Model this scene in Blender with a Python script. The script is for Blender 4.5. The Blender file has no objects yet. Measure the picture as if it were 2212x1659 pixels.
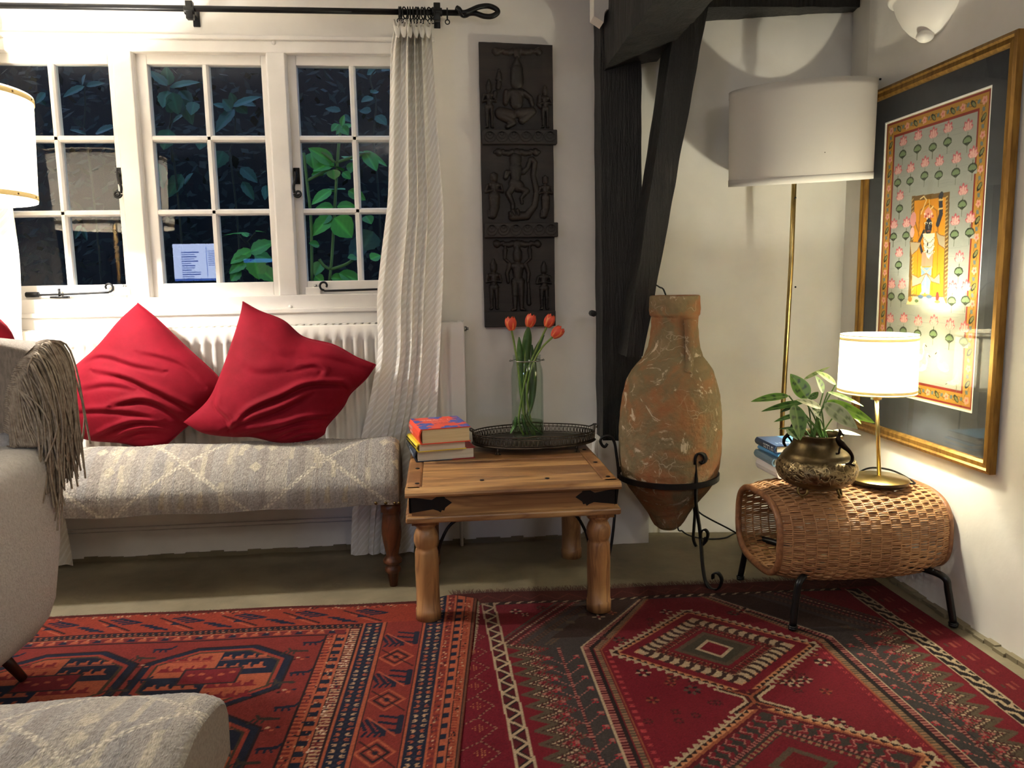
import bpy, math, random
import numpy as np
from mathutils import Vector, Matrix, noise

# ------------------------------------------------------------------ camera, world, light, exposure
sc = bpy.context.scene
COL = sc.collection
FPX, CX, CY = 1661.0, 1106.0, 829.5
CAMH = 1.15
YAW, PITCH, ROLL = math.radians(5.4), math.radians(7.6), math.radians(1.0)
FW = np.array([math.sin(YAW)*math.cos(PITCH), math.cos(YAW)*math.cos(PITCH), -math.sin(PITCH)])
_r0 = np.array([math.cos(YAW), -math.sin(YAW), 0.0])
_u0 = np.cross(_r0, FW)
RT = math.cos(ROLL)*_r0 - math.sin(ROLL)*_u0
UP = math.sin(ROLL)*_r0 + math.cos(ROLL)*_u0
CAM = np.array([0.0, 0.0, CAMH])

def at(px, py, y=None, x=None, z=None):
    """the point of the room that a pixel of the photograph shows, on the plane y=, x= or z="""
    d = FW + RT*(px-CX)/FPX - UP*(py-CY)/FPX
    if y is not None: t = (y-CAM[1])/d[1]
    elif x is not None: t = (x-CAM[0])/d[0]
    else: t = (z-CAM[2])/d[2]
    return CAM + d*t

cam_data = bpy.data.cameras.new('camera')
cam = bpy.data.objects.new('camera', cam_data)
COL.objects.link(cam)
cam_data.sensor_width = 36.0
cam_data.lens = 36.0*FPX/2212.0
cam_data.clip_start = 0.02
mw = Matrix.Identity(4)
for i in range(3):
    mw[i][0], mw[i][1], mw[i][2], mw[i][3] = RT[i], UP[i], -FW[i], CAM[i]
cam.matrix_world = mw
sc.camera = cam

world = bpy.data.worlds.new('dusk')
sc.world = world
world.use_nodes = True
bg = world.node_tree.nodes['Background']
bg.inputs[0].default_value = (0.30, 0.52, 0.95, 1)
bg.inputs[1].default_value = 0.4

def lamp(name, loc, power, col, radius):
    l = bpy.data.lights.new(name, 'POINT')
    l.energy = power; l.color = col; l.shadow_soft_size = radius
    o = bpy.data.objects.new(name, l); COL.objects.link(o); o.location = loc
    return o
TABLE_LAMP = (1.493, 2.445)
LEFT_LAMP = (-1.600, 2.72)
FILL_PENDANT, FILL_STRENGTH = ((1.0, -.4, 2.02), (-.25, -.8, 2.02)), (8.0, 8.5)  # unseen pendants added behind the camera for soft ambient fill
lamp('table_lamp_light', (TABLE_LAMP[0]-.012, TABLE_LAMP[1], .874), 19, (1, .99, .80), .027)
lamp('left_lamp_light', (LEFT_LAMP[0], LEFT_LAMP[1], 1.57), 80, (1, .98, .95), .036)
sc.view_settings.view_transform = 'Standard'
sc.view_settings.look = 'None'
sc.view_settings.exposure = 1.4
sc.view_settings.gamma = 1.0
sc.view_settings.use_curve_mapping = False

# ------------------------------------------------------------------ helpers
rnd = random.Random(7)
RS = np.random.RandomState(7)
PI = math.pi

def lin(c):
    c = np.asarray(c, float)/255.0
    return np.where(c <= .04045, c/12.92, ((c+.055)/1.055)**2.4)
def rgba(c):
    r = lin(c); return (float(r[0]), float(r[1]), float(r[2]), 1.0)

ORG = {}
def empty(name, loc, label=None, cat=None, group=None):
    o = bpy.data.objects.new(name, None); COL.objects.link(o)
    o.location = Vector([float(a) for a in loc]); o.empty_display_size = .05
    ORG[o.name] = np.array(loc, float)
    if label: tag(o, label, cat, group)
    return o
def tag(o, label, cat, group=None):
    o['label'] = label; o['category'] = cat
    if group: o['group'] = group
    return o
def struct(o, label=None):
    o['kind'] = 'structure'
    if label: o['label'] = label
    return o
def stuff(o):
    o['kind'] = 'stuff'; return o

def raw_mesh(name, V, F, mat, parent=None, smooth=True, colors=None, uv=None, bevel=0, origin=None, seg=2):
    V = np.asarray(V, float)
    if parent is not None: O = ORG[parent.name]
    elif origin is not None: O = np.array(origin, float)
    else:
        lo, hi = V.min(0), V.max(0); O = np.array([(lo[0]+hi[0])/2, (lo[1]+hi[1])/2, lo[2]])
    me = bpy.data.meshes.new(name)
    L = V - O
    if isinstance(F, np.ndarray):
        n, k = F.shape
        me.vertices.add(len(L)); me.vertices.foreach_set('co', L.astype(np.float32).ravel())
        me.loops.add(n*k); me.loops.foreach_set('vertex_index', F.astype(np.int32).ravel())
        me.polygons.add(n)
        me.polygons.foreach_set('loop_start', np.arange(0, n*k, k, dtype=np.int32))
        me.update(calc_edges=True); me.validate()
    else:
        me.from_pydata([tuple(p) for p in L], [], F); me.update()
    if smooth: me.polygons.foreach_set('use_smooth', np.ones(len(me.polygons), bool))
    if colors is not None:
        a = me.color_attributes.new('Col', 'FLOAT_COLOR', 'POINT')
        c = np.ones((len(V), 4), np.float32); c[:, :3] = colors
        a.data.foreach_set('color', c.ravel())
    if uv is not None:
        a = me.attributes.new('cloth', 'FLOAT_VECTOR', 'POINT')
        c = np.zeros((len(V), 3), np.float32); c[:, :2] = uv
        a.data.foreach_set('vector', c.ravel())
    me.materials.append(mat)
    o = bpy.data.objects.new(name, me); COL.objects.link(o)
    if parent is not None: o.parent = parent
    else: o.location = Vector(O)
    ORG[o.name] = O
    if bevel:
        b = o.modifiers.new('bevel', 'BEVEL'); b.width = bevel; b.segments = seg; b.limit_method = 'ANGLE'; b.angle_limit = .6
        if smooth: b.harden_normals = False
    return o

def grid_faces(nu, nv, cu=False, cv=False):
    iu = np.arange(nu if cu else nu-1); jv = np.arange(nv if cv else nv-1)
    I, J = np.meshgrid(iu, jv, indexing='ij')
    I2, J2 = (I+1) % nu, (J+1) % nv
    return np.stack([I*nv+J, I2*nv+J, I2*nv+J2, I*nv+J2], -1).reshape(-1, 4)

def grid(name, P, mat, parent=None, cu=False, cv=False, **k):
    nu, nv = P.shape[:2]
    for key in ('colors', 'uv'):
        if k.get(key) is not None: k[key] = np.asarray(k[key]).reshape(nu*nv, -1)
    return raw_mesh(name, P.reshape(-1, 3), grid_faces(nu, nv, cu, cv), mat, parent, **k)

class MB:
    def __init__(s): s.v = []; s.f = []; s.col = None
    def add(s, V, F, c=None):
        n = len(s.v)
        s.v += [tuple(float(a) for a in p) for p in V]
        s.f += [tuple(int(i)+n for i in f) for f in F]
        return s
    def box(s, lo, hi, rot=0, about=None):
        lo, hi = np.minimum(lo, hi), np.maximum(lo, hi)
        V = np.array([[(lo, hi)[i][0], (lo, hi)[j][1], (lo, hi)[k][2]] for i in (0, 1) for j in (0, 1) for k in (0, 1)], float)
        if rot:
            c = np.array(about if about is not None else (lo+hi)/2, float); ca, sa = math.cos(rot), math.sin(rot)
            d = V-c; V = c+np.stack([d[:, 0]*ca-d[:, 1]*sa, d[:, 0]*sa+d[:, 1]*ca, d[:, 2]], 1)
        return s.add(V, [(0, 1, 3, 2), (4, 6, 7, 5), (0, 4, 5, 1), (2, 3, 7, 6), (0, 2, 6, 4), (1, 5, 7, 3)])
    def hexa(s, c8):   # front quad bl br tr tl, back quad bl br tr tl
        return s.add(c8, [(0, 1, 2, 3), (5, 4, 7, 6), (4, 0, 3, 7), (1, 5, 6, 2), (3, 2, 6, 7), (4, 5, 1, 0)])
    def prism(s, pts, d):  # planar polygon extruded by vector d
        pts = [np.array(p, float) for p in pts]; n = len(pts); d = np.array(d, float)
        V = pts+[p+d for p in pts]
        F = [tuple(range(n)), tuple(range(2*n-1, n-1, -1))]+[(i, i+n, (i+1) % n+n, (i+1) % n) for i in range(n)]
        return s.add(V, F)
    def tube(s, pts, r, seg=8, closed=False, caps=True, flat=None, ref=(0, 0, 1)):
        P = np.array(pts, float); n = len(P)
        R = np.full(n, r, float) if np.isscalar(r) else np.array(r, float)
        if closed: T = np.roll(P, -1, 0)-np.roll(P, 1, 0)
        else:
            T = np.empty_like(P); T[1:-1] = P[2:]-P[:-2]; T[0] = P[1]-P[0]; T[-1] = P[-1]-P[-2]
        T /= np.linalg.norm(T, axis=1)[:, None]+1e-12
        a = np.array(ref, float)
        if abs(T[0] @ a) > .95: a = np.array((1., 0, 0))
        N = a-T[0]*(a @ T[0]); N /= np.linalg.norm(N)
        V = []
        for i in range(n):
            if flat is not None:   # constant wide direction for straps
                B = np.array(flat, float); N = np.cross(B, T[i]); N /= np.linalg.norm(N)+1e-9
            else:
                N = N-T[i]*(N @ T[i]); N /= np.linalg.norm(N)+1e-9; B = np.cross(T[i], N)
            for k in range(seg):
                q = 2*PI*k/seg+(PI/4 if seg == 4 else 0)
                rr = R[i]*(1.4142 if seg == 4 else 1)
                w = s.wide if flat is not None else 1
                V.append(P[i]+N*math.cos(q)*rr+B*math.sin(q)*rr*w)
        F = []
        m = n if closed else n-1
        for i in range(m):
            for k in range(seg):
                a0, b0 = i*seg+k, i*seg+(k+1) % seg
                i2 = (i+1) % n
                F.append((a0, b0, i2*seg+(k+1) % seg, i2*seg+k))
        if caps and not closed:
            F.append(tuple(range(seg-1, -1, -1))); F.append(tuple((n-1)*seg+k for k in range(seg)))
        return s.add(V, F)
    wide = 4
    def lathe(s, prof, c, seg=40, caps=True, arc=2*PI, a0=0, M=None):
        full = abs(arc-2*PI) < 1e-6
        n = seg if full else seg+1
        V = []
        for r, z in prof:
            for k in range(n):
                q = a0+arc*k/seg
                p = np.array([r*math.cos(q), r*math.sin(q), z])
                if M is not None: p = M @ p
                V.append(p+np.array(c))
        F = []
        for i in range(len(prof)-1):
            for k in range(seg):
                k2 = (k+1) % n
                F.append((i*n+k, i*n+k2, (i+1)*n+k2, (i+1)*n+k))
        if caps and full:
            F.append(tuple(range(n-1, -1, -1))); F.append(tuple((len(prof)-1)*n+k for k in range(n)))
        return s.add(V, F)
    def torus(s, c, R, r, axis=(0, 0, 1), seg=24, sides=8, sx=1.0):
        ax = Vector(axis).normalized(); q = ax.to_track_quat('Z', 'Y').to_matrix()
        pts = [np.array(c)+np.array(q @ Vector((R*sx*math.cos(2*PI*k/seg), R*math.sin(2*PI*k/seg), 0))) for k in range(seg)]
        return s.tube(pts, r, sides, closed=True)
    def ball(s, c, r, sx=1, sy=1, sz=1, seg=16, rings=10):
        prof = [(max(1e-4, math.sin(PI*i/rings)), -math.cos(PI*i/rings)) for i in range(rings+1)]
        M = np.diag([r*sx, r*sy, r*sz])
        return s.lathe(prof, c, seg, M=M)
    def build(s, name, mat, parent=None, smooth=True, **k):
        return raw_mesh(name, np.array(s.v), s.f, mat, parent, smooth, **k)

def smooth_path(pts, n=8):
    P = [np.array(p, float) for p in pts]; P = [2*P[0]-P[1]]+P+[2*P[-1]-P[-2]]
    out = []
    for i in range(1, len(P)-2):
        p0, p1, p2, p3 = P[i-1:i+3]
        for k in range(n):
            t = k/n
            out.append(.5*((2*p1)+(-p0+p2)*t+(2*p0-5*p1+4*p2-p3)*t*t+(-p0+3*p1-3*p2+p3)*t**3))
    out.append(P[-2]); return out
def spiral(c, r0, r1, turns, a0, n=28, plane='xz', sgn=1):
    out = []
    for i in range(n+1):
        t = i/n; a = a0+sgn*2*PI*turns*t; r = r0+(r1-r0)*t
        u, v = r*math.cos(a), r*math.sin(a)
        out.append(np.array(c)+(np.array([u, 0, v]) if plane == 'xz' else np.array([0, u, v]) if plane == 'yz' else np.array([u, v, 0])))
    return out
def lerp(a, b, t): return a+(b-a)*t
def interp(t, xs, ys): return np.interp(t, xs, ys)
def rough_block(name, c8, n, amp, mat, parent=None, freq=9, seed=0.0, **k):
    """eight-cornered timber with hewn, uneven faces (corners: front bl br tr tl, back bl br tr tl)"""
    C = np.array(c8, float); nu, nv, nw = n
    idx = {}; V = []; F = []
    def pt(u, v, w):
        f = (C[0]*(1-u)+C[1]*u)*(1-v)+(C[3]*(1-u)+C[2]*u)*v
        b = (C[4]*(1-u)+C[5]*u)*(1-v)+(C[7]*(1-u)+C[6]*u)*v
        return f*(1-w)+b*w
    cen = C.mean(0)
    def vid(i, j, l):
        key = (i, j, l)
        if key not in idx:
            p = pt(i/nu, j/nv, l/nw); q = Vector(p*freq)+Vector((seed, 0, 0))
            axis = (C[3]+C[2]-C[0]-C[1]); axis /= np.linalg.norm(axis)
            qs = Vector((p-axis*(p @ axis)*.8)*freq*2.2)+Vector((seed, 3, 0))
            d = noise.noise_vector(q)*amp*.5+noise.noise_vector(qs)*amp*.7
            idx[key] = len(V); V.append(p+np.array(d))
        return idx[key]
    for l in (0, nw):
        for i in range(nu):
            for j in range(nv):
                q = (vid(i, j, l), vid(i+1, j, l), vid(i+1, j+1, l), vid(i, j+1, l)); F.append(q if l == 0 else q[::-1])
    for i in (0, nu):
        for l in range(nw):
            for j in range(nv):
                q = (vid(i, j, l), vid(i, j+1, l), vid(i, j+1, l+1), vid(i, j, l+1)); F.append(q if i == 0 else q[::-1])
    for j in (0, nv):
        for i in range(nu):
            for l in range(nw):
                q = (vid(i, j, l), vid(i, j, l+1), vid(i+1, j, l+1), vid(i+1, j, l)); F.append(q if j == 0 else q[::-1])
    return raw_mesh(name, V, F, mat, parent, smooth=False, **k)

# ------------------------------------------------------------------ materials
class NT:
    def __init__(s, name):
        s.m = bpy.data.materials.new(name); s.m.use_nodes = True
        s.t = s.m.node_tree; s.b = s.t.nodes['Principled BSDF']; s.out = s.t.nodes['Material Output']
    def n(s, typ, **k):
        o = s.t.nodes.new(typ)
        for a, v in k.items(): setattr(o, a, v)
        return o
    def l(s, a, b): s.t.links.new(a, b)
    def val(s, sock, v): sock.default_value = v
    def coords(s, scale=(1, 1, 1), attr=None, rot=(0, 0, 0)):
        if attr: c = s.n('ShaderNodeAttribute', attribute_name=attr).outputs['Vector']
        else: c = s.n('ShaderNodeTexCoord').outputs['Object']
        mp = s.n('ShaderNodeMapping'); mp.inputs['Scale'].default_value = scale; mp.inputs['Rotation'].default_value = rot
        s.l(c, mp.inputs[0]); return mp.outputs[0]
    def noise(s, vec, scale, detail=4, rough=.55, dist=0):
        o = s.n('ShaderNodeTexNoise'); o.inputs['Scale'].default_value = scale; o.inputs['Detail'].default_value = detail
        o.inputs['Roughness'].default_value = rough; o.inputs['Distortion'].default_value = dist
        s.l(vec, o.inputs['Vector']); return o.outputs['Fac']
    def ramp(s, fac, stops, interp='LINEAR'):
        o = s.n('ShaderNodeValToRGB'); e = o.color_ramp.elements; o.color_ramp.interpolation = interp
        while len(e) < len(stops): e.new(.5)
        for i, (p, c) in enumerate(stops):
            e[i].position = p; e[i].color = c if len(c) == 4 else rgba(c)
        s.l(fac, o.inputs[0]); return o.outputs[0]
    def mix(s, fac, a, b, mode='MIX'):
        o = s.n('ShaderNodeMix', data_type='RGBA', blend_type=mode)
        for sock, v in ((o.inputs[0], fac), (o.inputs[6], a), (o.inputs[7], b)):
            if hasattr(v, 'is_linked'): s.l(v, sock)
            elif isinstance(v, (int, float)): sock.default_value = v
            else: sock.default_value = v if len(v) == 4 else rgba(v)
        return o.outputs[2]
    def math(s, op, a, b=0.0):
        o = s.n('ShaderNodeMath', operation=op)
        for sock, v in ((o.inputs[0], a), (o.inputs[1], b)):
            if hasattr(v, 'is_linked'): s.l(v, sock)
            else: sock.default_value = v
        return o.outputs[0]
    def bump(s, h, strength=.3, dist=.01, prev=None):
        o = s.n('ShaderNodeBump'); o.inputs['Strength'].default_value = strength; o.inputs['Distance'].default_value = dist
        s.l(h, o.inputs['Height'])
        if prev is not None: s.l(prev, o.inputs['Normal'])
        s.l(o.outputs[0], s.b.inputs['Normal']); return o.outputs[0]
    def set(s, **k):
        for a, v in k.items():
            sock = s.b.inputs[a.replace('_', ' ')]
            if hasattr(v, 'is_linked'): s.l(v, sock)
            else: sock.default_value = v
        return s

def M(name, c, rough=.5, metal=0, c2=None, scale=12, mixw=(.4, .65), bump=0, bscale=60, bdist=.004, stretch=(1, 1, 1), spec=.5, attr=False, sheen=0, detail=4):
    t = NT(name)
    v = t.coords(stretch)
    if attr:
        base = t.n('ShaderNodeAttribute', attribute_name='Col').outputs['Color']
        if c2 is not None:
            f = t.ramp(t.noise(v, scale, detail), [(mixw[0], (0, 0, 0, 1)), (mixw[1], (1, 1, 1, 1))])
            base = t.mix(f, base, t.mix(1.0, base, c2, 'MULTIPLY'))
        t.set(Base_Color=base)
    elif c2 is not None:
        t.set(Base_Color=t.ramp(t.noise(v, scale, detail), [(mixw[0], c), (mixw[1], c2)]))
    else: t.b.inputs['Base Color'].default_value = rgba(c)
    t.set(Roughness=rough, Metallic=metal)
    t.b.inputs['Specular IOR Level'].default_value = spec
    if sheen:
        t.b.inputs['Sheen Weight'].default_value = sheen; t.b.inputs['Sheen Roughness'].default_value = .45
    if bump: t.bump(t.noise(v, bscale, 5), bump, bdist)
    return t.m

plaster = M('plaster', (232, 227, 219), .85, c2=(223, 218, 210), scale=3, bump=.25, bscale=14, bdist=.006, spec=.2)
paint = M('white_gloss_paint', (234, 229, 222), .35, c2=(226, 221, 214), scale=6, bump=.15, bscale=30, bdist=.002)
rad_paint = M('radiator_paint', (236, 230, 220), .4)
blackiron = M('black_iron', (14, 13, 13), .42, .3, bump=.2, bscale=90, bdist=.002)
concrete = M('painted_concrete', (134, 122, 96), .6, c2=(106, 95, 73), scale=5, mixw=(.35, .7), bump=.3, bscale=35, bdist=.004, detail=8)
ceil_mat = M('ceiling_paint', (230, 225, 216), .9, spec=.1)
far_wall = M('far_wall_paint', (112, 104, 96), .9, spec=.1)

def timber_mat():
    t = NT('blackened_oak'); v = t.coords((26, 26, 2.2)); v2 = t.coords((1, 1, 1))
    g = t.noise(v, 3, 6, .65, .6); w = t.noise(v2, 9, 5)
    t.set(Base_Color=t.mix(t.ramp(w, [(.48, (0, 0, 0, 1)), (.75, (1, 1, 1, 1))]), t.ramp(g, [(.3, (7, 6, 6)), (.58, (18, 16, 15)), (.68, (34, 31, 29)), (.74, (54, 50, 47))]), (32, 27, 24)))  # palest grain streaks paint lamplit highlights into the oak colour
    t.set(Roughness=t.math('ADD', t.math('MULTIPLY', g, .35), .36)); t.bump(g, .9, .02); return t.m
timber = timber_mat()

def wood_mat(name, cols, axis='x', ring=9, rough=.38, dist=2.5):
    t = NT(name)
    sc3 = {'x': (1.2, 9, 9), 'y': (9, 1.2, 9), 'z': (9, 9, 1.2)}[axis]
    rn = t.n('ShaderNodeObjectInfo').outputs['Random']
    v0 = t.coords(sc3); ad = t.n('ShaderNodeVectorMath', operation='ADD'); cx = t.n('ShaderNodeCombineXYZ')
    for k_ in range(3): t.l(t.math('MULTIPLY', rn, 13.7+k_*5), cx.inputs[k_])
    t.l(v0, ad.inputs[0]); t.l(cx.outputs[0], ad.inputs[1]); v = ad.outputs[0]
    n1 = t.noise(v, 1.0, 3, .5, dist)
    fine = t.noise(t.coords({'x': (6, 160, 160), 'y': (160, 6, 160), 'z': (160, 160, 6)}[axis]), 1.0, 3)
    saw = t.math('FRACT', t.math('MULTIPLY', n1, ring))
    band = t.ramp(n1, [(.36, cols[0]), (.5, cols[1]), (.56, cols[2]), (.62, cols[1]), (.75, cols[0])])
    c = t.mix(t.math('MULTIPLY', saw, .22), band, cols[2])
    c = t.mix(t.math('MULTIPLY', fine, .35), c, cols[3])
    big = t.noise(v, .45, 2, .5, 1.2); c = t.mix(t.math('MULTIPLY', t.ramp(big, [(.48, (0, 0, 0, 1)), (.56, (1, 1, 1, 1))]), .72), c, cols[2])
    t.set(Base_Color=c, Roughness=rough); t.bump(fine, .12, .002); return t.m
sheesham = wood_mat('sheesham_wood', [(190, 146, 94), (172, 126, 78), (112, 72, 44), (204, 164, 112)], 'x')
sheesham_z = wood_mat('sheesham_wood_leg', [(178, 132, 82), (158, 110, 66), (108, 68, 42), (190, 146, 96)], 'z')
pine_leg = wood_mat('stained_turned_wood', [(126, 72, 40), (104, 58, 32), (62, 34, 20), (140, 86, 50)], 'z', 5)
carved_mat = wood_mat('carved_dark_wood', [(42, 31, 25), (36, 27, 22), (26, 20, 17), (50, 38, 31)], 'x', 5, .62)

def fabric_attr(name, wscale=(220, 220, 220), rough=.95, bump=.5, dist=.004, sheen=.2, contrast=.35):
    t = NT(name); v = t.coords((1, 1, 1))
    base = t.n('ShaderNodeAttribute', attribute_name='Col').outputs['Color']
    n = t.noise(t.coords(wscale), 1.0, 2, .6); big = t.noise(v, 5, 3)
    c = t.mix(t.math('MULTIPLY', n, contrast), base, t.mix(1.0, base, (120, 116, 110), 'MULTIPLY'))
    c = t.mix(t.math('MULTIPLY', big, .25), c, t.mix(1.0, base, (190, 184, 178), 'MULTIPLY'))
    t.set(Base_Color=c, Roughness=rough); t.b.inputs['Sheen Weight'].default_value = sheen
    t.b.inputs['Specular IOR Level'].default_value = .15
    t.bump(n, bump, dist); return t.m
kilim = fabric_attr('kilim_weave', (300, 130, 130), bump=.8, dist=.006, contrast=.6)
rug_mat = fabric_attr('wool_pile', (420, 240, 240), bump=.35, dist=.004, sheen=.0, contrast=.35)
print_mat = M('painted_paper', (255, 255, 255), .7, attr=True, spec=.2)
cover_mat = M('printed_cover', (255, 255, 255), .35, attr=True)

def velvet():
    t = NT('red_velvet'); v = t.coords()
    t.set(Base_Color=t.ramp(t.noise(v, 7, 5), [(.35, (112, 11, 26)), (.7, (134, 18, 36))]), Roughness=.75)
    t.b.inputs['Sheen Weight'].default_value = .38; t.b.inputs['Sheen Roughness'].default_value = .35
    t.b.inputs['Sheen Tint'].default_value = rgba((235, 120, 120)); t.b.inputs['Specular IOR Level'].default_value = .1
    t.bump(t.noise(v, 420, 2), .15, .002, ); return t.m
velvet_mat = velvet()

def curtain_mat():
    t = NT('ribbed_white_cotton')
    v = t.coords((1, 1, 1), 'cloth', (0, 0, math.radians(-38)))
    w = t.n('ShaderNodeTexWave', wave_type='BANDS', bands_direction='Y'); t.l(v, w.inputs['Vector'])
    w.inputs['Scale'].default_value = 12.5; w.inputs['Distortion'].default_value = .25; w.inputs['Detail Scale'].default_value = 3
    r = t.ramp(w.outputs['Fac'], [(.45, (0, 0, 0, 1)), (.9, (1, 1, 1, 1))])
    t.set(Base_Color=t.mix(r, (236, 231, 221), (249, 246, 239)), Roughness=.9)
    t.b.inputs['Specular IOR Level'].default_value = .1
    t.bump(r, .35, .004)
    tr = t.n('ShaderNodeBsdfTranslucent'); tr.inputs[0].default_value = rgba((226, 216, 196))
    mx = t.n('ShaderNodeMixShader'); mx.inputs[0].default_value = .10
    t.l(t.b.outputs[0], mx.inputs[1]); t.l(tr.outputs[0], mx.inputs[2]); t.l(mx.outputs[0], t.out.inputs[0])
    return t.m
curtain_cloth = curtain_mat()

def shade_mat(name, col, trans=.5, weave=500):
    t = NT(name); v = t.coords((1, 1, .25) if weave else (1, 1, 1))
    n = t.noise(v, weave, 2)
    t.set(Base_Color=t.mix(t.math('MULTIPLY', n, .2), col, tuple(int(c*.86) for c in col)), Roughness=.9)
    t.b.inputs['Specular IOR Level'].default_value = .1
    tr = t.n('ShaderNodeBsdfTranslucent'); tr.inputs[0].default_value = rgba(col)
    mx = t.n('ShaderNodeMixShader'); mx.inputs[0].default_value = trans
    t.l(t.b.outputs[0], mx.inputs[1]); t.l(tr.outputs[0], mx.inputs[2]); t.l(mx.outputs[0], t.out.inputs[0])
    return t.m
drum_mat = shade_mat('linen_lampshade', (200, 195, 187), .10)
lit_mat = shade_mat('cream_lampshade', (248, 242, 222), .27)
lit_trim = shade_mat('lampshade_tape', (206, 188, 140), .12)
left_shade_mat = shade_mat('parchment_lampshade', (240, 230, 208), .24, 40)

def glass_mat(name, tint=(255, 255, 255), k=1.0, rough=0.0):
    t = NT(name); t.t.nodes.remove(t.b)
    lw = t.n('ShaderNodeLayerWeight'); lw.inputs[0].default_value = .5
    fr = t.math('ADD', t.math('MULTIPLY', t.math('POWER', lw.outputs['Facing'], 5.0), .9), .04)
    g = t.n('ShaderNodeBsdfGlossy'); g.inputs['Roughness'].default_value = rough
    tr = t.n('ShaderNodeBsdfTransparent'); tr.inputs[0].default_value = rgba(tint)
    mx = t.n('ShaderNodeMixShader')
    t.l(t.math('MULTIPLY', fr, k), mx.inputs[0]); t.l(tr.outputs[0], mx.inputs[1]); t.l(g.outputs[0], mx.inputs[2])
    t.l(mx.outputs[0], t.out.inputs[0]); return t.m
pane_glass = glass_mat('window_glass', (236, 244, 244))
jar_glass = glass_mat('jar_glass', (246, 251, 247), 1.0)
picture_glass = glass_mat('picture_glass', (252, 252, 252), .9)
water_mat = glass_mat('water', (222, 232, 214), .7)

def emit(name, col, s):
    t = NT(name); t.b.inputs['Base Color'].default_value = rgba(col)
    t.b.inputs['Emission Color'].default_value = rgba(col); t.b.inputs['Emission Strength'].default_value = s; return t.m
bulb_mat = emit('glowing_bulb', (255, 226, 176), 30)
dark_bulb = M('opal_bulb', (235, 232, 224), .3)

def terracotta_mat():
    t = NT('weathered_terracotta'); v = t.coords()
    a = t.noise(v, 5, 8, .6, .4); b = t.noise(v, 11, 10, .65, 1.2); c = t.noise(v, 42, 6)
    base = t.ramp(a, [(.34, (158, 98, 64)), (.45, (150, 112, 78)), (.54, (124, 112, 84)), (.62, (142, 122, 92)), (.75, (160, 112, 76))])
    base = t.mix(t.math('MULTIPLY', c, .45), base, (112, 84, 60))
    crust = t.ramp(b, [(.585, (0, 0, 0, 1)), (.63, (1, 1, 1, 1))])
    vein = t.n('ShaderNodeTexVoronoi', feature='DISTANCE_TO_EDGE'); vein.inputs['Scale'].default_value = 13
    wv = t.mix(.12, v, v); nz = t.n('ShaderNodeTexNoise'); nz.inputs['Scale'].default_value = 14; t.l(v, nz.inputs['Vector'])
    dv = t.mix(.14, v, nz.outputs['Color']); t.l(dv, vein.inputs['Vector'])
    ln = t.ramp(vein.outputs['Distance'], [(.0, (1, 1, 1, 1)), (.028, (0, 0, 0, 1))])
    lm = t.math('MULTIPLY', ln, t.ramp(t.noise(v, 6.5, 3), [(.54, (0, 0, 0, 1)), (.66, (.7, .7, .7, 1))]))
    m = t.math('MAXIMUM', crust, lm)
    t.set(Base_Color=t.mix(t.math('MULTIPLY', m, .85), base, (208, 190, 164)), Roughness=.9); t.b.inputs['Specular IOR Level'].default_value = .15
    t.bump(t.math('ADD', t.math('MULTIPLY', b, .6), t.math('ADD', c, t.math('MULTIPLY', m, .3))), .55, .012); return t.m
terracotta = terracotta_mat()

def brass_engraved():
    t = NT('engraved_brass'); v = t.coords()
    z = t.n('ShaderNodeSeparateXYZ'); t.l(v, z.inputs[0])
    band = t.ramp(z.outputs[2], [(.0, (0, 0, 0, 1)), (.02, (0, 0, 0, 1))])
    vo = t.n('ShaderNodeTexVoronoi', feature='DISTANCE_TO_EDGE'); vo.inputs['Scale'].default_value = 40
    nz = t.n('ShaderNodeTexNoise'); nz.inputs['Scale'].default_value = 30; t.l(v, nz.inputs['Vector'])
    t.l(t.mix(.05, v, nz.outputs['Color']), vo.inputs['Vector'])
    ln = t.ramp(vo.outputs['Distance'], [(.04, (1, 1, 1, 1)), (.14, (0, 0, 0, 1))])
    sw = t.n('ShaderNodeTexWave', wave_type='RINGS'); sw.inputs['Scale'].default_value = 17; sw.inputs['Distortion'].default_value = 7; sw.inputs['Detail Scale'].default_value = 2.2; t.l(v, sw.inputs['Vector'])
    zz = t.n('ShaderNodeMapRange'); zz.inputs[1].default_value = .055; zz.inputs[2].default_value = .062; t.l(z.outputs[2], zz.inputs[0])
    z2 = t.n('ShaderNodeMapRange'); z2.inputs[1].default_value = .125; z2.inputs[2].default_value = .118; t.l(z.outputs[2], z2.inputs[0])
    mask = t.math('MULTIPLY', zz.outputs[0], z2.outputs[0])
    h = t.math('MULTIPLY', t.math('MAXIMUM', t.math('MULTIPLY', sw.outputs['Fac'], .8), ln), mask)
    patina = t.noise(v, 20, 5)
    base = t.ramp(patina, [(.35, (70, 58, 38)), (.7, (108, 92, 62))])
    t.set(Base_Color=t.mix(t.math('MULTIPLY', h, .8), base, (172, 152, 112)), Metallic=.9, Roughness=.36)
    t.bump(h, .7, .004); return t.m
brass_pot = brass_engraved()
brass = M('satin_brass', (196, 172, 112), .28, 1, c2=(170, 148, 94), scale=20)
old_brass = M('dark_brass', (112, 92, 56), .3, 1)
bronze = M('blackened_bronze', (38, 30, 24), .35, .9)
silver_tray = M('tarnished_silver', (98, 88, 76), .38, .9, c2=(70, 62, 54), scale=18)
steel = M('steel_wire', (170, 170, 168), .25, 1)
gold_frame = M('gilt_wood', (150, 112, 52), .4, .65, c2=(118, 84, 36), scale=9, stretch=(8, 8, 1))
mount_board = M('charcoal_mount', (44, 46, 50), .8, c2=(50, 52, 56), scale=30)
white_card = M('white_card', (235, 232, 224), .8)
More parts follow.
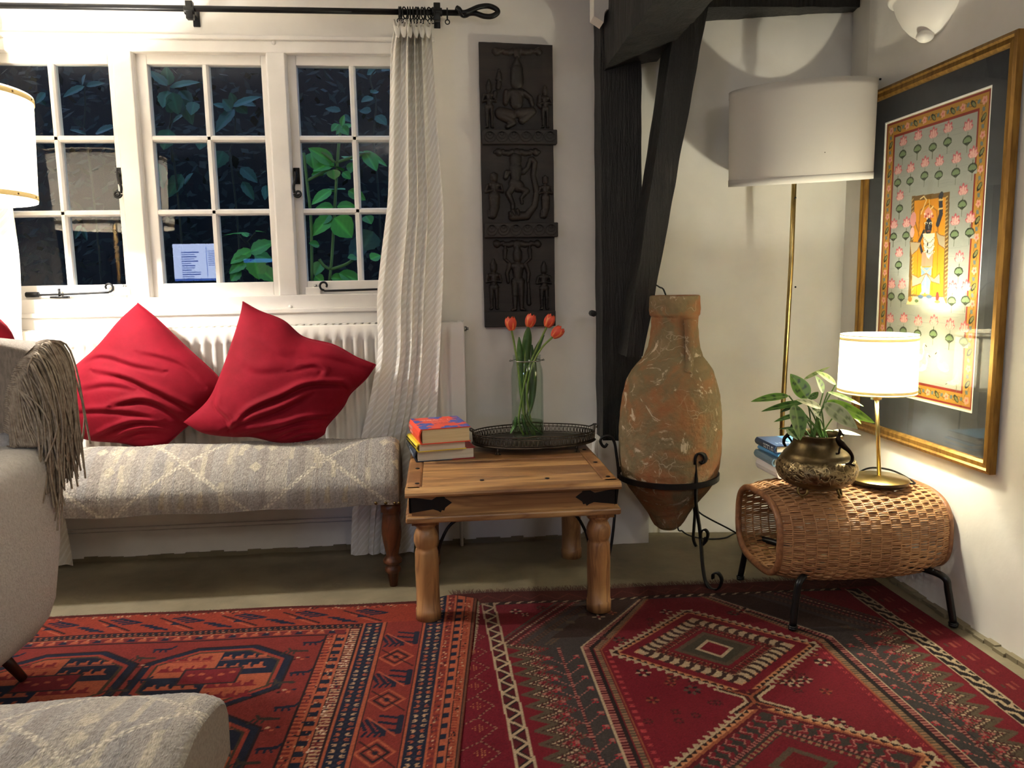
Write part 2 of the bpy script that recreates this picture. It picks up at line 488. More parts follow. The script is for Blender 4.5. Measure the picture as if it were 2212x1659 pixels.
wicker_mat = M('rattan', (184, 136, 90), .5, c2=(146, 100, 64), scale=7, mixw=(.35, .7), bump=.15, bscale=160, detail=6)
rattan_rim = M('wrapped_rattan', (146, 98, 62), .5, c2=(116, 74, 46), scale=60, stretch=(1, 1, 1), bump=.4, bscale=120)
black_metal = M('black_enamel', (16, 17, 17), .3, .2)
boucle = M('cream_boucle', (228, 222, 212), .95, c2=(214, 207, 196), scale=90, bump=.9, bscale=170, bdist=.008, spec=.1, sheen=.3)
throw_mat = M('taupe_wool', (140, 128, 115), .95, c2=(120, 109, 97), scale=160, bump=.5, bscale=260, bdist=.003, spec=.1, sheen=.3, stretch=(1, 1, .3))
fringe_mat = M('taupe_wool_fringe', (170, 156, 138), .95, c2=(138, 124, 108), scale=60, spec=.1)
dark_leg = M('walnut_leg', (62, 30, 20), .35)
page_mat = M('book_pages', (214, 196, 158), .9, c2=(196, 176, 136), scale=3, stretch=(2, 2, 260), spec=.1)
page_white = M('book_pages_white', (216, 208, 192), .9, c2=(196, 188, 172), scale=3, stretch=(2, 2, 260), spec=.1)
red_board = M('red_book_board', (150, 28, 34), .5)
stem_mat = M('tulip_stem', (128, 150, 72), .45, c2=(104, 132, 58), scale=30)
tulip_leaf = M('tulip_leaf', (58, 92, 40), .45, c2=(74, 112, 52), scale=20)
petal_mat = M('tulip_petal', (255, 255, 255), .45, attr=True)
leaf_attr = M('patterned_leaf', (255, 255, 255), .35, attr=True)
garden_leaf = M('glossy_garden_leaf', (255, 255, 255), .3, attr=True)
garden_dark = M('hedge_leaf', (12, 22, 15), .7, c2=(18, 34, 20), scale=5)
garden_stem = M('green_stem', (92, 128, 62), .5)
twig = M('dark_twig', (40, 46, 34), .7)
fence_mat = M('dark_fence', (30, 30, 32), .8, c2=(22, 22, 24), scale=6)
soil = M('potting_soil', (40, 30, 22), .95)
cable_mat = M('black_cable', (12, 12, 12), .45)
fringe_rug = M('rug_fringe', (84, 52, 38), .95, c2=(60, 36, 28), scale=60)

# ------------------------------------------------------------------ room shell
YB, XR = 3.32, 1.695          # window wall, right wall
CEIL, XL, YF = 2.42, -3.2, -3.4
def quad(name, pts, mat, label=None):
    return struct(raw_mesh(name, pts, [tuple(range(len(pts)))], mat, smooth=False), label)
def boxes(name, bl, mat, parent=None, bevel=0, **k):
    m = MB()
    for lo, hi in bl: m.box(lo, hi)
    return m.build(name, mat, parent, smooth=False, bevel=bevel, **k)
struct(boxes('floor', [((XL, YF, -.1), (2.0, 3.55, 0))], concrete))
struct(boxes('ceiling', [((XL, YF, CEIL), (2.0, 3.55, CEIL+.1))], ceil_mat))
struct(boxes('wall_left', [((XL-.1, YF, 0), (XL, 3.5, CEIL))], far_wall))
struct(boxes('wall_front', [((XL-.1, YF-.1, 0), (2.0, YF, CEIL))], far_wall))
WX0, WX1, WZ0, WZ1 = -1.86, -.03, 1.05, 2.115     # window opening
def plaster_wall(name, lo, hi, seed):            # uneven old plaster face
    nu, nv = max(2, int((hi[0]-lo[0])/.06)), max(2, int((hi[2]-lo[2])/.06))
    m = MB(); m.box((lo[0], lo[1]+.012, lo[2]), hi)
    P = np.zeros((nu+1, nv+1, 3))
    for i in range(nu+1):
        for j in range(nv+1):
            x, z = lerp(lo[0], hi[0], i/nu), lerp(lo[2], hi[2], j/nv)
            P[i, j] = (x, lo[1]+.004*noise.noise(Vector((x*3, z*3, seed))), z)
    m.add(P.reshape(-1, 3), grid_faces(nu+1, nv+1))
    return struct(m.build(name, plaster, smooth=False))
wb = MB()
for lo, hi in (((XL, YB, 0), (WX0, 3.5, CEIL)), ((WX0, YB, 0), (WX1, 3.5, WZ0)), ((WX0, YB, WZ1), (WX1, 3.5, CEIL)), ((WX1, YB, 0), (.9, 3.5, CEIL))): wb.box(lo, hi)
struct(wb.build('wall_back', plaster, smooth=False))
# alcove behind the floor lamp, the crooked corner and the right wall
al = [(.80, 3.325), (.95, 3.322), (1.30, 3.275), (1.749, 3.207)]
m = MB(); m.prism([(x, y, 0) for x, y in al]+[(1.95, 3.5, 0), (.8, 3.5, 0)], (0, 0, CEIL)); struct(m.build('wall_alcove', plaster, smooth=False))
m = MB(); m.prism([(1.749, 3.207, 0), (1.695, 2.985, 0), (1.695, 2.2, 0), (1.698, YF, 0), (1.95, YF, 0), (1.95, 3.4, 0)], (0, 0, CEIL)); struct(m.build('wall_right', plaster, smooth=False))
o = rough_block('wall_pier', [(.668, 3.19, 0), (.893, 3.19, 0), (.893, 3.19, .468), (.668, 3.19, .468), (.668, 3.33, 0), (.893, 3.33, 0), (.893, 3.33, .468), (.668, 3.33, .468)], (6, 10, 3), .003, plaster)
struct(o, 'white plaster pier carrying the black oak post')
# skirting lip of rough screed along the walls
m = MB()
for i in range(60):
    x = -2.2+i*.052
    if x < .66: m.box((x, 3.300-rnd.random()*.012, 0), (x+.055, 3.325, .012+rnd.random()*.012))
struct(m.build('trim_1', concrete, smooth=False), 'ragged screed edge along the foot of the window wall')
m = MB()
for i in range(70):
    y = -.2+i*.0457
    m.box((1.678-rnd.random()*.012, y, 0), (1.70, y+.047, .008+rnd.random()*.008))
struct(m.build('trim_2', concrete, smooth=False), 'ragged screed edge along the foot of the right wall')
struct(boxes('baseboard_back', [((-2.2, 3.303, .012), (.62, 3.321, .125)), ((-2.2, 3.308, .125), (.62, 3.321, .14))], paint, bevel=.003))

# window joinery
struct(boxes('trim_3', [((WX0, 3.318, 2.078), (WX1+.02, 3.44, 2.125)), ((WX0-.05, 3.305, 2.125), (WX1+.05, 3.40, 2.142))], paint, bevel=.004), 'white painted head rail above the casement windows')
struct(boxes('trim_4', [((WX0, 3.318, 1.052), (WX1, 3.44, 1.110)), ((WX0-.02, 3.292, 1.035), (WX1+.03, 3.40, 1.054)), ((WX0-.02, 3.304, .985), (WX1+.03, 3.33, 1.036))], paint, bevel=.004), 'white painted window sill and apron board')
def mullion(name, x0, x1, label):
    m = MB()
    pr = [(x0, 3.318), (x1, 3.318), (x1+.006, 3.33), (x1+.006, 3.45), (x0-.006, 3.45), (x0-.006, 3.33)]
    m.prism([(x, y, 1.108) for x, y in pr], (0, 0, .972)); struct(m.build(name, paint, smooth=False, bevel=.003), label)
mullion('trim_5', -1.250, -1.181, 'white mullion between left and centre casements')
mullion('trim_6', -.655, -.586, 'white mullion between centre and right casements')
mullion('trim_7', -.095+.02, -.02, 'white window jamb behind the right-hand curtain')
mullion('trim_8', WX0, WX0+.06, 'white window jamb behind the left-hand curtain')
pane_mesh = {}
def window(n, ox0, ox1, gx0, gx1, label):
    gz0, gz1 = 1.166, 2.040
    t = empty('window_%d' % n, ((ox0+ox1)/2, 3.38, 1.11)); struct(t, label)
    y0, y1 = 3.356, 3.402
    boxes('sash_frame', [((ox0, y0, 1.109), (gx0, y1, 2.08)), ((gx1, y0, 1.109), (ox1, y1, 2.08)), ((gx0, y0, 1.109), (gx1, y1, gz0)), ((gx0, y0, gz1), (gx1, y1, 2.08))], paint, t, bevel=.003)
    xm = (gx0+gx1)/2; b = .0125
    def bar(pts, d):
        MB().prism(pts, d).build('glazing_bar', paint, t, smooth=False)
    bar([(xm-b, y0+.012, gz0), (xm-b*.5, y0, gz0), (xm+b*.5, y0, gz0), (xm+b, y0+.012, gz0), (xm+b, y1, gz0), (xm-b, y1, gz0)], (0, 0, gz1-gz0))
    zs = [gz0, 1.456, 1.752, gz1]
    for z in zs[1:3]:
        bar([(gx0, y0+.012, z-b), (gx0, y0, z-b*.5), (gx0, y0, z+b*.5), (gx0, y0+.012, z+b), (gx0, y1, z+b), (gx0, y1, z-b)], (gx1-gx0, 0, 0))
    # bead of putty round every light
    for i in range(3):
        for (a, c) in ((gx0, xm-b), (xm+b, gx1)):
            z0, z1 = zs[i]+(b if i else 0), zs[i+1]-(b if i < 2 else 0)
            tilt = rnd.uniform(-.0015, .0015)
            V = [(a, 3.384-tilt, z0), (c, 3.384+tilt, z0), (c, 3.384+tilt, z1), (a, 3.384-tilt, z1)]
            raw_mesh('pane', V, [(0, 1, 2, 3)], pane_glass, t, smooth=False)
    return t
w1 = window(1, -1.83, -1.205, -1.731, -1.284, 'left white casement window beside the lit lamp')
w2 = window(2, -1.192, -.625, -1.134, -.687, 'centre white casement window')
w3 = window(3, -.605, -.05, -.547, -.100, 'right white casement window partly behind the curtain')

def casement_handle(win, px, py, flip):
    p = at(px, py, y=3.34); x, z = p[0], p[2]
    m = MB(); m.box((x-.012, 3.346, z-.035), (x+.012, 3.357, z+.03))
    m.box((x-.024*flip, 3.338, z-.05), (x-.017*flip, 3.350, z+.045))
    m.tube([(x, 3.345, z), (x, 3.325, z)], .008)
    m.tube(smooth_path([(x, 3.325, z+.012), (x-.002*flip, 3.32, z-.02), (x-.010*flip, 3.32, z-.05), (x-.008*flip, 3.32, z-.075)], 5), .0055)
    sp = spiral((x+.006*flip, 3.32, z-.078), .016, .004, 1.5, PI if flip > 0 else 0, 26, 'xz', 1 if flip > 0 else -1)
    m.tube(sp, .0045)
    m.build('handle', blackiron, win)
casement_handle(w1, 258, 378, -1)
casement_handle(w3, 640, 378, 1)
def stay(win, x0, x1, z, curl_at):
    m = MB(); y = 3.335
    m.tube(smooth_path([(x0, y, z), ((x0+x1)/2, y, z+.002), (x1, y, z+.006)], 6), .0045)
    s = 1 if curl_at == 'right' else -1
    cx = (x1 if s > 0 else x0)
    m.tube(spiral((cx, y, z+.022+(.005 if s > 0 else 0)), .019, .011, .85, -PI/2, 22, 'xz', s), .0045)
    px = x0+.10 if s > 0 else x1-.08
    m.box((px-.035, y-.008, z-.014), (px+.035, y+.01, z-.006)); m.tube([(px, y, z-.01), (px, y, z+.025)], .005)
    if s > 0: m.tube([(x0-.03, y, z+.002), (x0+.02, y, z+.002)], .011, 6)
    m.build('stay', blackiron, win)
stay(w1, -1.64, -1.345, 1.128, 'right')
stay(w3, -.475, -.12, 1.124, 'left')
for win, px in ((w1, 263), (w3, 677)):
    p = at(px, 629, y=3.35)
    m = MB(); m.box((p[0]-.032, 3.338, p[2]-.017), (p[0]+.032, 3.357, p[2]+.017)); m.build('window_lock', paint, win, smooth=False, bevel=.004)
    MB().tube([(p[0]+.01, 3.348, p[2]+.016), (p[0]+.01, 3.348, p[2]+.028)], .006).build('lock_key', steel, win)
# oak wedge plugs in the sill
for px, py in ((627, 663), (591, 92)):
    p = at(px, py, y=3.317)
    MB().tube([(p[0], 3.322, p[2]), (p[0], 3.3155, p[2])], .009, 14).build('trim_9', paint)['kind'] = 'structure'

# ------------------------------------------------------------------ black timber frame
def hexpts(front, dy_left, y0, y1):
    """front outline given by pixels bl br tr tl on plane y0, carried straight back to y1"""
    f = [at(px, py, y=y0) for px, py in front]
    b = [p+np.array([0, y1-y0, 0]) for p in f]
    return f+b
post = rough_block('timber_post', [(.690, 3.19, .465), (.862, 3.19, .465), (.845, 3.19, CEIL), (.680, 3.19, CEIL), (.690, 3.33, .465), (.862, 3.33, .465), (.845, 3.33, CEIL), (.680, 3.33, CEIL)], (5, 44, 4), .006, timber, seed=2)
struct(post, 'upright black oak post between window wall and alcove')
m = MB(); p = at(1283, 677, y=3.18); m.tube([(p[0]-.004, 3.21, p[2]), (p[0]-.004, 3.16, p[2])], .013, 8).build('peg', timber, post)
f = [at(1353, 770, y=3.0), at(1389, 770, y=3.0), at(1545, -60, y=3.0), at(1474, -60, y=3.0)]
bk = [p+np.array([.004, .165, 0]) for p in f]
struct(rough_block('timber_brace', f+bk, (5, 50, 5), .007, timber, seed=9), 'slanting black oak brace in front of the post')
struct(rough_block('timber_tie_beam', [(.80, 3.115, 2.205), (1.80, 3.115, 2.222), (1.80, 3.115, CEIL), (.80, 3.115, CEIL), (.80, 3.33, 2.20), (1.80, 3.33, 2.246), (1.80, 3.33, CEIL), (.80, 3.33, CEIL)], (30, 6, 6), .005, timber, seed=4), 'horizontal black oak beam across the top of the alcove')
# ceiling beam running out of the post over the room
lb = at(1306, 150, y=3.17); rb = at(1424, 112, y=3.17)
y_near = 1.2
struct(rough_block('timber_ceiling_beam', [(lb[0]+.01, y_near, 2.04), (rb[0]-.02, y_near, 2.06), (rb[0]-.02, y_near, CEIL), (lb[0]+.01, y_near, CEIL), (lb[0], 3.2, lb[2]), (rb[0]+.02, 3.26, rb[2]-.01), (rb[0]+.02, 3.26, CEIL), (lb[0], 3.2, CEIL)], (6, 8, 60), .009, timber, seed=14), 'hewn black oak ceiling beam coming forward from the post')
# ragged plaster left on the beam
pts = [(1283, -20), (1283, 34), (1304, 48), (1306, 27), (1311, 20), (1323, 21), (1330, 15), (1332, -20)]
m = MB(); m.prism([at(a, b, y=3.10) for a, b in pts], (0, .08, 0)); struct(m.build('trim_10', plaster, smooth=False), 'ragged white plaster patch beside the top of the post')

# ------------------------------------------------------------------ garden outside
gr = quad('garden_ground', [(-6, 3.5, -.25), (4, 3.5, -.25), (4, 9, -.25), (-6, 9, -.25)], M('damp_earth', (28, 26, 22), .95, c2=(20, 24, 18), scale=3))
fence = empty('garden_fence', (-1.2, 5.9, -.25), 'dark weathered board fence standing beyond the shrubs', 'fence')
brd = None
for i in range(34):
    x = -4.6+i*.205
    if brd is None:
        brd = boxes('board', [((x, 5.9, -.25), (x+.2045, 5.925, 2.9))], fence_mat, fence); b0 = x
    else:
        b = brd.copy(); COL.objects.link(b); b.parent = fence; b.location.x = x-b0; b.location.z = rnd.uniform(-.04, .04)
boxes('rail', [((-4.6, 5.86, .5), (2.4, 5.9, .58)), ((-4.6, 5.86, 1.7), (2.4, 5.9, 1.78))], fence_mat, fence)

def leaf_geo(base, tip, width, nrm, curl=.12, nl=9, nw=4, tooth=0, shape=1.0, fold=.18):
    base, tip, nrm = np.array(base, float), np.array(tip, float), np.array(nrm, float)
    a = tip-base; L = np.linalg.norm(a); a /= L
    s = np.cross(a, nrm); s /= np.linalg.norm(s)+1e-9; n = np.cross(s, a)
    V = []; uv = []
    for i in range(nl+1):
        t = i/nl
        w = width*.5*(math.sin(PI*min(1, t**(.75*shape)))**.8 if 0 < t < 1 else .02)
        if tooth and i % 2: w *= 1-tooth
        for j in range(2*nw+1):
            q = j/nw-1
            V.append(base+a*L*t+s*w*q+n*(-curl*L*t*t+fold*w*abs(q)-.25*fold*w))
            uv.append((t, q))
    k = 2*nw+1
    F = [(i*k+j, i*k+j+1, (i+1)*k+j+1, (i+1)*k+j) for i in range(nl) for j in range(2*nw)]
    return np.array(V), F, np.array(uv)
def leaf(name, parent, base, tip, width, nrm, mat, cfun, **k):
    V, F, uv = leaf_geo(base, tip, width, nrm, **k)
    return raw_mesh(name, V, F, mat, parent, colors=lin(np.array([cfun(t, q) for t, q in uv])))
def green(c1, c2, r=.06):
    j = rnd.uniform(1-r*2, 1+r*2)
    def f(t, q):
        v = .5+.5*math.cos(t*26-abs(q)*9); m = abs(q) < .12
        c = np.array(c1)*(1-.35*v*.5)+np.array(c2)*(.35*v*.5)
        return np.clip((c*1.25 if m else c)*j, 0, 255)
    return f
def shrub(name, loc, label, leaves, y, cols, size=1.0, group=None, stems=(), tooth=.12):
    t = empty(name, loc, label, 'shrub', group)
    for st in stems[:1]:      # the main stem goes on down to the earth
        p = at(*st[0][:2], y=y)
        MB().tube(smooth_path([p+np.array([0, 0, .01]), p-np.array([-.02, 0, .5]), (p[0]+.01, p[1], -.27)], 4), .0055*size, 6).build('stem', twig if tooth > .1 else garden_stem, t)
    for st in stems:
        MB().tube(smooth_path([at(px, py, y=y) if len(q) == 2 else at(px, py, y=q[2]) for q in st for px, py in [q[:2]]], 5), (.0045 if tooth > .1 else .0075)*size, 6).build('stem', twig if tooth > .1 else garden_stem, t)
    for (bx, by, tx, ty, w, *rest) in leaves:
        yy = y+rnd.uniform(-.05, .05); dy = rest[0] if rest else rnd.uniform(-.06, .02)
        b, tp = at(bx, by, y=yy), at(tx, ty, y=yy+dy)
        nrm = (rnd.uniform(-.25, .25), -.75, .65) if len(rest) < 2 else rest[1]
        leaf('leaf', t, b, tp, w*yy/1661, nrm, garden_leaf, green(*cols), tooth=tooth, curl=.1)
    return t
UPN = (0, -.25, .97)
shrub('laurel_bush', (-1.05, 4.3, -.25), 'dark toothed-leaf bush outside the centre window', [
    (361, 186, 322, 148, 24), (364, 184, 358, 143, 30), (366, 188, 428, 172, 24), (362, 196, 350, 230, 34), (372, 200, 384, 246, 34),
    (392, 212, 416, 268, 30), (388, 196, 415, 226, 34), (420, 220, 412, 246, 28), (366, 280, 352, 322, 40), (372, 244, 366, 214, 26), (396, 246, 372, 262, 14),
    (340, 352, 352, 404, 30), (392, 376, 362, 424, 34), (440, 300, 430, 322, 30), (398, 398, 414, 372, 20)], 4.25, ((38, 82, 60), (70, 120, 90)),
    stems=[[(366, 280), (370, 240), (364, 190)], [(372, 350), (366, 290), (372, 262), (398, 252)]])
shrub('laurel_bush', (-.75, 4.35, -.25), 'dark toothed-leaf bush outside the right half of the centre window', [
    (506, 236, 462, 282, 36), (502, 230, 560, 204, 26), (512, 228, 534, 244, 26), (500, 238, 482, 214, 28), (520, 222, 552, 226, 18), (486, 232, 460, 222, 16),
    (505, 222, 498, 200, 18), (482, 326, 466, 362, 40), (520, 362, 556, 392, 28), (560, 380, 572, 368, 18), (575, 400, 572, 430, 18), (524, 392, 548, 430, 22)], 4.35, ((34, 78, 62), (64, 118, 96)),
    stems=[[(496, 330), (508, 280), (506, 234)]])
shrub('laurel_bush', (-1.6, 4.4, -.25), 'dark toothed-leaf bush outside the left window', [
    (182, 186, 134, 206, 24), (186, 186, 226, 176, 20), (178, 184, 182, 160, 20), (84, 216, 98, 226, 14), (206, 288, 248, 268, 26), (186, 290, 152, 278, 18),
    (98, 200, 76, 222, 22), (176, 486, 160, 516, 16), (180, 490, 186, 520, 14)], 4.4, ((32, 76, 56), (58, 108, 84)),
    stems=[[(182, 280), (184, 230), (182, 186)]])
mal = shrub('tall_garden_plant', (-.47, 3.95, -.25), 'tall bright green broad-leaved plant outside the right window', [
    (722, 350, 676, 366, 30), (720, 352, 668, 318, 34, -.05, (0, -.9, .4)), (672, 330, 677, 362, 30), (700, 332, 708, 356, 30),
    (760, 346, 738, 334, 22, .05, UPN), (764, 350, 756, 372, 26), (790, 330, 814, 366, 34), (785, 326, 838, 356, 20), (776, 330, 802, 328, 22, .05, UPN),
    (708, 368, 672, 376, 26), (720, 366, 722, 388, 30), (728, 362, 742, 368, 20, .05, UPN), (740, 372, 758, 386, 24), (712, 358, 742, 362, 26, .04, UPN),
    (746, 410, 709, 407, 26, .04, UPN), (726, 416, 708, 405, 20, .02, UPN), (716, 410, 672, 438, 30), (752, 412, 790, 430, 30), (720, 448, 680, 448, 30), (728, 446, 768, 444, 30),
    (722, 470, 762, 512, 56), (716, 466, 674, 506, 40), (712, 462, 690, 484, 34), (790, 466, 802, 482, 26), (800, 560, 822, 550, 30), (714, 600, 762, 604, 30),
    (696, 565, 678, 594, 34), (690, 530, 668, 524, 22), (770, 556, 752, 556, 20), (680, 596, 700, 612, 26), (732, 590, 792, 612, 36), (740, 270, 724, 290, 20), (736, 272, 752, 290, 22), (732, 268, 716, 282, 18),
    (738, 272, 742, 248, 16), (740, 276, 762, 268, 16)], 3.95, ((72, 150, 58), (108, 190, 84)), tooth=.05,
    stems=[[(712, 606), (718, 540), (726, 400), (732, 310), (738, 268)], [(674, 606), (672, 480), (664, 400), (656, 330)], [(722, 350), (700, 332), (672, 326)], [(724, 352), (760, 340), (800, 330)], [(664, 390), (690, 376), (712, 364)], [(714, 582), (700, 574), (690, 560)], [(714, 582), (745, 572), (770, 556)]])
shrub('low_garden_plant', (-.8, 4.1, -.25), 'low bright green lobed plant outside the foot of the centre window', [
    (540, 505, 482, 502, 20, .04, UPN), (516, 504, 476, 508, 16, .04, UPN), (552, 500, 575, 500, 18, .04, UPN), (534, 512, 524, 500, 16, .03, UPN), (545, 540, 496, 566, 40), (540, 545, 590, 520, 44), (545, 552, 590, 560, 40), (540, 556, 492, 588, 40), (550, 560, 560, 602, 44), (520, 580, 496, 606, 34), (560, 578, 592, 606, 36)],
    4.1, ((70, 144, 56), (104, 184, 84)), stems=[[(552, 606), (548, 556), (534, 520)], [(534, 526), (516, 508)], [(536, 522), (552, 502)]])
shrub('sapling', (-.3, 4.5, -.25), 'thin sapling with dark leaves at the right edge of the window', [
    (806, 210, 780, 218, 22), (812, 150, 792, 160, 26), (826, 148, 842, 150, 22), (800, 200, 818, 196, 20), (802, 240, 776, 238, 24), (812, 250, 836, 268, 26), (736, 240, 702, 232, 20), (740, 250, 760, 262, 20), (806, 500, 780, 540, 60), (790, 520, 752, 560, 60)],
    4.5, ((30, 70, 52), (60, 108, 80)), stems=[[(806, 300), (812, 220), (800, 170), (822, 140)]])
# hedge mass: thousands of small leaves nobody could count
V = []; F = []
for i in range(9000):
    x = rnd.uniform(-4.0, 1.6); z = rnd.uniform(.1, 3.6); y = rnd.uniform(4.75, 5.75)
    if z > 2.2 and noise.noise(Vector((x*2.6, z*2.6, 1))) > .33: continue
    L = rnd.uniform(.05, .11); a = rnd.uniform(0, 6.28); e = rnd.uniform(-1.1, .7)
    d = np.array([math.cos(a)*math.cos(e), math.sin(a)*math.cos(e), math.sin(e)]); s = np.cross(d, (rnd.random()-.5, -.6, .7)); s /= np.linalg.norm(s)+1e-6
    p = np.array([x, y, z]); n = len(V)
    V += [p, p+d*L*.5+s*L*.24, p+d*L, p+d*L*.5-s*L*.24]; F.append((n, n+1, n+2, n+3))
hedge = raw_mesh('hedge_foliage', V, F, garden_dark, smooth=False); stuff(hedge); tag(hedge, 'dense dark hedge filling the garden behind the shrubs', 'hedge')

# ------------------------------------------------------------------ a raster for woven and printed patterns (kept as colours of the mesh)
class Canvas:
    def __init__(s, x0, y0, x1, y1, res, c):
        s.x = np.arange(x0, x1+res/2, res); s.y = np.arange(y0, y1+res/2, res); s.res = res
        s.a = np.empty((len(s.x), len(s.y), 3)); s.a[:] = c
        s.X, s.Y = np.meshgrid(s.x, s.y, indexing='ij')
    def win(s, x0, y0, x1, y1):
        i0, i1 = np.searchsorted(s.x, x0-s.res), np.searchsorted(s.x, x1+s.res)
        j0, j1 = np.searchsorted(s.y, y0-s.res), np.searchsorted(s.y, y1+s.res)
        return slice(max(0, i0), i1), slice(max(0, j0), j1)
    def put(s, w, mask, c): s.a[w][mask] = c
    def rect(s, x0, y0, x1, y1, c):
        w = s.win(x0, y0, x1, y1); X, Y = s.X[w], s.Y[w]
        s.put(w, (X >= x0) & (X <= x1) & (Y >= y0) & (Y <= y1), c)
    def poly(s, P, c):
        P = np.array(P, float); w = s.win(P[:, 0].min(), P[:, 1].min(), P[:, 0].max(), P[:, 1].max()); X, Y = s.X[w], s.Y[w]
        m = np.zeros(X.shape, bool)
        for i in range(len(P)):
            (xa, ya), (xb, yb) = P[i-1], P[i]
            if ya == yb: continue
            k = (ya > Y) != (yb > Y)
            m ^= k & (X < (xb-xa)*(Y-ya)/(yb-ya)+xa)
        s.put(w, m, c)
    def line(s, P, wd, c, closed=False, dash=None, c2=None):
        P = [np.array(p, float) for p in P]
        if closed: P = P+[P[0]]
        for a, b in zip(P[:-1], P[1:]):
            w = s.win(min(a[0], b[0])-wd, min(a[1], b[1])-wd, max(a[0], b[0])+wd, max(a[1], b[1])+wd); X, Y = s.X[w], s.Y[w]
            d = b-a; L = np.hypot(*d)+1e-9; t = np.clip(((X-a[0])*d[0]+(Y-a[1])*d[1])/L, 0, L)
            D = np.hypot(X-a[0]-d[0]/L*t, Y-a[1]-d[1]/L*t); m = D <= wd/2
            if dash:
                on = (t/dash).astype(int) % 2 == 0; s.put(w, m & on, c)
                if c2 is not None: s.put(w, m & ~on, c2)
            else: s.put(w, m, c)
    def ell(s, cx, cy, rx, ry, c, ang=0):
        r = max(rx, ry); w = s.win(cx-r, cy-r, cx+r, cy+r); X, Y = s.X[w]-cx, s.Y[w]-cy
        ca, sa = math.cos(ang), math.sin(ang); u, v = X*ca+Y*sa, -X*sa+Y*ca
        s.put(w, (u/rx)**2+(v/ry)**2 <= 1, c)

# ------------------------------------------------------------------ rugs
def rug(name, cv, pos, label, fringe_edges):
    """a thin pile sheet: top face from the canvas plus folded-down edges"""
    P = pos(cv.X, cv.Y); cv.a = cv.a*.88
    c = lin(np.clip(cv.a*(1+RS.normal(0, .05, cv.a.shape[:2]+(1,))), 0, 255))
    P2 = np.pad(P, ((1, 1), (1, 1), (0, 0)), mode='edge'); P2[[0, -1], :, 2] -= .005; P2[:, [0, -1], 2] -= .005
    c2 = np.pad(c, ((1, 1), (1, 1), (0, 0)), mode='edge')
    t = empty(name, (P[..., 0].mean(), P[..., 1].mean(), 0), label, 'rug')
    grid('pile', P2, rug_mat, t, colors=c2)
    return t
def fringe(t, a, b, n, ln, out, mat, z=.004, r=.0016, spread=.35):
    m = MB(); a, b, out = np.array(a, float)[:2], np.array(b, float)[:2], np.array(out, float)[:2]; al = (b-a)/np.linalg.norm(b-a)
    for i in range(n):
        p = a+(b-a)*(i+rnd.random())/n; l = ln*rnd.uniform(.5, 1.2); d = out+al*rnd.uniform(-spread, spread)
        q = p+d*l; w = al*r
        V = [(p[0]-w[0], p[1]-w[1], z), (p[0]+w[0], p[1]+w[1], z), (q[0]+w[0]*.4, q[1]+w[1]*.4, .0012), (q[0]-w[0]*.4, q[1]-w[1]*.4, .0012)]
        m.add(V, [(0, 1, 2, 3)])
    o = m.build('fringe', mat, t, smooth=False); stuff(o); return o

# deep red rug with two joined diamond medallions, drawn in floor coordinates
RED, DRED, BRN, GRY, IVO, TAN, ORG_, OLV, BLK, PNK = (118, 24, 36), (86, 20, 28), (66, 42, 36), (66, 59, 57), (186, 162, 130), (150, 112, 82), (150, 82, 54), (92, 78, 60), (40, 30, 29), (168, 104, 94)
cv = Canvas(.02, .95, 1.622, 2.70, .0037, RED)
def zigzag_band(x_of, y0, y1, w, step):
    cv.poly([(x_of(y0)-w/2, y0), (x_of(y0)+w/2, y0), (x_of(y1)+w/2, y1), (x_of(y1)-w/2, y1)], BLK)
    n = int((y0-y1)/step); L = []
    for s in (-1, 1): cv.line([(x_of(y0)+s*w*.46, y0), (x_of(y1)+s*w*.46, y1)], .0075, IVO)
    for i in range(n+1):
        y = y0-i*step; s = 1 if i % 2 else -1; L.append((x_of(y)+s*w*.40, y))
    for i in range(n):
        (ax, ay), (bx, by) = L[i], L[i+1]; s = 1 if i % 2 == 0 else -1
        cv.poly([(ax, ay-step*.32), (ax, ay-step*1.68), (ax+(bx-ax)*.62, by)], DRED)
    cv.line(L, .0085, IVO); 
hexL, hexR, hexM = .430, 1.214, .822
# grey ground outside the hexagon, with stepped teeth towards the red border
ystep = .058
outer = []
for i in range(26):
    y = 2.27-i*ystep; outer += [(.215+.0*i+(.028), y), (.298+.0*i, y-ystep/2)]
gl = [(.46, 2.60), (.20, 2.285)]+[(x+(2.2-y)*.075, y) for x, y in outer]+[(hexL+.07, .9), (1.18, .9)]
mir = lambda P: [(2*hexM-x, y) for x, y in P]
def dark_ground(P, edge_cols):
    cv.poly(P, GRY)
left = gl[:-1]
cv.poly([(.46, 2.595)]+left[1:]+[(hexM, .9), (hexM, 2.595)], GRY)
cv.poly(mir([(.46, 2.595)]+left[1:]+[(hexM, .9), (hexM, 2.595)]), GRY)
for k, (c, wd, off) in enumerate(((BRN, .014, -.012), (IVO, .009, -.026), (BRN, .011, -.040), (OLV, .012, -.054), (PNK, .009, .004), (RED, .011, .015))):
    ZL = [(x+off, y) for x, y in left[1:-1]]
    cv.line([(.46+off*1.2, 2.595)]+ZL[:1], wd*.8, c, dash=.007, c2=GRY if k % 2 else DRED)
    cv.line(ZL, wd, c, dash=.006, c2=DRED if c in (IVO, PNK) else OLV)
    cv.line(mir(ZL), wd, c, dash=.006, c2=DRED if c in (IVO, PNK) else OLV)
    cv.line(mir([(.46+off*1.2, 2.595)]+ZL[:1]), wd*.8, c, dash=.007, c2=GRY)
def blossom(x, y, r, c1, c2, c3=None):
    for q in range(8):
        a = q*PI/4; cv.ell(x+math.cos(a)*r*.72, y+math.sin(a)*r*.72, r*.36, r*.22, c1 if q % 2 else c2, a)
    cv.ell(x, y, r*.3, r*.3, c3 or RED)
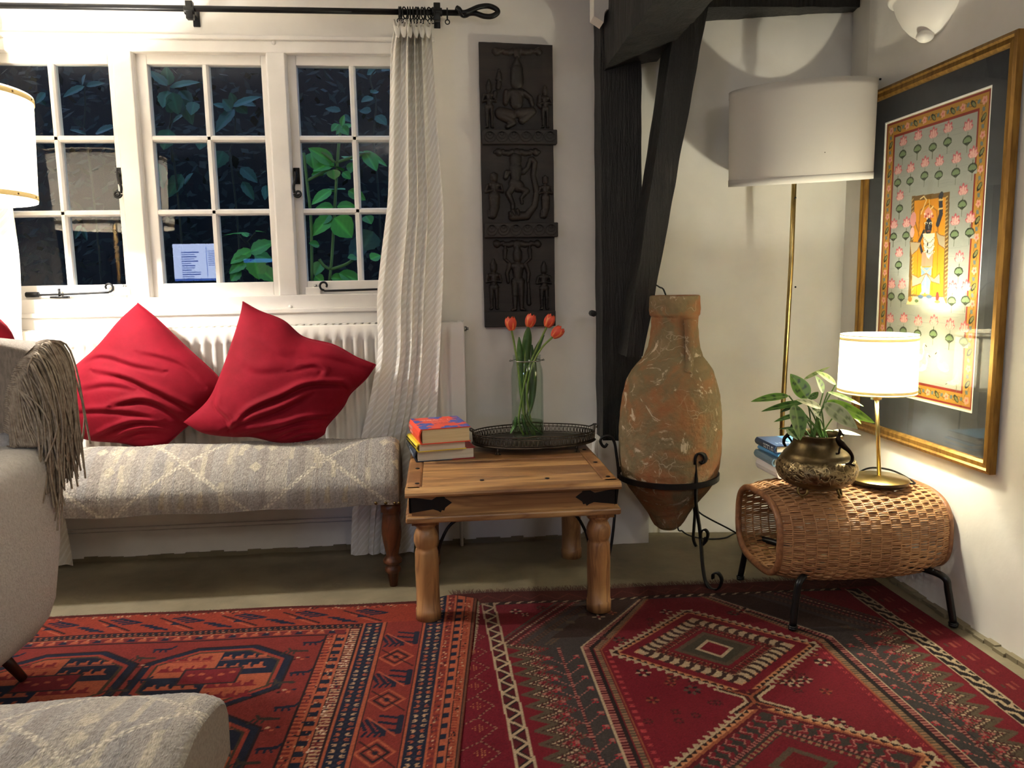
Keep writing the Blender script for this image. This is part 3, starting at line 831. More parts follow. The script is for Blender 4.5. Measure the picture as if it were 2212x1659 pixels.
def small_cross(x, y, c, r=.006):
    for dx, dy in ((0, 0), (r, r), (-r, r), (r, -r), (-r, -r)): cv.rect(x+dx-.003, y+dy-.003, x+dx+.003, y+dy+.003, c)
for sgn in (1, -1):
    sx = lambda x: x if sgn > 0 else 2*hexM-x
    xs = lambda y: .345+(2.24-y)*.026
    cv.line([(sx(xs(2.24)), 2.24), (sx(xs(.95)), .95)], .009, PNK, dash=.006, c2=DRED)
    for i in range(20):
        y = 2.18-i*.062
        for s in (-1, 1):
            x = sx(xs(y)+s*.045); cv.line([(sx(xs(y)+s*.006), y-.04), (sx(xs(y)+s*.034), y-.012)], .005, PNK, dash=.006, c2=GRY)
            small_cross(x, y, (170, 40, 52)); small_cross(x+.003, y+.005, PNK, .003)
# slanting brown stripes above the hexagon
for off in (0, .035, .05, .10, .115):
    a, b = (hexL-.22+off, 2.27), (hexL+.05+off, 2.60)
    for P in ([a, b], mir([a, b])): cv.line(P, .008, BRN if off < .1 else OLV, dash=.008, c2=(96, 70, 54))
cv.poly([(hexL-.10, 2.31), (hexL+.03, 2.31), (hexL+.26, 2.598), (hexL+.13, 2.598)], (54, 38, 34)); cv.poly(mir([(hexL-.10, 2.31), (hexL+.03, 2.31), (hexL+.26, 2.598), (hexL+.13, 2.598)]), (54, 40, 36))
for i in range(5):
    x, y = hexL-.08+i*.05, 2.36+i*.055
    cv.rect(x, y, x+.03, y+.02, OLV)
hexa_ = [(hexL, .9), (hexL, 2.236), (.70, 2.585), (2*hexM-.70, 2.585), (hexR, 2.236), (hexR, .9)]
cv.poly(hexa_, RED)
for wd, off, c, c2 in ((.020, .0, PNK, DRED), (.006, -.012, IVO, IVO), (.012, .016, BLK, BLK), (.018, .032, TAN, OLV), (.006, .045, ORG_, ORG_)):
    P = [(hexL+off, .9), (hexL+off, 2.236-off*.4), (.70+off*.5, 2.585)]
    cv.line(P, wd, c, dash=.006, c2=c2); cv.line(mir(P), wd, c, dash=.006, c2=c2)
# florets strewn over the red field
for i in range(150):
    x, y = rnd.uniform(hexL+.07, hexR-.07), rnd.uniform(1.0, 2.5)
    k = rnd.random()
    if k < .3: blossom(x, y, rnd.uniform(.018, .024), BLK, IVO if rnd.random() < .5 else OLV)
    elif k < .6: blossom(x, y, .017, (70, 34, 28), (150, 84, 54))
    else: blossom(x, y, .014, (78, 20, 28), (86, 40, 32))
for yy in range(30):
    for x in (hexL+.062, hexR-.062): small_cross(x, 2.2-yy*.03, (170, 60, 62), .004)
def diamond(cx, cy, a, b): return [(cx-a, cy), (cx, cy+b), (cx+a, cy), (cx, cy-b)]
def teeth(cx, cy, a, b, n, h, c, inside=False):
    P = diamond(cx, cy, a, b)
    for i in range(4):
        p, q = np.array(P[i]), np.array(P[(i+1) % 4]); d = (q-p)/n; nr = np.array([-d[1], d[0]]); nr /= np.linalg.norm(nr)
        if (p+q-2*np.array([cx, cy])) @ nr < 0: nr = -nr
        if inside: nr = -nr
        for k in range(n): cv.poly([p+d*k, p+d*(k+1), p+d*(k+.5)+nr*h], c)
def medallion(cx, cy, a, b, variant):
    r = b/a
    D = lambda k: diamond(cx, cy, a-k, b-k*r)
    cv.poly(D(-.012), RED)
    teeth(cx, cy, a-.008, b-.008*r, 17, .019, IVO); cv.line(D(.008), .006, IVO, True)
    cv.poly(D(.012), (52, 30, 26)); cv.poly(D(.028), ORG_); teeth(cx, cy, a-.033, b-.033*r, 17, .014, (196, 134, 92))
    cv.poly(D(.036), ORG_ if variant else RED); cv.poly(D(.046), RED if not variant else (96, 20, 28))
    if not variant:
        cv.poly(D(.078), (196, 140, 100)); cv.poly(D(.084), IVO)
        P = D(.112)
        for i in range(4):      # dark hooked blocks in the ivory band
            p, q = np.array(P[i]), np.array(P[(i+1) % 4]); d = (q-p)/9; nr = np.array([-d[1], d[0]]); nr /= np.linalg.norm(nr)
            for k in range(9):
                c0 = p+d*(k+.2); 
                cv.poly([c0-nr*.026, c0+d*.55-nr*.026, c0+d*.28+nr*.004, c0+d*.62+nr*.026, c0+d*.1+nr*.026, c0-d*.12+nr*.0], (66, 44, 38))
        cv.poly(D(.14), (110, 26, 30)); cv.line(D(.146), .006, TAN, True, .006, BRN); cv.poly(D(.152), (96, 22, 26)); cv.line(D(.164), .016, (78, 30, 28), True, .01, (120, 34, 34)); cv.line(D(.178), .005, TAN, True, .006, DRED)
        cv.poly(D(.186), RED); cv.poly(D(.205), OLV); cv.poly(D(.228), (72, 66, 52))
        cv.poly([(cx-.062, cy), (cx-.005, cy+.058), (cx+.058, cy-.006), (cx, cy-.062)], IVO); cv.poly([(cx-.047, cy), (cx-.004, cy+.044), (cx+.044, cy-.005), (cx, cy-.047)], RED)
    else:
        cv.poly(D(.064), (60, 54, 48))
        P = D(.104)
        for i in range(4):
            p, q = np.array(P[i]), np.array(P[(i+1) % 4]); d = (q-p)/8; nr = np.array([-d[1], d[0]]); nr /= np.linalg.norm(nr)
            for k in range(8):
                c0 = p+d*(k+.15); L = [c0-nr*.02, c0+d*.45-nr*.012, c0+d*.1+nr*.014, c0+d*.6+nr*.02]
                cv.line(L, .012, RED); cv.line([l+nr*.008 for l in L], .004, PNK)
        cv.line(D(.148), .012, PNK, True, .006, DRED); cv.poly(D(.158), (64, 52, 44)); cv.line(D(.178), .012, TAN, True, .009, RED); cv.poly(D(.192), RED); cv.poly(D(.25), OLV); cv.poly(D(.275), (110, 24, 30))
for k, (cy, v) in enumerate(((2.196, 0), (1.612, 1), (1.03, 0))):
    medallion(hexM+.006, cy, .335, .285, v)
for yj in (1.905, 1.32):
    for s in (-1, 1):
        P = [(hexM+.006+s*.085, yj+.06), (hexM+.006+s*.022, yj+.012), (hexM+.006+s*.022, yj-.012), (hexM+.006+s*.085, yj-.06)]
        cv.poly([(hexM+.006+s*.005, yj+.05), (hexM+.006+s*.07, yj+.05), (hexM+.006+s*.02, yj), (hexM+.006+s*.07, yj-.05), (hexM+.006+s*.005, yj-.05)], (88, 20, 28))
        cv.line(P, .010, IVO); cv.line([(x-s*.014, y) for x, y in P], .009, (52, 30, 26)); cv.line([(x-s*.025, y) for x, y in P], .008, ORG_)
# borders
cv.poly([(.0, 2.75), (1.65, 2.75), (1.65, 2.60), (.0, 2.60)], (78, 30, 28))
for i in range(16): 
    x = .1+i*.1; cv.line([(x, 2.625), (x+.05, 2.672), (x+.1, 2.625)], .005, (112, 50, 42)); 
cv.rect(.10, 2.592, 1.5, 2.612, BLK)
for i in range(34):
    x = .12+i*.0415; cv.poly([(x, 2.594), (x+.014, 2.594), (x+.034, 2.610), (x+.02, 2.610)], IVO)
cv.poly([(-.1, 2.60), (.125, 2.60), (.16, .9), (-.1, .9)], (112, 20, 34))
for i in range(14):
    y = 2.40-i*.105; x = .075
    cv.line([(x-.07, y-.05), (x, y), (x+.045, y-.05), (x, y-.1)], .005, (150, 110, 84), dash=.007, c2=DRED)
    for a in range(5):
        for b in range(5-abs(a-2)*2): cv.rect(x-.02+a*.009, y-.05+(b-(4-abs(a-2)*2)/2)*.008, x-.016+a*.009, y-.046+(b-(4-abs(a-2)*2)/2)*.008, (182, 118, 74))
zigzag_band(lambda y: .148+(2.62-y)*.031, 2.605, .95, .046, .034)
cv.poly([(1.45, 2.612), (1.65, 2.612), (1.65, .9), (1.45, .9)], (112, 24, 34))
for i in range(18):
    y = 2.56-i*.085; cv.rect(1.555, y, 1.563, y+.035, (150, 74, 60)); cv.rect(1.575, y+.01, 1.583, y+.045, (140, 62, 52)); cv.rect(1.535, y+.01, 1.543, y+.03, (84, 66, 50))
xb = lambda y: 1.49-(2.58-y)*.012
cv.poly([(xb(2.60)-.026, 2.60), (xb(2.60)+.026, 2.60), (xb(.9)+.026, .9), (xb(.9)-.026, .9)], BLK)
for s in (-1, 1): cv.line([(xb(2.60)+s*.024, 2.60), (xb(.9)+s*.024, .9)], .005, IVO)
for i in range(28):     # running reciprocal hooks
    y = 2.585-i*.062; x = xb(y)
    cv.line([(x-.020, y), (x-.004, y-.012), (x-.004, y-.034), (x+.006, y-.044)], .011, IVO); cv.line([(x+.018, y-.03), (x+.006, y-.040), (x+.012, y-.058), (x+.022, y-.062)], .010, IVO)
for i in range(9):
    blossom(.24+.0*i, 2.53, .02, BLK, IVO); blossom(.33, 2.55, .016, BLK, OLV); blossom(.27, 2.50, .015, IVO, BLK)
cv.a = cv.a*(1-np.clip((cv.Y-2.15)/.5, 0, 1)[..., None]*.30)+np.array((84, 56, 48))*np.clip((cv.Y-2.15)/.5, 0, 1)[..., None]*.30      # worn, dustier end
def rug2pos(X, Y):
    yy = Y-.036*(X-.8)+.004*np.sin(X*9)*(Y > 2.6)
    xx = X+.006*np.sin(Y*6+1)*(X > 1.3)
    z = .006+.0012*np.sin(X*13+Y*4)+.0015*np.sin(Y*7-X*3)
    return np.stack([xx, yy, z], -1)
rug_r = rug('red_rug', cv, rug2pos, 'deep crimson rug with diamond medallions under the wicker table', None)
fringe(rug_r, (.02, 2.725), (1.62, 2.668), 900, .05, (0, 1, 0), fringe_rug)

# brick-red rug with navy bands, drawn from its right edge (u, leftwards) and top edge (v, towards the viewer)
BR, BR2, NV, LO, CRM, DK, RW = (142, 54, 40), (128, 46, 40), (32, 36, 54), (172, 88, 60), (190, 150, 116), (44, 30, 32), (116, 42, 42)
cv = Canvas(0, 0, 1.74, 1.95, .0037, BR2)
def stripe_u(u, w, c, v0=0, v1=2, dash=None, c2=None): cv.line([(u, v0), (u, v1)], w, c, dash=dash, c2=c2)
# field of octagons
cv.rect(.49, .255, 1.8, 1.95, BR2)
def octagon(cu, v):
    a, b, k = .215, .175, .085
    O = lambda s: [(cu-a*s, v-b*s+k*s), (cu-a*s+k*1.5*s, v-b*s), (cu+a*s-k*1.5*s, v-b*s), (cu+a*s, v-b*s+k*s), (cu+a*s, v+b*s-k*s), (cu+a*s-k*1.5*s, v+b*s), (cu-a*s+k*1.5*s, v+b*s), (cu-a*s, v+b*s-k*s)]
    cv.poly(O(1.06), DK); cv.poly(O(1.02), NV); cv.poly(O(.93), (150, 58, 46)); cv.poly(O(.87), (70, 58, 44))
    base = O(.83); cv.poly(base, LO)
    cv.poly([(u_, v_) for u_, v_ in [(cu, v), (cu-a*.83, v), base[0], base[1], (cu, v-b*.83)]], NV)
    cv.poly([(cu, v), (cu+a*.83, v), base[4], base[5], (cu, v+b*.83)], NV)
    for s1, s2 in ((-1, -1), (1, -1), (-1, 1), (1, 1)):
        col = LO if s1*s2 > 0 else (128, 34, 40)
        for r in range(2):
            uu, vv = cu+s1*.085, v+s2*(.052+.058*r)
            for k2 in range(4):
                x = uu-.06+k2*.036; cv.poly([(x, vv+.012), (x+.03, vv+.012), (x+.03, vv-.004), (x+.015, vv-.004), (x+.015, vv-.016), (x+.007, vv-.016), (x+.007, vv)], col)
            cv.line([(uu-.065, vv+.016), (uu+.08, vv+.016)], .007, col)
    cv.rect(cu-.085, v-.045, cu+.085, v+.045, (118, 32, 38)); cv.line([(cu-.085, v-.045), (cu+.085, v-.045), (cu+.085, v+.045), (cu-.085, v+.045)], .008, (52, 40, 40), True)
    for k2 in range(5): cv.ell(cu-.06+k2*.03, v+rnd.uniform(-.02, .02), .010, .007, LO)
for r in range(5):
    for c in range(3): octagon(.80+c*.47, .475+r*.385)
def bird(u, v, c, s=1):
    cv.line([(u-.03*s, v), (u+.02*s, v+.004)], .012, c); cv.line([(u-.03*s, v), (u-.04*s, v-.016)], .009, c)
    for k2 in range(3): cv.line([(u-.015*s+k2*.015, v+.002), (u-.02*s+k2*.018, v+.02)], .007, c)
for r in range(9):
    for c in range(3):
        u, v = .55+c*.47, .29+r*.19
        bird(u-.01, v, NV); bird(u+.01, v+.055, (60, 52, 44), -1)
        for k2 in range(4): cv.ell(u-.02+k2*.014, v+.1+(k2 % 2)*.012, .007, .005, (NV, LO, CRM, DK)[k2])
# inner border stripes on the right
u = .38
for w, c, c2, dash in ((.008, LO, None, None), (.005, DK, None, None), (.032, RW, CRM, .007), (.004, DK, None, None), (.007, LO, None, None), (.026, LO, NV, .022), (.004, DK, None, None), (.007, LO, None, None), (.022, BR2, LO, .009), (.006, DK, None, None)):
    stripe_u(u+w/2, w, c, .2, 2, dash, c2); u += w
def speck_u(u0, u1, v0, v1, n, cols):
    for i in range(n):
        a, b = rnd.uniform(u0, u1), rnd.uniform(v0, v1); c = rnd.choice(cols); cv.rect(a, b, a+rnd.uniform(.003, .007), b+rnd.uniform(.004, .009), c)
speck_u(.395, .425, .22, 1.9, 420, (CRM, (226, 196, 170), RW, NV))
speck_u(.43, .49, .22, 1.9, 260, (LO, DK, NV, CRM))
def navy_band(u0, u1, v0):
    cv.rect(u0, v0, u1, 2, NV); um = (u0+u1)/2
    v = v0+.015
    while v < 1.93:
        for s in (-1, 1):
            cv.poly([(um+s*.006, v), (um+s*.012, v-.006), (um+s*.024, v-.003), (um+s*.012, v+.002), (um+s*.024, v+.007), (um+s*.010, v+.008)], CRM if rnd.random() < .6 else LO)
        cv.poly([(um-.006, v+.011), (um+.006, v+.011), (um+.003, v+.018), (um-.003, v+.018)], (46, 44, 62)); v += .0235
    for uu in (u0-.004, u1+.004): stripe_u(uu, .009, LO, v0, 2); 
    for uu in (u0-.010, u1+.010): stripe_u(uu, .004, DK, v0, 2)
# main border of hooked leaves on the right
cv.rect(.18, 0, .312, 2, (134, 50, 42))
def hook(u, v, c, flip=1):
    cv.line([(u-.048, v-.035), (u-.048, v+.035)], .020, c)
    for k2 in range(3): cv.line([(u-.044, v-.03+k2*.03), (u+.012, v-.045+k2*.03)], .011, c)
    for k2 in range(3): cv.line([(u-.010+k2*.028, v+.045-k2*.012), (u+.03+k2*.02, v-.02-k2*.006)], .011, c); 
    for k2 in range(4): cv.line([(u-.01+k2*.017, v+.03), (u+.0+k2*.017, v+.05)], .008, c)
    cv.line([(u-.04, v+.05), (u+.05, v-.04)], .006, LO)
def rhomb(u, v, c):
    for s in (1, .68, .36):
        cv.line([(u-.055*s, v), (u, v-.055*s), (u+.055*s, v), (u, v+.055*s)], .007, c if s != .68 else DK, True)
    cv.ell(u, v, .008, .008, NV)
for i in range(7):
    hook(.245, .29+i*.245, NV); rhomb(.25, .41+i*.245, LO)
    cv.line([(.30, .36+i*.245), (.19, .47+i*.245)], .005, DK)
navy_band(.108, .172, .0); navy_band(.318, .380, .165)
# outer stripes on the right edge
u = .0
for w, c, c2, dash in ((.010, (112, 70, 52), None, None), (.004, DK, None, None), (.005, LO, None, None), (.020, BR, LO, .006), (.004, DK, None, None), (.006, LO, None, None), (.020, LO, NV, .024), (.004, DK, None, None), (.006, LO, None, None), (.022, RW, BR, .012)):
    stripe_u(u+w/2, w, c, 0, 2, dash, c2); u += w
speck_u(.018, .040, 0, 1.9, 260, (DK, CRM, LO)); speck_u(.080, .098, 0, 1.9, 220, (CRM, LO, DK))
# top border
cv.rect(.185, 0, 1.8, .165, (146, 56, 40)); cv.rect(.185, 0, 1.8, .022, (84, 32, 28)); 
speck_u(.2, 1.74, .016, .034, 260, (CRM, DK, LO))
def tleaf(u, v):
    cv.line([(u-.07, v+.05), (u+.07, v-.045)], .008, DK); cv.line([(u-.062, v+.062), (u+.04, v-.008)], .006, LO)
    for k2 in range(4): cv.line([(u-.075+k2*.022, v-.01-k2*.011), (u-.03+k2*.018, v-.002-k2*.012)], .011, NV)
    cv.line([(u-.085, v-.012), (u-.005, v-.05)], .010, NV)
    for k2 in range(4): cv.line([(u+.02+k2*.02, v+.045-k2*.011), (u+.06+k2*.018, v+.042-k2*.011)], .010, NV)
    cv.line([(u+.015, v+.052), (u+.095, v+.012)], .010, NV)
    cv.poly([(u-.02, v+.014), (u+.012, v-.012), (u+.02, v+.016)], NV)
for i in range(7): tleaf(.40+i*.21, .098)
cv.rect(.31, .165, 1.8, .198, DK); 
for i in range(75): 
    x = .33+i*.019; cv.ell(x, .176, .0055, .005, NV); cv.rect(x+.006, .171, x+.012, .178, LO); cv.rect(x, .186, x+.009, .190, CRM if i % 2 else LO)
navy_band(.318, .380, .165)
cv.rect(.46, .198, 1.8, .205, LO); cv.rect(.44, .205, 1.8, .240, RW)
for i in range(36): 
    x = .47+i*.036; cv.poly([(x, .230), (x+.006, .214), (x+.022, .214), (x+.027, .230)], NV if i % 3 == 0 else LO); cv.ell(x+.012, .210, .004, .003, CRM)
cv.rect(.49, .240, 1.8, .246, DK)
def rug1pos(U, Vv):
    skew = .070*np.exp(-U/.25)+.028
    x = .112-U-skew*Vv
    y = 2.668+.034*U-Vv+.038*np.exp(-((U-.10)/.055)**2)*np.exp(-Vv/.05)
    z = .0095+.0015*np.sin(U*11+Vv*3)+.001*np.sin(Vv*9)-.003*np.clip((.03-U)/.03, 0, 1)
    z += .004*np.exp(-((U-.04)/.05)**2)
    return np.stack([x, y, z], -1)
rug_l = rug('brick_red_rug', cv, rug1pos, 'brick red rug with navy bands in front of the upholstered bench', None)
fringe(rug_l, (-1.6, 2.728), (-.06, 2.672), 700, .022, (0, 1, 0), fringe_rug)
fringe(rug_l, (.112, 2.66), (.03, 1.72), 260, .02, (1, 0, 0), M('pale_warp_ends', (150, 132, 106), .95), z=.006)

# ------------------------------------------------------------------ radiator
m = MB(); RY = 3.225
rx0, rx1, rz0, rz1 = -1.70, .105, .25, .985
rad = empty('radiator', ((rx0+rx1)/2, 3.26, 0), 'white ribbed panel radiator below the window', 'radiator')
xs = []; n = 39; pitch = (rx1-rx0-.10)/n
prof = [(rx0, RY), (rx0+.05, RY)]
for i in range(n):
    a = rx0+.05+i*pitch
    prof += [(a+pitch*.10, RY), (a+pitch*.24, RY+.016), (a+pitch*.62, RY+.016), (a+pitch*.76, RY)]
prof += [(rx1-.05, RY), (rx1, RY)]
zs = [(rz0, 0), (rz0+.045, 0), (rz0+.065, 1), (rz1-.068, 1), (rz1-.050, 0), (rz1-.006, 0), (rz1, -.3)]
P = np.zeros((len(prof), len(zs), 3))
for i, (x, y) in enumerate(prof):
    for j, (z, k) in enumerate(zs): P[i, j] = (x, RY+(y-RY)*max(k, 0)+(.006 if j == len(zs)-1 else 0), z)
grid('front_panel', P, rad_paint, rad)
boxes('body', [((rx0+.004, RY+.018, rz0+.01), (rx1-.004, 3.30, rz1-.006))], rad_paint, rad)
boxes('side_panel', [((rx1-.003, RY-.001, rz0), (rx1+.003, 3.30, rz1+.004))], rad_paint, rad, bevel=.002)
boxes('side_panel', [((rx0-.003, RY-.001, rz0), (rx0+.003, 3.30, rz1+.004))], rad_paint, rad, bevel=.002)
m = MB(); 
for i in range(60): x = rx0+.02+i*.0298; m.box((x, RY+.02, rz1-.004), (x+.018, 3.29, rz1+.003))
m.build('top_grille', rad_paint, rad, smooth=False)
m = MB(); m.tube([(rx1, 3.26, .955), (rx1+.014, 3.26, .955)], .011, 8); m.tube([(rx1+.014, 3.26, .955), (rx1+.022, 3.26, .955)], .006, 6); m.build('bleed_valve', steel, rad)
for bx in (rx0+.2, rx1-.24): boxes('bracket', [((bx, 3.29, .3), (bx+.04, 3.319, .8))], rad_paint, rad)
m = MB(); m.tube([(rx1-.03, 3.27, .26), (rx1-.03, 3.27, 0)], .0075); m.build('pipe', rad_paint, rad)

# ------------------------------------------------------------------ curtains
RODY = 3.235
rod = empty('curtain_rod', (-.7, RODY, 2.22), 'black iron curtain pole with twisted loop finial', 'curtain pole')
pA, pB = at(-300, 7, y=RODY), at(1000, 28, y=RODY)
MB().tube([pA, pB], .0115, 12).build('pole', blackiron, rod)
fp = [at(a, b, y=RODY+d) for a, b, d in ((990, 27, -.004), (1005, 27, -.016), (1018, 22, -.012), (1035, 15, -.004), (1055, 13, 0), (1071, 19, 0), (1075, 27, 0), (1063, 35, 0), (1046, 35, .002), (1027, 29, .008), (1014, 29, .014), (1005, 33, .004), (998, 31, -.010), (992, 21, -.016), (986, 17, -.012))]
MB().tube(smooth_path(fp, 6), .0105, 10).build('finial', blackiron, rod)
for px, py in ((410, 22), (944, 26)):
    p = at(px, py, y=RODY)
    m = MB(); m.box((p[0]-.013, 3.312, p[2]-.036), (p[0]+.013, 3.322, p[2]+.03)); m.box((p[0]-.010, RODY, p[2]-.008), (p[0]+.010, 3.318, p[2]+.008))
    m.tube([(p[0]-.02, RODY, p[2]), (p[0]+.02, RODY, p[2])], .0165, 10); m.box((p[0]-.013, RODY-.014, p[2]-.034), (p[0]+.013, RODY+.014, p[2]+.032))
    m.build('bracket', blackiron, rod, bevel=.002)
def ring_at(px, py, tilt, label, group):
    p = at(px, py, y=RODY)
    m = MB(); ax = (math.cos(tilt), math.sin(tilt), .0); c = p-np.array([0, 0, .006])
    m.torus(c, .021, .0028, ax, 20, 6)
    o = m.build('curtain_ring', blackiron); tag(o, label, 'curtain ring', group)
    e = MB(); e.torus(c-np.array([0, 0, .030]), .0085, .0022, (-math.sin(tilt), math.cos(tilt), 0), 14, 6); e.build('eyelet', blackiron, o)
    return o
ORD = ('leftmost', 'second from the left', 'third from the left', 'fourth from the left', 'fifth from the left', 'sixth from the left', 'sixth from the right', 'fifth from the right', 'fourth from the right', 'third from the right', 'second from the right', 'rightmost')
for i, px in enumerate((862, 866, 874, 881, 886, 892, 898, 904, 913, 918, 928, 934)):
    ring_at(px, 24+(px-862)*.02, rnd.uniform(-.5, .5), 'black iron ring, %s of the twelve bunched above the right-hand curtain' % ORD[i], 'bunched curtain rings')
ring_at(966, 27, .0, 'single black curtain ring hanging free beside the pole finial', None)

def curtain(label, left, right, y0, folds, zt, zb, phase, amp=.03, nu=170, nv=150, head=None):
    """left/right: outline pixels (px, py) from heading to hem, on the hanging plane"""
    L = np.array([at(a, b, y=y0) for a, b in left]); R = np.array([at(a, b, y=y0) for a, b in right])
    z = np.linspace(zt, zb, nv)
    lx = np.interp(-z, -L[:, 2], L[:, 0]); rx = np.interp(-z, -R[:, 2], R[:, 0])
    k = np.ones(9)/9
    lx = np.convolve(np.pad(lx, 4, 'edge'), k, 'valid'); rx = np.convolve(np.pad(rx, 4, 'edge'), k, 'valid')
    P = np.zeros((nu, nv, 3)); uv = np.zeros((nu, nv, 2)); W = (rx-lx).max()*1.7
    for j in range(nv):
        t = j/(nv-1); u = np.linspace(0, 1, nu)
        w = u+.035*np.sin(2*PI*u*1.5+phase+t*1.4)+.012*np.sin(2*PI*u*4+t*5)
        a = amp*(.9-.35*t)+.02*math.exp(-t*16)
        ph = 2*PI*folds*w+phase+.8*math.sin(t*2.6)
        f = np.sin(ph)+.35*np.sin(2*ph+1+3*t)+.9*math.exp(-t*14)*np.sin(ph*2.1)
        P[:, j, 0] = lerp(lx[j], rx[j], np.clip(u+.012*np.sin(2*ph)*(u*(1-u)*4), 0, 1)); P[:, j, 1] = y0+a*f*(.4+.6*np.sin(PI*np.clip(u, .06, .94)))-.028*np.exp(-((z[j]-.93)/.25)**2)
        P[:, j, 2] = z[j]+.010*np.sin(ph*1.0)*math.exp(-t*22)
        uv[:, j, 0] = u*W; uv[:, j, 1] = z[j]
    t = empty('curtain', ((L[0][0]+R[0][0])/2, y0, zt), label, 'curtain')
    grid('cloth', P, curtain_cloth, t, uv=uv)
    m = MB()     # stiff looped heading tape
    for i in range(6):
        x = lerp(lx[0], rx[0], (i+.5)/6); 
        m.tube([(x-.012, y0-.03, zt-.015), (x-.006, y0-.045, zt-.045), (x+.004, y0-.045, zt-.05), (x+.012, y0-.03, zt-.02)], .006, 6, flat=(0, .3, 1))
    m.build('heading_pleats', curtain_cloth, t); return t
zt = at(890, 47, y=3.17)[2]
curtain('white ribbed curtain hanging right of the window, over the radiator end', [(862, 40), (846, 70), (843, 130), (840, 330), (838, 430), (822, 560), (814, 640), (818, 760), (800, 860), (776, 960), (760, 1100), (757, 1200)],
        [(930, 40), (932, 70), (937, 150), (950, 350), (959, 460), (957, 620), (950, 760), (944, 890), (925, 1000), (905, 1100), (890, 1212)], 3.185, 4.6, zt, .012, .6, amp=.022)
curtain('white ribbed curtain behind the lit lamp at the left edge', [(-200, 12), (-190, 300), (-170, 700), (-120, 1213)],
        [(-20, 12), (5, 250), (28, 430), (48, 560), (56, 660), (58, 720), (90, 900), (140, 1100), (160, 1213)], 3.235, 4.2, zt-.01, .012, 2.2, nu=130)

# ------------------------------------------------------------------ upholstered bench and footstool in the same kilim
def kilim_canvas(x0, x1, s1, cell, off, seed):
    cv = Canvas(x0, 0, x1, s1, .0042, (150, 142, 132)); r = random.Random(seed)
    x = x0
    while x < x1:        # slubby warp stripes
        w = r.uniform(.006, .03); c = r.choice([(176, 168, 157), (168, 161, 152), (171, 165, 157), (162, 154, 145), (182, 174, 161), (164, 159, 153)])
        cv.rect(x, 0, x+w, s1, c); x += w
    for i in range(26):
        x = r.uniform(x0, x1); y = r.uniform(0, s1); cv.rect(x, y, x+.018, y+r.uniform(.05, .12), (198, 188, 168))
    W = (228, 219, 198)
    k = math.floor((x0-off)/cell)-1
    while off+k*cell < x1+cell:
        a = off+k*cell
        for o in (-.006, .006):
            cv.line([(a+o, -.02), (a+cell+o, cell*.78)], .006, W, dash=.0085, c2=(184, 174, 158)); cv.line([(a+o, cell*.78), (a+cell+o, -.02)], .006, W, dash=.0085, c2=(184, 174, 158))
            cv.line([(a+o, cell*.78), (a+cell+o, cell*1.58)], .006, W, dash=.0085, c2=(184, 174, 158)); cv.line([(a+o, cell*1.58), (a+cell+o, cell*.78)], .006, W, dash=.0085, c2=(184, 174, 158))
        cx = a+cell*.5
        for dx, dy in ((0, .335), (-.05, .27), (0, .27), (.05, .27), (0, .17), (0, .40)):
            q = cx+cell*.5+dx; rr = .021; cv.poly([(q-rr, dy), (q, dy+rr*1.2), (q+rr, dy), (q, dy-rr*1.2)], (206, 196, 174))
        for dx in (-.07, 0, .065): cv.poly([(cx+dx-.012, .02), (cx+dx+.012, .02), (cx+dx+.014, .085), (cx+dx, .075)], (182, 170, 148))
        k += 1
    return cv
def upholstery(name, parent, x0, x1, y0, y1, z0, zs, zt, canvas_cell, off, seed, endr=.055):
    """padded seat: section front hem - shoulder - crown - back hem, rounded ends"""
    sec = smooth_path([(y0, z0), (y0-.004, z0+.05), (y0, zs-.025), (y0+.03, zs+.02), (y0+(y1-y0)*.27, lerp(zs, zt, .75)), ((y0+y1)/2, zt), (y0+(y1-y0)*.73, lerp(zs, zt, .8)), (y1-.03, zs+.025), (y1, zs-.02), (y1, z0)], 14)
    sec = np.array(sec); d = np.r_[0, np.cumsum(np.hypot(*np.diff(sec, axis=0).T))]
    n = int(d[-1]/.0042); s = np.linspace(0, d[-1], n); Y, Z = np.interp(s, d, sec[:, 0]), np.interp(s, d, sec[:, 1])
    cv = kilim_canvas(x0, x1, d[-1], canvas_cell, off, seed); xs = cv.x; xs = xs-(xs[-1]+xs[0])/2+(x0+x1)/2
    nu = len(xs); C = cv.a[:, np.minimum((s/cv.res).astype(int), cv.a.shape[1]-1)]
    P = np.zeros((nu, n, 3)); ym, zm = (y0+y1)/2, (z0+zs)/2
    e = np.minimum(xs-x0, x1-xs); q = np.clip(1-e/endr, 0, 1)
    k = (1-(1-np.sqrt(np.clip(1-q**2.6, 0, 1)))*.42)          # ends draw in
    for i in range(nu):
        kk = k[i]
        P[i, :, 0] = xs[i]; P[i, :, 1] = ym+(Y-ym)*(.72+.28*kk); P[i, :, 2] = z0+(Z-z0)*(np.where(Z > zs-.03, .62+.38*kk, 1) if kk < 1 else 1)
    wob = .0035*np.sin(P[..., 0]*23)*np.clip((P[..., 2]-z0)*4, 0, 1)+RS.normal(0, .0006, P.shape[:2])
    P[..., 2] += wob; P[:, 0, 2] += .003*np.sin(xs*17); 
    c = lin(np.clip(C*(1+RS.normal(0, .07, C.shape[:2]+(1,))), 0, 255))
    o = grid(name, P, kilim, parent, colors=c)
    m = MB()
    for ii in (0, nu-1):
        m = MB(); pts = [tuple(P[ii, j]) for j in range(0, n, 6)]; b = len(m.v); m.v += pts; m.f.append(tuple(range(b, b+len(pts))) if ii else tuple(range(b+len(pts)-1, b-1, -1)))
        e = m.build('end_panel', M('kilim_plain', (166, 157, 145), .95, c2=(150, 142, 132), scale=140, bump=.7, bscale=260, spec=.1) if 'kilim_plain' not in bpy.data.materials else bpy.data.materials['kilim_plain'], parent, smooth=False)
    return o
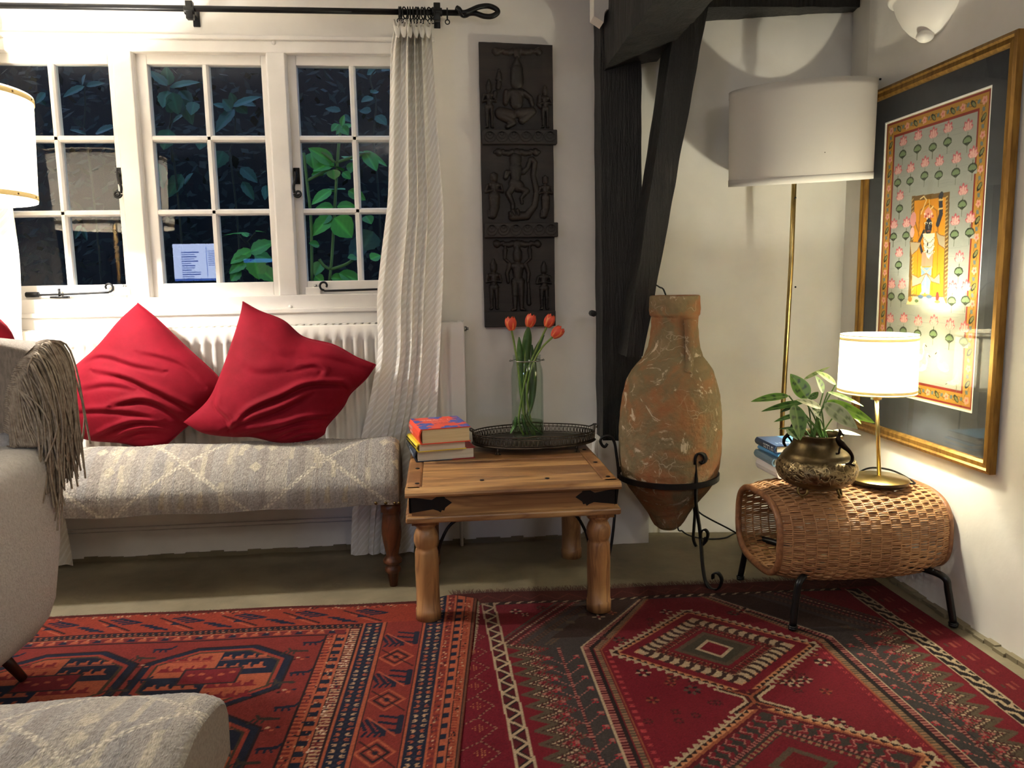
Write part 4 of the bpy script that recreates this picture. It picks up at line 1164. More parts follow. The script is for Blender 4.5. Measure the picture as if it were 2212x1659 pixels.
bench = empty('bench', (-.93, 2.99, 0), 'long low bench upholstered in grey diamond kilim on turned wooden legs', 'bench')
upholstery('seat', bench, -1.70, -.165, 2.812, 3.165, .332, .444, .552, .52, -.43-.26, 3)
boxes('frame', [((-1.67, 2.845, .338), (-.20, 3.14, .40))], pine_leg, bench)
prof = [(.0145, 0), (.022, .052), (.024, .054), (.029, .06), (.031, .070), (.027, .078), (.023, .082), (.023, .088), (.035, .095), (.0365, .105), (.030, .114), (.025, .12), (.024, .13), (.033, .175), (.038, .21), (.0375, .235), (.031, .285), (.030, .291), (.0375, .296), (.0375, .33)]
leg0 = None
for x, y in ((-.200, 2.858), (-.215, 3.125), (-1.66, 2.858), (-1.60, 3.125)):
    if leg0 is None:
        leg0 = MB().lathe(prof, (x, y, 0), 24).build('leg', pine_leg, bench); b0 = Vector((x, y, 0))
    else:
        l = leg0.copy(); COL.objects.link(l); l.parent = bench; l.location = Vector((x, y, 0))-b0
for px in (812, 833, 853, 862):
    p = at(px, 1087, y=2.805)
    MB().ball(p, .0062, sy=.7, seg=10, rings=6).build('stud', old_brass, bench)
fs = empty('footstool', (-.82, 1.36, 0), 'grey kilim footstool cut off at the bottom left corner', 'footstool')
upholstery('seat', fs, -1.25, -.468, 1.16, 1.60, .150, .285, .352, .36, -1.03, 8, .14)
boxes('frame', [((-1.23, 1.18, .12), (-.49, 1.58, .17))], pine_leg, fs)
for x in (-1.2, -.52):
    for y in (1.21, 1.55): MB().lathe([(.015, .0115), (.024, .05), (.028, .075), (.03, .12)], (x, y, 0), 16).build('leg', pine_leg, fs)

# ------------------------------------------------------------------ velvet cushions
def coons(T, Rr, B, L, n):
    def res(P):
        P = np.array(smooth_path(P, 10) if len(P) > 2 else P, float); d = np.r_[0, np.cumsum(np.hypot(*np.diff(P, axis=0).T))]; s = np.linspace(0, d[-1], n)
        return np.stack([np.interp(s, d, P[:, 0]), np.interp(s, d, P[:, 1])], 1)
    t, b, l, r = res(T), res(B), res(L), res(Rr)        # t: A->B  r: B->C  b: D->C  l: A->D
    S, Tt = np.meshgrid(np.linspace(0, 1, n), np.linspace(0, 1, n), indexing='ij'); S = S[..., None]; Tt = Tt[..., None]
    return (1-Tt)*t[:, None]+Tt*b[:, None]+(1-S)*l[None]+S*r[None]-((1-S)*(1-Tt)*t[0]+S*(1-Tt)*t[-1]+(1-S)*Tt*b[0]+S*Tt*b[-1])
def cushion(label, A2B, B2C, D2C, A2D, ytop, ybot, folds, thick, hem):
    n = 110
    U = coons(A2B, B2C, D2C, A2D, n)
    S, Tt = np.meshgrid(np.linspace(-1, 1, n), np.linspace(-1, 1, n), indexing='ij')
    h = thick*((1-np.abs(S)**2.4)*(1-np.abs(Tt)**2.4))**.62
    fold = np.zeros((n, n))
    for pts, w, dep in folds:
        C = np.array(smooth_path(pts, 6)); D = np.full((n, n), 1e9); sg = np.zeros((n, n)); tt = np.zeros((n, n))
        L = len(C)-1
        for i in range(L):
            a, b = C[i], C[i+1]; d = b-a; q = np.clip(((U-a) @ d)/(d @ d), 0, 1); v = U-a-q[..., None]*d; di = np.hypot(v[..., 0], v[..., 1])
            m = di < D; D[m] = di[m]; sg[m] = np.sign(d[0]*v[..., 1]-d[1]*v[..., 0])[m]; tt[m] = ((i+q)/L)[m]
        s = D*sg; env = np.clip(np.sin(PI*np.clip(tt, .04, .96)), 0, 1)**.6
        fold += dep*env*(-np.exp(-((s-w*.6)/(w*.55))**2)+.95*np.exp(-((s+w*.5)/(w*.8))**2))
    edge = np.clip(h/thick*3, 0, 1)
    out = []
    for side in (1, -1):
        P = np.zeros((n, n, 3))
        for i in range(n):
            for j in range(n):
                px, py = U[i, j]; yc = np.interp(py, [650, 970], [ytop, ybot])
                P[i, j] = at(px, py, y=yc)
        d = P-CAM; d /= np.linalg.norm(d, axis=-1, keepdims=True)
        w = h*(1.0 if side > 0 else .75)+(fold*edge if side > 0 else 0)+RS.normal(0, .0002, (n, n))
        P = P-d*(w*side)[..., None]
        out.append(P)
    lo = out[0].reshape(-1, 3)
    V = np.concatenate([out[0].reshape(-1, 3), out[1].reshape(-1, 3)]); F = grid_faces(n, n)
    t = empty('cushion', (V[:, 0].mean(), V[:, 1].mean(), V[:, 2].min()), label, 'cushion')
    raw_mesh('cover', V, np.concatenate([F, F[:, ::-1]+n*n]), velvet_mat, t)
    pts = [tuple(out[0][i, 0]) for i in range(n)]+[tuple(out[0][n-1, j]) for j in range(n)]
    MB().tube(pts[::2], .0034, 6).build('seam', velvet_mat, t)
    return t
cushion('left red velvet cushion standing on its corner on the bench', [(297, 655), (340, 690), (400, 748), (463, 806), (486, 836)], [(486, 836), (450, 885), (404, 920), (352, 966), (338, 972)], [(124, 905), (140, 930), (190, 951), (262, 958), (310, 970), (338, 972)],
        [(297, 655), (255, 694), (205, 752), (140, 810), (116, 850), (124, 905)], 3.175, 3.055,
        [([(178, 780), (211, 769), (241, 772), (286, 787), (352, 800)], 9, .010), ([(205, 800), (271, 815), (332, 842), (392, 872), (430, 893)], 10, .017), ([(240, 876), (301, 863), (347, 875), (398, 908)], 9, .016),
         ([(200, 946), (256, 920), (301, 911), (368, 916)], 8, .013), ([(236, 962), (271, 937), (320, 926), (360, 930)], 8, .011), ([(150, 890), (220, 886), (290, 892), (350, 905)], 9, .008), ([(300, 760), (350, 770), (400, 790), (440, 830)], 10, .007), ([(282, 952), (300, 942), (330, 944)], 6, .006), ([(170, 840), (230, 830), (290, 838)], 10, .006)], .088, 0)
cushion('right red velvet cushion leaning over the left one on the bench', [(524, 652), (560, 672), (612, 693), (655, 728), (720, 745), (770, 772), (811, 788)], [(811, 788), (790, 818), (757, 850), (740, 880), (706, 920), (696, 940), (648, 962)], [(396, 912), (440, 936), (500, 944), (545, 945), (600, 957), (648, 962)],
        [(524, 652), (518, 682), (500, 740), (474, 812), (447, 866), (396, 912)], 3.10, 2.985,
        [([(500, 922), (541, 884), (608, 855), (663, 831), (738, 829), (757, 850)], 9, .016), ([(480, 930), (540, 906), (600, 885), (640, 866), (668, 852)], 9, .012), ([(527, 936), (608, 919), (663, 904), (728, 900)], 9, .015), ([(585, 948), (636, 926), (690, 922)], 8, .012), ([(610, 958), (650, 938), (690, 936)], 6, .008),
         ([(627, 800), (676, 788), (700, 800), (690, 815)], 9, .006), ([(470, 845), (468, 878), (492, 905), (500, 935)], 8, .012), ([(540, 720), (600, 760), (640, 770)], 14, .005), ([(520, 780), (560, 800), (640, 790)], 14, .004), ([(660, 760), (720, 772), (780, 790)], 12, .006)], .092, 0)

# ------------------------------------------------------------------ coffee table
TX0, TX1, TY0, TY1, TZ = -.125, .595, 2.458, 3.13, .478
tb = empty('coffee_table', ((TX0+TX1)/2, (TY0+TY1)/2, 0), 'square honey-brown wooden coffee table with black iron straps and turned legs', 'table')
ny = 5; bw = (TY1-TY0-.05)/ny
for i in range(ny):
    y = TY0+.025+i*bw; boxes('plank', [((TX0+.055, y+.0012, TZ-.024), (TX1-.055, y+bw-.0012, TZ+rnd.uniform(-.0008, .0008)))], sheesham, tb, bevel=.002)
def bullnose(a, b, w):      # rounded edge rail
    a, b = np.array(a), np.array(b); d = b-a; d /= np.linalg.norm(d); n = np.array([d[1], -d[0], 0]); pr = [(-.030, 0), (.012, 0), (.022, -.008), (.024, -.016), (.017, -.024), (.004, -.026), (-.030, -.026)]
    MB().prism([a+n*u+np.array([0, 0, v]) for u, v in pr], b-a).build('edge_rail', sheesham, tb, smooth=False)
zt_ = TZ
bullnose((TX0+.0, TY0+.022, zt_), (TX1-.0, TY0+.022, zt_), 0); bullnose((TX1, TY1-.022, zt_), (TX0, TY1-.022, zt_), 0)
boxes('breadboard_end', [((TX0, TY0+.03, TZ-.026), (TX0+.055, TY1-.03, TZ))], sheesham_z, tb, bevel=.008)
boxes('breadboard_end', [((TX1-.055, TY0+.03, TZ-.026), (TX1, TY1-.03, TZ))], sheesham_z, tb, bevel=.008)
ap = .022
for lo, hi, mt in (((TX0+.02, TY0+.022, .385), (TX1-.02, TY0+.044, .455), sheesham), ((TX0+.02, TY1-.044, .385), (TX1-.02, TY1-.022, .455), sheesham), ((TX0+.012, TY0+.044, .385), (TX0+.034, TY1-.044, .455), sheesham), ((TX1-.034, TY0+.044, .385), (TX1-.012, TY1-.044, .455), sheesham)):
    boxes('apron', [(lo, hi)], mt, tb)
for lo, hi in (((TX0+.0, TY0+.004, .365), (TX1-.0, TY0+.05, .388)), ((TX0, TY1-.05, .365), (TX1, TY1-.004, .388)), ((TX0-.002, TY0+.05, .365), (TX0+.046, TY1-.05, .388)), ((TX1-.046, TY0+.05, .365), (TX1+.002, TY1-.05, .388))):
    boxes('lower_moulding', [(lo, hi)], sheesham, tb, bevel=.006)
def strap(x, s):
    pts = [(0, .452), (0, .398), (.075, .408), (.092, .402), (.100, .396), (.104, .404), (.112, .402), (.116, .412), (.128, .421), (.138, .428), (.128, .436), (.116, .444), (.112, .454), (.104, .452), (.100, .460), (.092, .452), (.072, .440)]
    MB().prism([(x+s*u, TY0+.0205, v) for u, v in (pts if s > 0 else pts[::-1])], (0, .006, 0)).build('iron_strap', blackiron, tb, smooth=False)
    MB().prism([(x-s*.004, TY0+.0205, .398), (x+s*.003, TY0+.0205, .398), (x+s*.003, TY0+.0205, .455), (x-s*.004, TY0+.0205, .455)], (0, .09, 0)).build('iron_strap', blackiron, tb, smooth=False)
strap(TX0+.015, 1); strap(TX1-.015, -1)
stud0 = None
for px, py in ((901, 1044), (1041, 1037), (1182, 1033), (1313, 1029), (902, 1012), (1286, 998), (1262, 971)):
    p = at(px, py, z=TZ+.001)
    if stud0 is None: stud0 = MB().ball(p, .0085, sz=.28, seg=12, rings=6).build('stud', blackiron, tb); s0 = Vector(p)
    else: c = stud0.copy(); COL.objects.link(c); c.parent = tb; c.location = Vector(p)-s0
prof = [(.043, 0), (.043, .036), (.0405, .038), (.0395, .10), (.0405, .18), (.0395, .235), (.037, .246), (.034, .252), (.037, .258), (.042, .275), (.0415, .295), (.035, .312), (.031, .318), (.032, .324), (.041, .334), (.0425, .344)]
leg0 = None
for x, y in ((TX0+.063, 2.53), (TX1-.066, 2.522), (TX0+.063, 3.075), (TX1-.066, 3.075)):
    if leg0 is None:
        m = MB(); m.lathe(prof, (x, y, .003 if False else 0), 28); m.box((x-.045, y-.045, .342), (x+.045, y+.045, .368)); leg0 = m.build('leg', sheesham_z, tb); l0 = Vector((x, y, 0)); leg0.location.z = .0105
    else: c = leg0.copy(); COL.objects.link(c); c.parent = tb; c.location = Vector((x, y, .0105 if y < 2.7 else 0))-l0
for a, b in (((TX0+.095, 2.55), (TX0+.21, 2.55)), ((TX1-.095, 3.05), (TX1-.21, 3.05)), ((TX1-.08, 2.60), (TX1-.20, 2.60))):
    MB().tube(smooth_path([(a[0], a[1], .20), (a[0]+(b[0]-a[0])*.15, a[1], .27), (a[0]+(b[0]-a[0])*.5, a[1], .335), (b[0]+(b[0]-a[0])*.2, b[1], .366)], 6), .0055).build('iron_brace', blackiron, tb)

# ------------------------------------------------------------------ books
def book(label, lo, hi, rot, cover, pages, spine='x0', group=None, art=None, board=.003, round_spine=True, strip=None):
    """lying book: lo/hi corners, spine on the low-x side, page ends towards the viewer"""
    c = ((lo[0]+hi[0])/2, (lo[1]+hi[1])/2, lo[2]); t = empty('book', c, label, 'book', group)
    w, d, h = hi[0]-lo[0], hi[1]-lo[1], hi[2]-lo[2]
    m = MB(); m.box((-w/2+.006, -d/2+.004, board), (w/2-.004, d/2-.004, h-board))
    def put(m, name, mt, **k):
        V = np.array(m.v)+np.array(c); o = raw_mesh(name, V, m.f, mt, t, **k); o.rotation_euler[2] = 0; return o
    put(m, 'page_block', pages, smooth=False)
    m = MB()
    sp = [(-w/2, 0), (-w/2-.005, h*.2), (-w/2-.008, h*.5), (-w/2-.005, h*.8), (-w/2, h), (w/2, h), (w/2, h-board), (-w/2+.005, h-board), (-w/2+.001, h*.8), (-w/2-.003, h*.5), (-w/2+.001, h*.2), (-w/2+.005, board), (w/2, board), (w/2, 0)]
    m.prism([(x, -d/2, z) for x, z in sp], (0, d, 0)); put(m, 'cover', cover, smooth=False)
    if art is not None:
        cvs = Canvas(-w/2, -d/2, w/2, d/2, .0012, art[0]); art[1](cvs, w, d)
        P = np.stack([cvs.X, cvs.Y, np.full(cvs.X.shape, h+.0006)], -1)+np.array(c)
        grid('cover_print', P, cover_mat, t, colors=lin(cvs.a))
    t.rotation_euler[2] = rot
    return t
def glyph_row(cv, x0, x1, y, h, c, seed, wd=.0018):
    r = random.Random(seed); x = x0
    while x < x1:
        w = h*r.uniform(.5, .8)
        if r.random() < .14: x += w; continue
        k = r.randint(0, 4)
        if k in (0, 1, 3): cv.line([(x, y), (x, y+h)], wd, c)
        if k in (0, 2, 4): cv.line([(x, y+h), (x+w*.8, y+h)], wd, c)
        if k in (1, 2): cv.line([(x, y+h*.5), (x+w*.8, y+h*.5)], wd, c)
        if k in (2, 3): cv.line([(x, y), (x+w*.8, y)], wd, c)
        if k in (0, 4): cv.line([(x+w*.8, y), (x+w*.4, y+h)], wd, c)
        x += w*1.25
OR, BL = (226, 70, 44), (50, 84, 172)
def art_top(cv, w, d):
    for cx, cy, r in ((-.085, -.09, .034), (-.06, -.03, .03), (-.09, .04, .028), (-.10, .10, .022), (.02, -.11, .032), (.0, .11, .028), (.085, -.095, .03), (.07, .0, .034), (.095, .05, .03), (.09, .105, .026)):
        for q in range(5):
            a = q*2*PI/5+cx*30; cv.ell(cx+math.cos(a)*r*.6, cy+math.sin(a)*r*.6, r*.55, r*.42, BL, a)
        cv.line([(cx, cy), (cx-r*.9, cy-r*.5)], .003, (222, 120, 140))
    glyph_row(cv, -.062, .056, .048, .016, (250, 210, 190), 5, .003); glyph_row(cv, -.028, .045, .020, .012, (240, 130, 110), 6); glyph_row(cv, -.028, .045, .004, .010, (240, 130, 110), 7); glyph_row(cv, -.045, .06, -.028, .014, (120, 40, 60), 8, .0024)
navy_cover = M('navy_book_cover', (44, 58, 76), .4); yel_cover = M('yellow_book_cover', (226, 204, 60), .4); or_cover = M('orange_book_cover', OR, .4)
bz = TZ+.0015
b1 = book('dark navy hardback with red boards at the bottom of the stack on the coffee table', (-.1175, 2.875, bz), (.1075, 3.125, bz+.044), .15, navy_cover, page_white)
b2 = book('yellow-spined paperback in the middle of the stack on the coffee table', (-.1125, 2.84, bz+.0455), (.0725, 3.06, bz+.077), .20, yel_cover, page_white)
b3 = book('thick orange and blue hardback lying on top of the coffee table stack', (-.100, 2.815, bz+.079), (.088, 3.055, bz+.136), .19, or_cover, page_mat, art=(OR, art_top))
def spine_text(b, seed, col, lo, w, d, h, rows):
    """raised foil lettering along the low-x spine"""
    m = MB(); r = random.Random(seed); O = ORG[b.name]
    for (f0, f1, v, hh) in rows:
        y = -d/2+d*f0
        while y < -d/2+d*f1:
            ww = hh*r.uniform(.5, .9); x = -w/2-.0068-.0016*math.sin(PI*v)
            m.box(O+np.array([x, y, h*v-hh/2]), O+np.array([x+.003, y+ww*.35, h*v+hh/2])); 
            if r.random() < .7: m.box(O+np.array([x, y, h*v+hh*.3]), O+np.array([x+.003, y+ww, h*v+hh/2]))
            y += ww*1.35
    o = m.build('spine_lettering', M('foil_%d' % seed, col, .5), b, smooth=False); stuff(o)
spine_text(b3, 21, (240, 190, 170), None, .188, .24, .057, [(.62, .95, .62, .012), (.62, .85, .36, .010)])
spine_text(b2, 22, (60, 54, 30), None, .185, .22, .0315, [(.05, .95, .5, .016)])
spine_text(b1, 23, (190, 196, 200), None, .225, .25, .044, [(.55, .95, .55, .018), (.12, .48, .5, .010)])
m = MB()
for (z0, z1) in ((bz+.0405, bz+.0445), (bz-.0004, bz+.0034)): m.box((.02, 2.8745, z0), (.1083, 3.1, z1))
m.build('red_board_edge', red_board, b1, smooth=False)

# ------------------------------------------------------------------ gallery tray
tx, ty, tzb = .374, 3.050, TZ+.030
ta, tbb = .247, .150
tray = empty('gallery_tray', (tx, ty, TZ), 'oval tarnished metal tray with pierced gallery rim on clawed feet', 'tray')
N = 96
def oval(q, k=1.0, dz=0): return np.array([tx+ta*k*math.cos(q), ty+tbb*k*math.sin(q), tzb+dz])
m = MB(); prof = [(.0, .004), (.5, .004), (.90, .004), (1.0, .003), (1.03, -.002), (1.0, -.006), (.5, -.004), (0, -.004)]
P = np.array([[oval(2*PI*i/N, max(k, 1e-3), z) for k, z in prof] for i in range(N)])
grid('tray_base', P, silver_tray, tray, cu=True)
rimz = lambda q: .040+.006*max(0, math.cos(4*q))**3+.010*max(0, math.cos(2*q)-.8)*5
m = MB(); m.tube([oval(2*PI*i/N, 1.015, rimz(2*PI*i/N)) for i in range(N)], .0028, 6, True); m.tube([oval(2*PI*i/N, 1.01, .030) for i in range(N)], .0018, 6, True)
m.tube([oval(2*PI*i/N, 1.0, .006) for i in range(N)], .0022, 6, True); m.build('gallery_rim', silver_tray, tray)
lk = MB(); n = 84
for i in range(n):
    q = 2*PI*(i+.5)/n; c = oval(q, 1.005, .018); tn = np.array([-ta*math.sin(q), tbb*math.cos(q), 0]); tn /= np.linalg.norm(tn)
    lk.tube([c+tn*.0045*math.cos(a)+np.array([0, 0, .0115*math.sin(a)]) for a in np.linspace(0, 2*PI, 9)[:-1]], .0013, 4, True)
    lk.tube([oval(q+PI/n, 1.005, .004), oval(q+PI/n, 1.01, .03)], .0011, 4)
    lk.tube([oval(q, 1.01, .03), oval(q, 1.012, rimz(q))], .0011, 4)
stuff(lk.build('pierced_gallery', silver_tray, tray))
for q in (0, PI):
    m = MB(); m.tube([oval(q+d, 1.04+.02*math.cos(d*6), .052+.004*math.cos(d*8)) for d in np.linspace(-.22, .22, 9)], .0036, 6); m.build('handle', silver_tray, tray)
for fx, fy in ((-.157, -.113), (.155, -.113), (-.155, .10), (.15, .10)):
    m = MB(); x, y = tx+fx, ty+fy
    m.tube([(x, y, tzb-.003), (x, y, TZ+.008)], .005, 8); m.ball((x, y, TZ+.0075), .0065, seg=10, rings=6)
    for s in (-1, 0, 1): m.tube([(x, y, TZ+.012), (x+s*.008, y-.008, TZ+.008), (x+s*.009, y-.010, TZ+.0015)], .0022, 5)
    m.build('foot', silver_tray, tray)

# ------------------------------------------------------------------ glass jar and tulips
vx, vy, vz = .352, 3.070, tzb+.005
vase = empty('glass_jar', (vx, vy, vz), 'tall clear preserving jar holding tulips on the oval tray', 'vase')
H = at(1137, 767, y=vy)[2]-vz
k = H/.32
ro = [(.0, .0), (.055, .0), (.062, .004), (.0655, .012), (.0655, .20*k), (.0652, .245*k), (.063, .268*k), (.057, .285*k), (.0555, .292*k), (.0575, .297*k), (.0575, .303*k), (.056, .306*k), (.056, .318*k), (.0575, .320*k)]
ri = [(.0535, .320*k), (.0535, .29*k), (.060, .266*k), (.0625, .24*k), (.0625, .02), (.058, .010), (.0, .008)]
MB().lathe([(max(r, 1e-4), z) for r, z in ro+ri], (vx, vy, vz), 48, caps=False).build('jar', jar_glass, vase)
MB().lathe([(1e-4, .0095), (.057, .0105), (.0618, .021), (.0618, .072), (1e-4, .072)], (vx, vy, vz), 40, caps=False).build('water', water_mat, vase)
m = MB(); m.torus((vx, vy, vz+.300*k), .0595, .0018, seg=40, sides=6)
for s in (-1, 1): m.tube([(vx+s*.058, vy-.005, vz+.300*k), (vx+s*.068, vy-.006, vz+.304*k), (vx+s*.071, vy, vz+.299*k), (vx+s*.062, vy+.005, vz+.298*k)], .0017, 5)
m.build('wire_clip', steel, vase)
def petal_color(t, q):
    c = np.array((206, 62, 44))*(1-t*.25)+np.array((226, 108, 60))*t*.25
    return c if abs(q) < .72 else np.array((240, 150, 84))
def tulip(label, head, neck, pts, lean, opening, foot):
    base = np.array([vx+foot[0], vy+foot[1], vz+.013]); Hd = at(*head, y=vy+lean)
    t = empty('tulip', base, label, 'flower', None)
    nk = at(*neck, y=vy+lean); mid = [at(px, py, y=vy+dy) for px, py, dy in pts]
    MB().tube(smooth_path([base]+mid[::-1]+[nk], 8), .0042, 8).build('stem', stem_mat, t)
    ax = Hd-nk; ax /= np.linalg.norm(ax); R = Vector(ax).to_track_quat('Z', 'Y').to_matrix()
    hl, hw = .056, .0225
    for ring in (0, 1):
        for i in range(3):
            a = i*2*PI/3+ring*PI/3+head[0]
            V = []; cols = []; nl, nw = 10, 6
            for u in range(nl+1):
                tt = u/nl; r = hw*(math.sin(PI*(.12+.70*tt))**.8)*(1 if ring else .93)*(1+(opening-.5)*.35*tt**2); z = hl*(tt-.02)*(1 if ring else 1.02)
                for v in range(nw+1):
                    q = v/nw*2-1; half = (1.15*(1-abs(tt-.42)**2*1.6))*(1 if tt < .97 else .25); half *= math.sqrt(max(0.03, 1-max(0, (tt-.6)/.42)**2)); th = a+q*half
                    rr = r*(1-.05*abs(q)*ring)+.0015*abs(q)
                    V.append(nk+np.array(R @ Vector((rr*math.cos(th), rr*math.sin(th), z-.004*q*q*tt)))); cols.append(petal_color(tt, q))
            K = nw+1; F = [(u*K+v, u*K+v+1, (u+1)*K+v+1, (u+1)*K+v) for u in range(nl) for v in range(nw)]
            raw_mesh('petal', np.array(V), F, petal_mat, t, colors=lin(np.array(cols)))
    return t
def tleaf(t, base, pts, w):
    P = np.array(smooth_path(pts, 6)); n = len(P); V = []; F = []
    for i in range(n):
        q = i/(n-1); ww = w*math.sin(PI*min(1, (q*.9+.08)))**.7*.5
        for j in (-1, -.5, 0, .5, 1): V.append(P[i]+np.array([ww*j, -.010*(1-abs(j))+.012*abs(j), 0]))
    for i in range(n-1):
        for j in range(4): F.append((i*5+j, i*5+j+1, (i+1)*5+j+1, (i+1)*5+j))
    raw_mesh('leaf', V, F, tulip_leaf, t)
A = lambda px, py, d=0: at(px, py, y=vy+d)
t1 = tulip('open orange-red tulip at the left of the glass jar', (1103, 695), (1105, 713), [(1113, 755, -.01), (1124, 830, 0), (1132, 885, .01)], -.02, .9, (.02, .0))
tleaf(t1, None, [A(1133, 900), A(1128, 830, .01), A(1124, 765, .01), A(1122, 728, .0)], .030); tleaf(t1, None, [A(1116, 900, -.02), A(1112, 922, -.02), A(1103, 936, -.03)], .018)
t2 = tulip('upright orange-red tulip in the middle of the glass jar', (1146, 692), (1142, 706), [(1137, 750, .01), (1132, 800, .01), (1130, 880, .0)], .01, .4, (.0, .012))
tleaf(t2, None, [A(1142, 830, .015), A(1137, 770, .012), A(1140, 730, .01), A(1142, 706, .0)], .040); tleaf(t2, None, [A(1140, 905, -.01), A(1150, 860, .012), A(1154, 800, .014), A(1150, 745, .0)], .028)
t3 = tulip('closed orange-red tulip on the tall right-hand stem', (1188, 690), (1181, 706), [(1158, 755, 0), (1140, 800, 0), (1127, 860, 0), (1121, 910, 0)], .0, .3, (-.018, .0))
tleaf(t3, None, [A(1140, 850, .02), A(1150, 790, .02), A(1163, 750, .01), A(1176, 724, .0)], .026); tleaf(t3, None, [A(1136, 895, -.01), A(1148, 918, -.02), A(1172, 938, -.03)], .018)
t4 = tulip('drooping orange-red tulip leaning lowest to the right of the jar', (1210, 712), (1194, 728), [(1170, 752, -.02), (1150, 790, -.01), (1138, 850, 0), (1146, 905, 0)], -.03, .8, (.028, -.01))
tleaf(t4, None, [A(1128, 895, -.02), A(1134, 920, -.02), A(1141, 936, -.03)], .016)

# ------------------------------------------------------------------ carved panel
pn = empty('carved_panel', (.355, 3.30, .955), 'tall dark carved wooden panel with three tiers of figures on the wall', 'carving')
x0, x1, z0, z1 = .199, .503, .957, 2.118
o = rough_block('backboard', [(x0, 3.292, z0), (x1, 3.292, z0), (x1, 3.292, z1-.006), (x0, 3.292, z1+.004), (x0, 3.318, z0), (x1, 3.318, z0), (x1, 3.318, z1-.006), (x0, 3.318, z1+.004)], (14, 50, 2), .0016, carved_mat, pn, freq=22)
def relief(name, px0, pz0, px1, pz1, caps, res=.0021, base=3.291, mat=carved_mat, gain=1.0, tool=.0):
    """low-relief carving from rounded strokes: (x0, z0, x1, z1, r0, r1, height)"""
    xs = np.arange(px0, px1+res/2, res); zs = np.arange(pz0, pz1+res/2, res); X, Z = np.meshgrid(xs, zs, indexing='ij'); Hh = np.zeros_like(X)
    for a0, b0, a1, b1, r0, r1, h in caps:
        d = np.array([a1-a0, b1-b0]); L2 = d @ d+1e-12; t = np.clip(((X-a0)*d[0]+(Z-b0)*d[1])/L2, 0, 1); r = r0+(r1-r0)*t
        D = np.hypot(X-a0-d[0]*t, Z-b0-d[1]*t)/r; hh = h*np.sqrt(np.clip(1-D**2, 0, 1)); Hh = np.maximum(Hh, hh)
    keep = Hh > .0006
    Hh = Hh*gain+tool*np.sin(Z*900+X*300)*keep
    idx = -np.ones(X.shape, int); k2 = keep.copy(); k2[1:] |= keep[:-1]; k2[:-1] |= keep[1:]; k2[:, 1:] |= keep[:, :-1]; k2[:, :-1] |= keep[:, 1:]
    idx[k2] = np.arange(k2.sum()); V = np.stack([X, base-Hh, Z], -1)[k2]
    V[:, 1] = np.where(Hh[k2] < .0007, base+.002, V[:, 1])
    a, b, c, d = idx[:-1, :-1], idx[1:, :-1], idx[1:, 1:], idx[:-1, 1:]; ok = (a >= 0) & (b >= 0) & (c >= 0) & (d >= 0)
    F = np.stack([a[ok], b[ok], c[ok], d[ok]], -1)
    return raw_mesh(name, V, F, mat, pn)
def PX(px, py): p = at(px, py, y=3.285); return p[0], p[2]
def figure(cx, foot, head, w, pose='pray', crown=.9):
    """cx, foot, head in photo pixels; returns strokes of a standing carved attendant or a central figure"""
    s = 1/1661*3.285; _, zf = PX(cx, foot); X0, zh = PX(cx, head); h = zh-zf; k = w; C = []
    def c(u0, v0, u1, v1, r0, r1, hh): C.append((X0+u0*k, zf+v0*h, X0+u1*k, zf+v1*h, r0*k, r1*k, hh))
    c(0, .80, 0, .86, .19, .20, .020); c(0, .90, 0, .90+.10*crown, .20, .07, .018)          # head, tall crown
    c(0, .72, 0, .78, .10, .10, .014)
    c(-.18, .68, .18, .68, .15, .15, .018); c(0, .66, 0, .50, .26, .19, .020); c(-.08, .44, .08, .44, .22, .22, .020)
    if pose == 'pray':
        for q in (-1, 1): c(q*.34, .68, q*.42, .56, .09, .08, .017); c(q*.42, .55, q*.04, .57, .075, .06, .022)
        c(0, .55, 0, .64, .05, .03, .025)
        for q in (-1, 1): c(q*.13, .44, q*.15, .22, .15, .11, .018); c(q*.15, .22, q*.14, .05, .11, .08, .016); c(q*.13, .02, q*.24, .01, .07, .06, .018)
    elif pose == 'stand':
        for q in (-1, 1):
            c(q*.34, .70, q*.46, .57, .10, .09, .018); c(q*.46, .57, q*.42, .44, .09, .07, .019); c(q*.32, .72, q*.55, .80, .07, .06, .013); c(q*.55, .80, q*.52, .93, .07, .10, .016); c(q*.52, .95, q*.52, 1.0, .06, .03, .014)
            c(q*.12, .44, q*.13, .24, .17, .13, .021); c(q*.13, .24, q*.14, .05, .13, .09, .019); c(q*.13, .02, q*.27, .0, .08, .06, .022)
        c(.44, .42, .46, .10, .06, .10, .015)
    elif pose == 'tail':
        for q in (-1, 1): c(q*.34, .68, q*.44, .56, .09, .08, .018); c(q*.44, .55, q*.04, .58, .08, .06, .023)
        c(0, .55, 0, .66, .05, .03, .026); c(0, .46, .0, .25, .30, .26, .020); c(.0, .25, -.10, .08, .26, .20, .018); c(-.10, .08, -.28, .06, .15, .10, .016); c(-.28, .06, -.30, .20, .09, .05, .014)
    return C
fig = lambda *a, **k: [(figure(*a, **k))]
def carve(name, caps, pad=.004):
    xs = [c[0]-c[4] for c in caps]+[c[2]-c[5] for c in caps]; xe = [c[0]+c[4] for c in caps]+[c[2]+c[5] for c in caps]
    ze = [c[1]+c[4] for c in caps]+[c[3]+c[5] for c in caps]; zs = [c[1]-c[4] for c in caps]+[c[3]-c[5] for c in caps]
    return relief(name, max(x0+.001, min(xs)-pad), min(zs)-pad, min(x1-.001, max(xe)+pad), max(ze)+pad, caps, tool=.00025)
pxs = lambda L: [(*PX(a, b), *PX(c_, d_), r0*.00198, r1*.00198, h) for a, b, c_, d_, r0, r1, h in L]
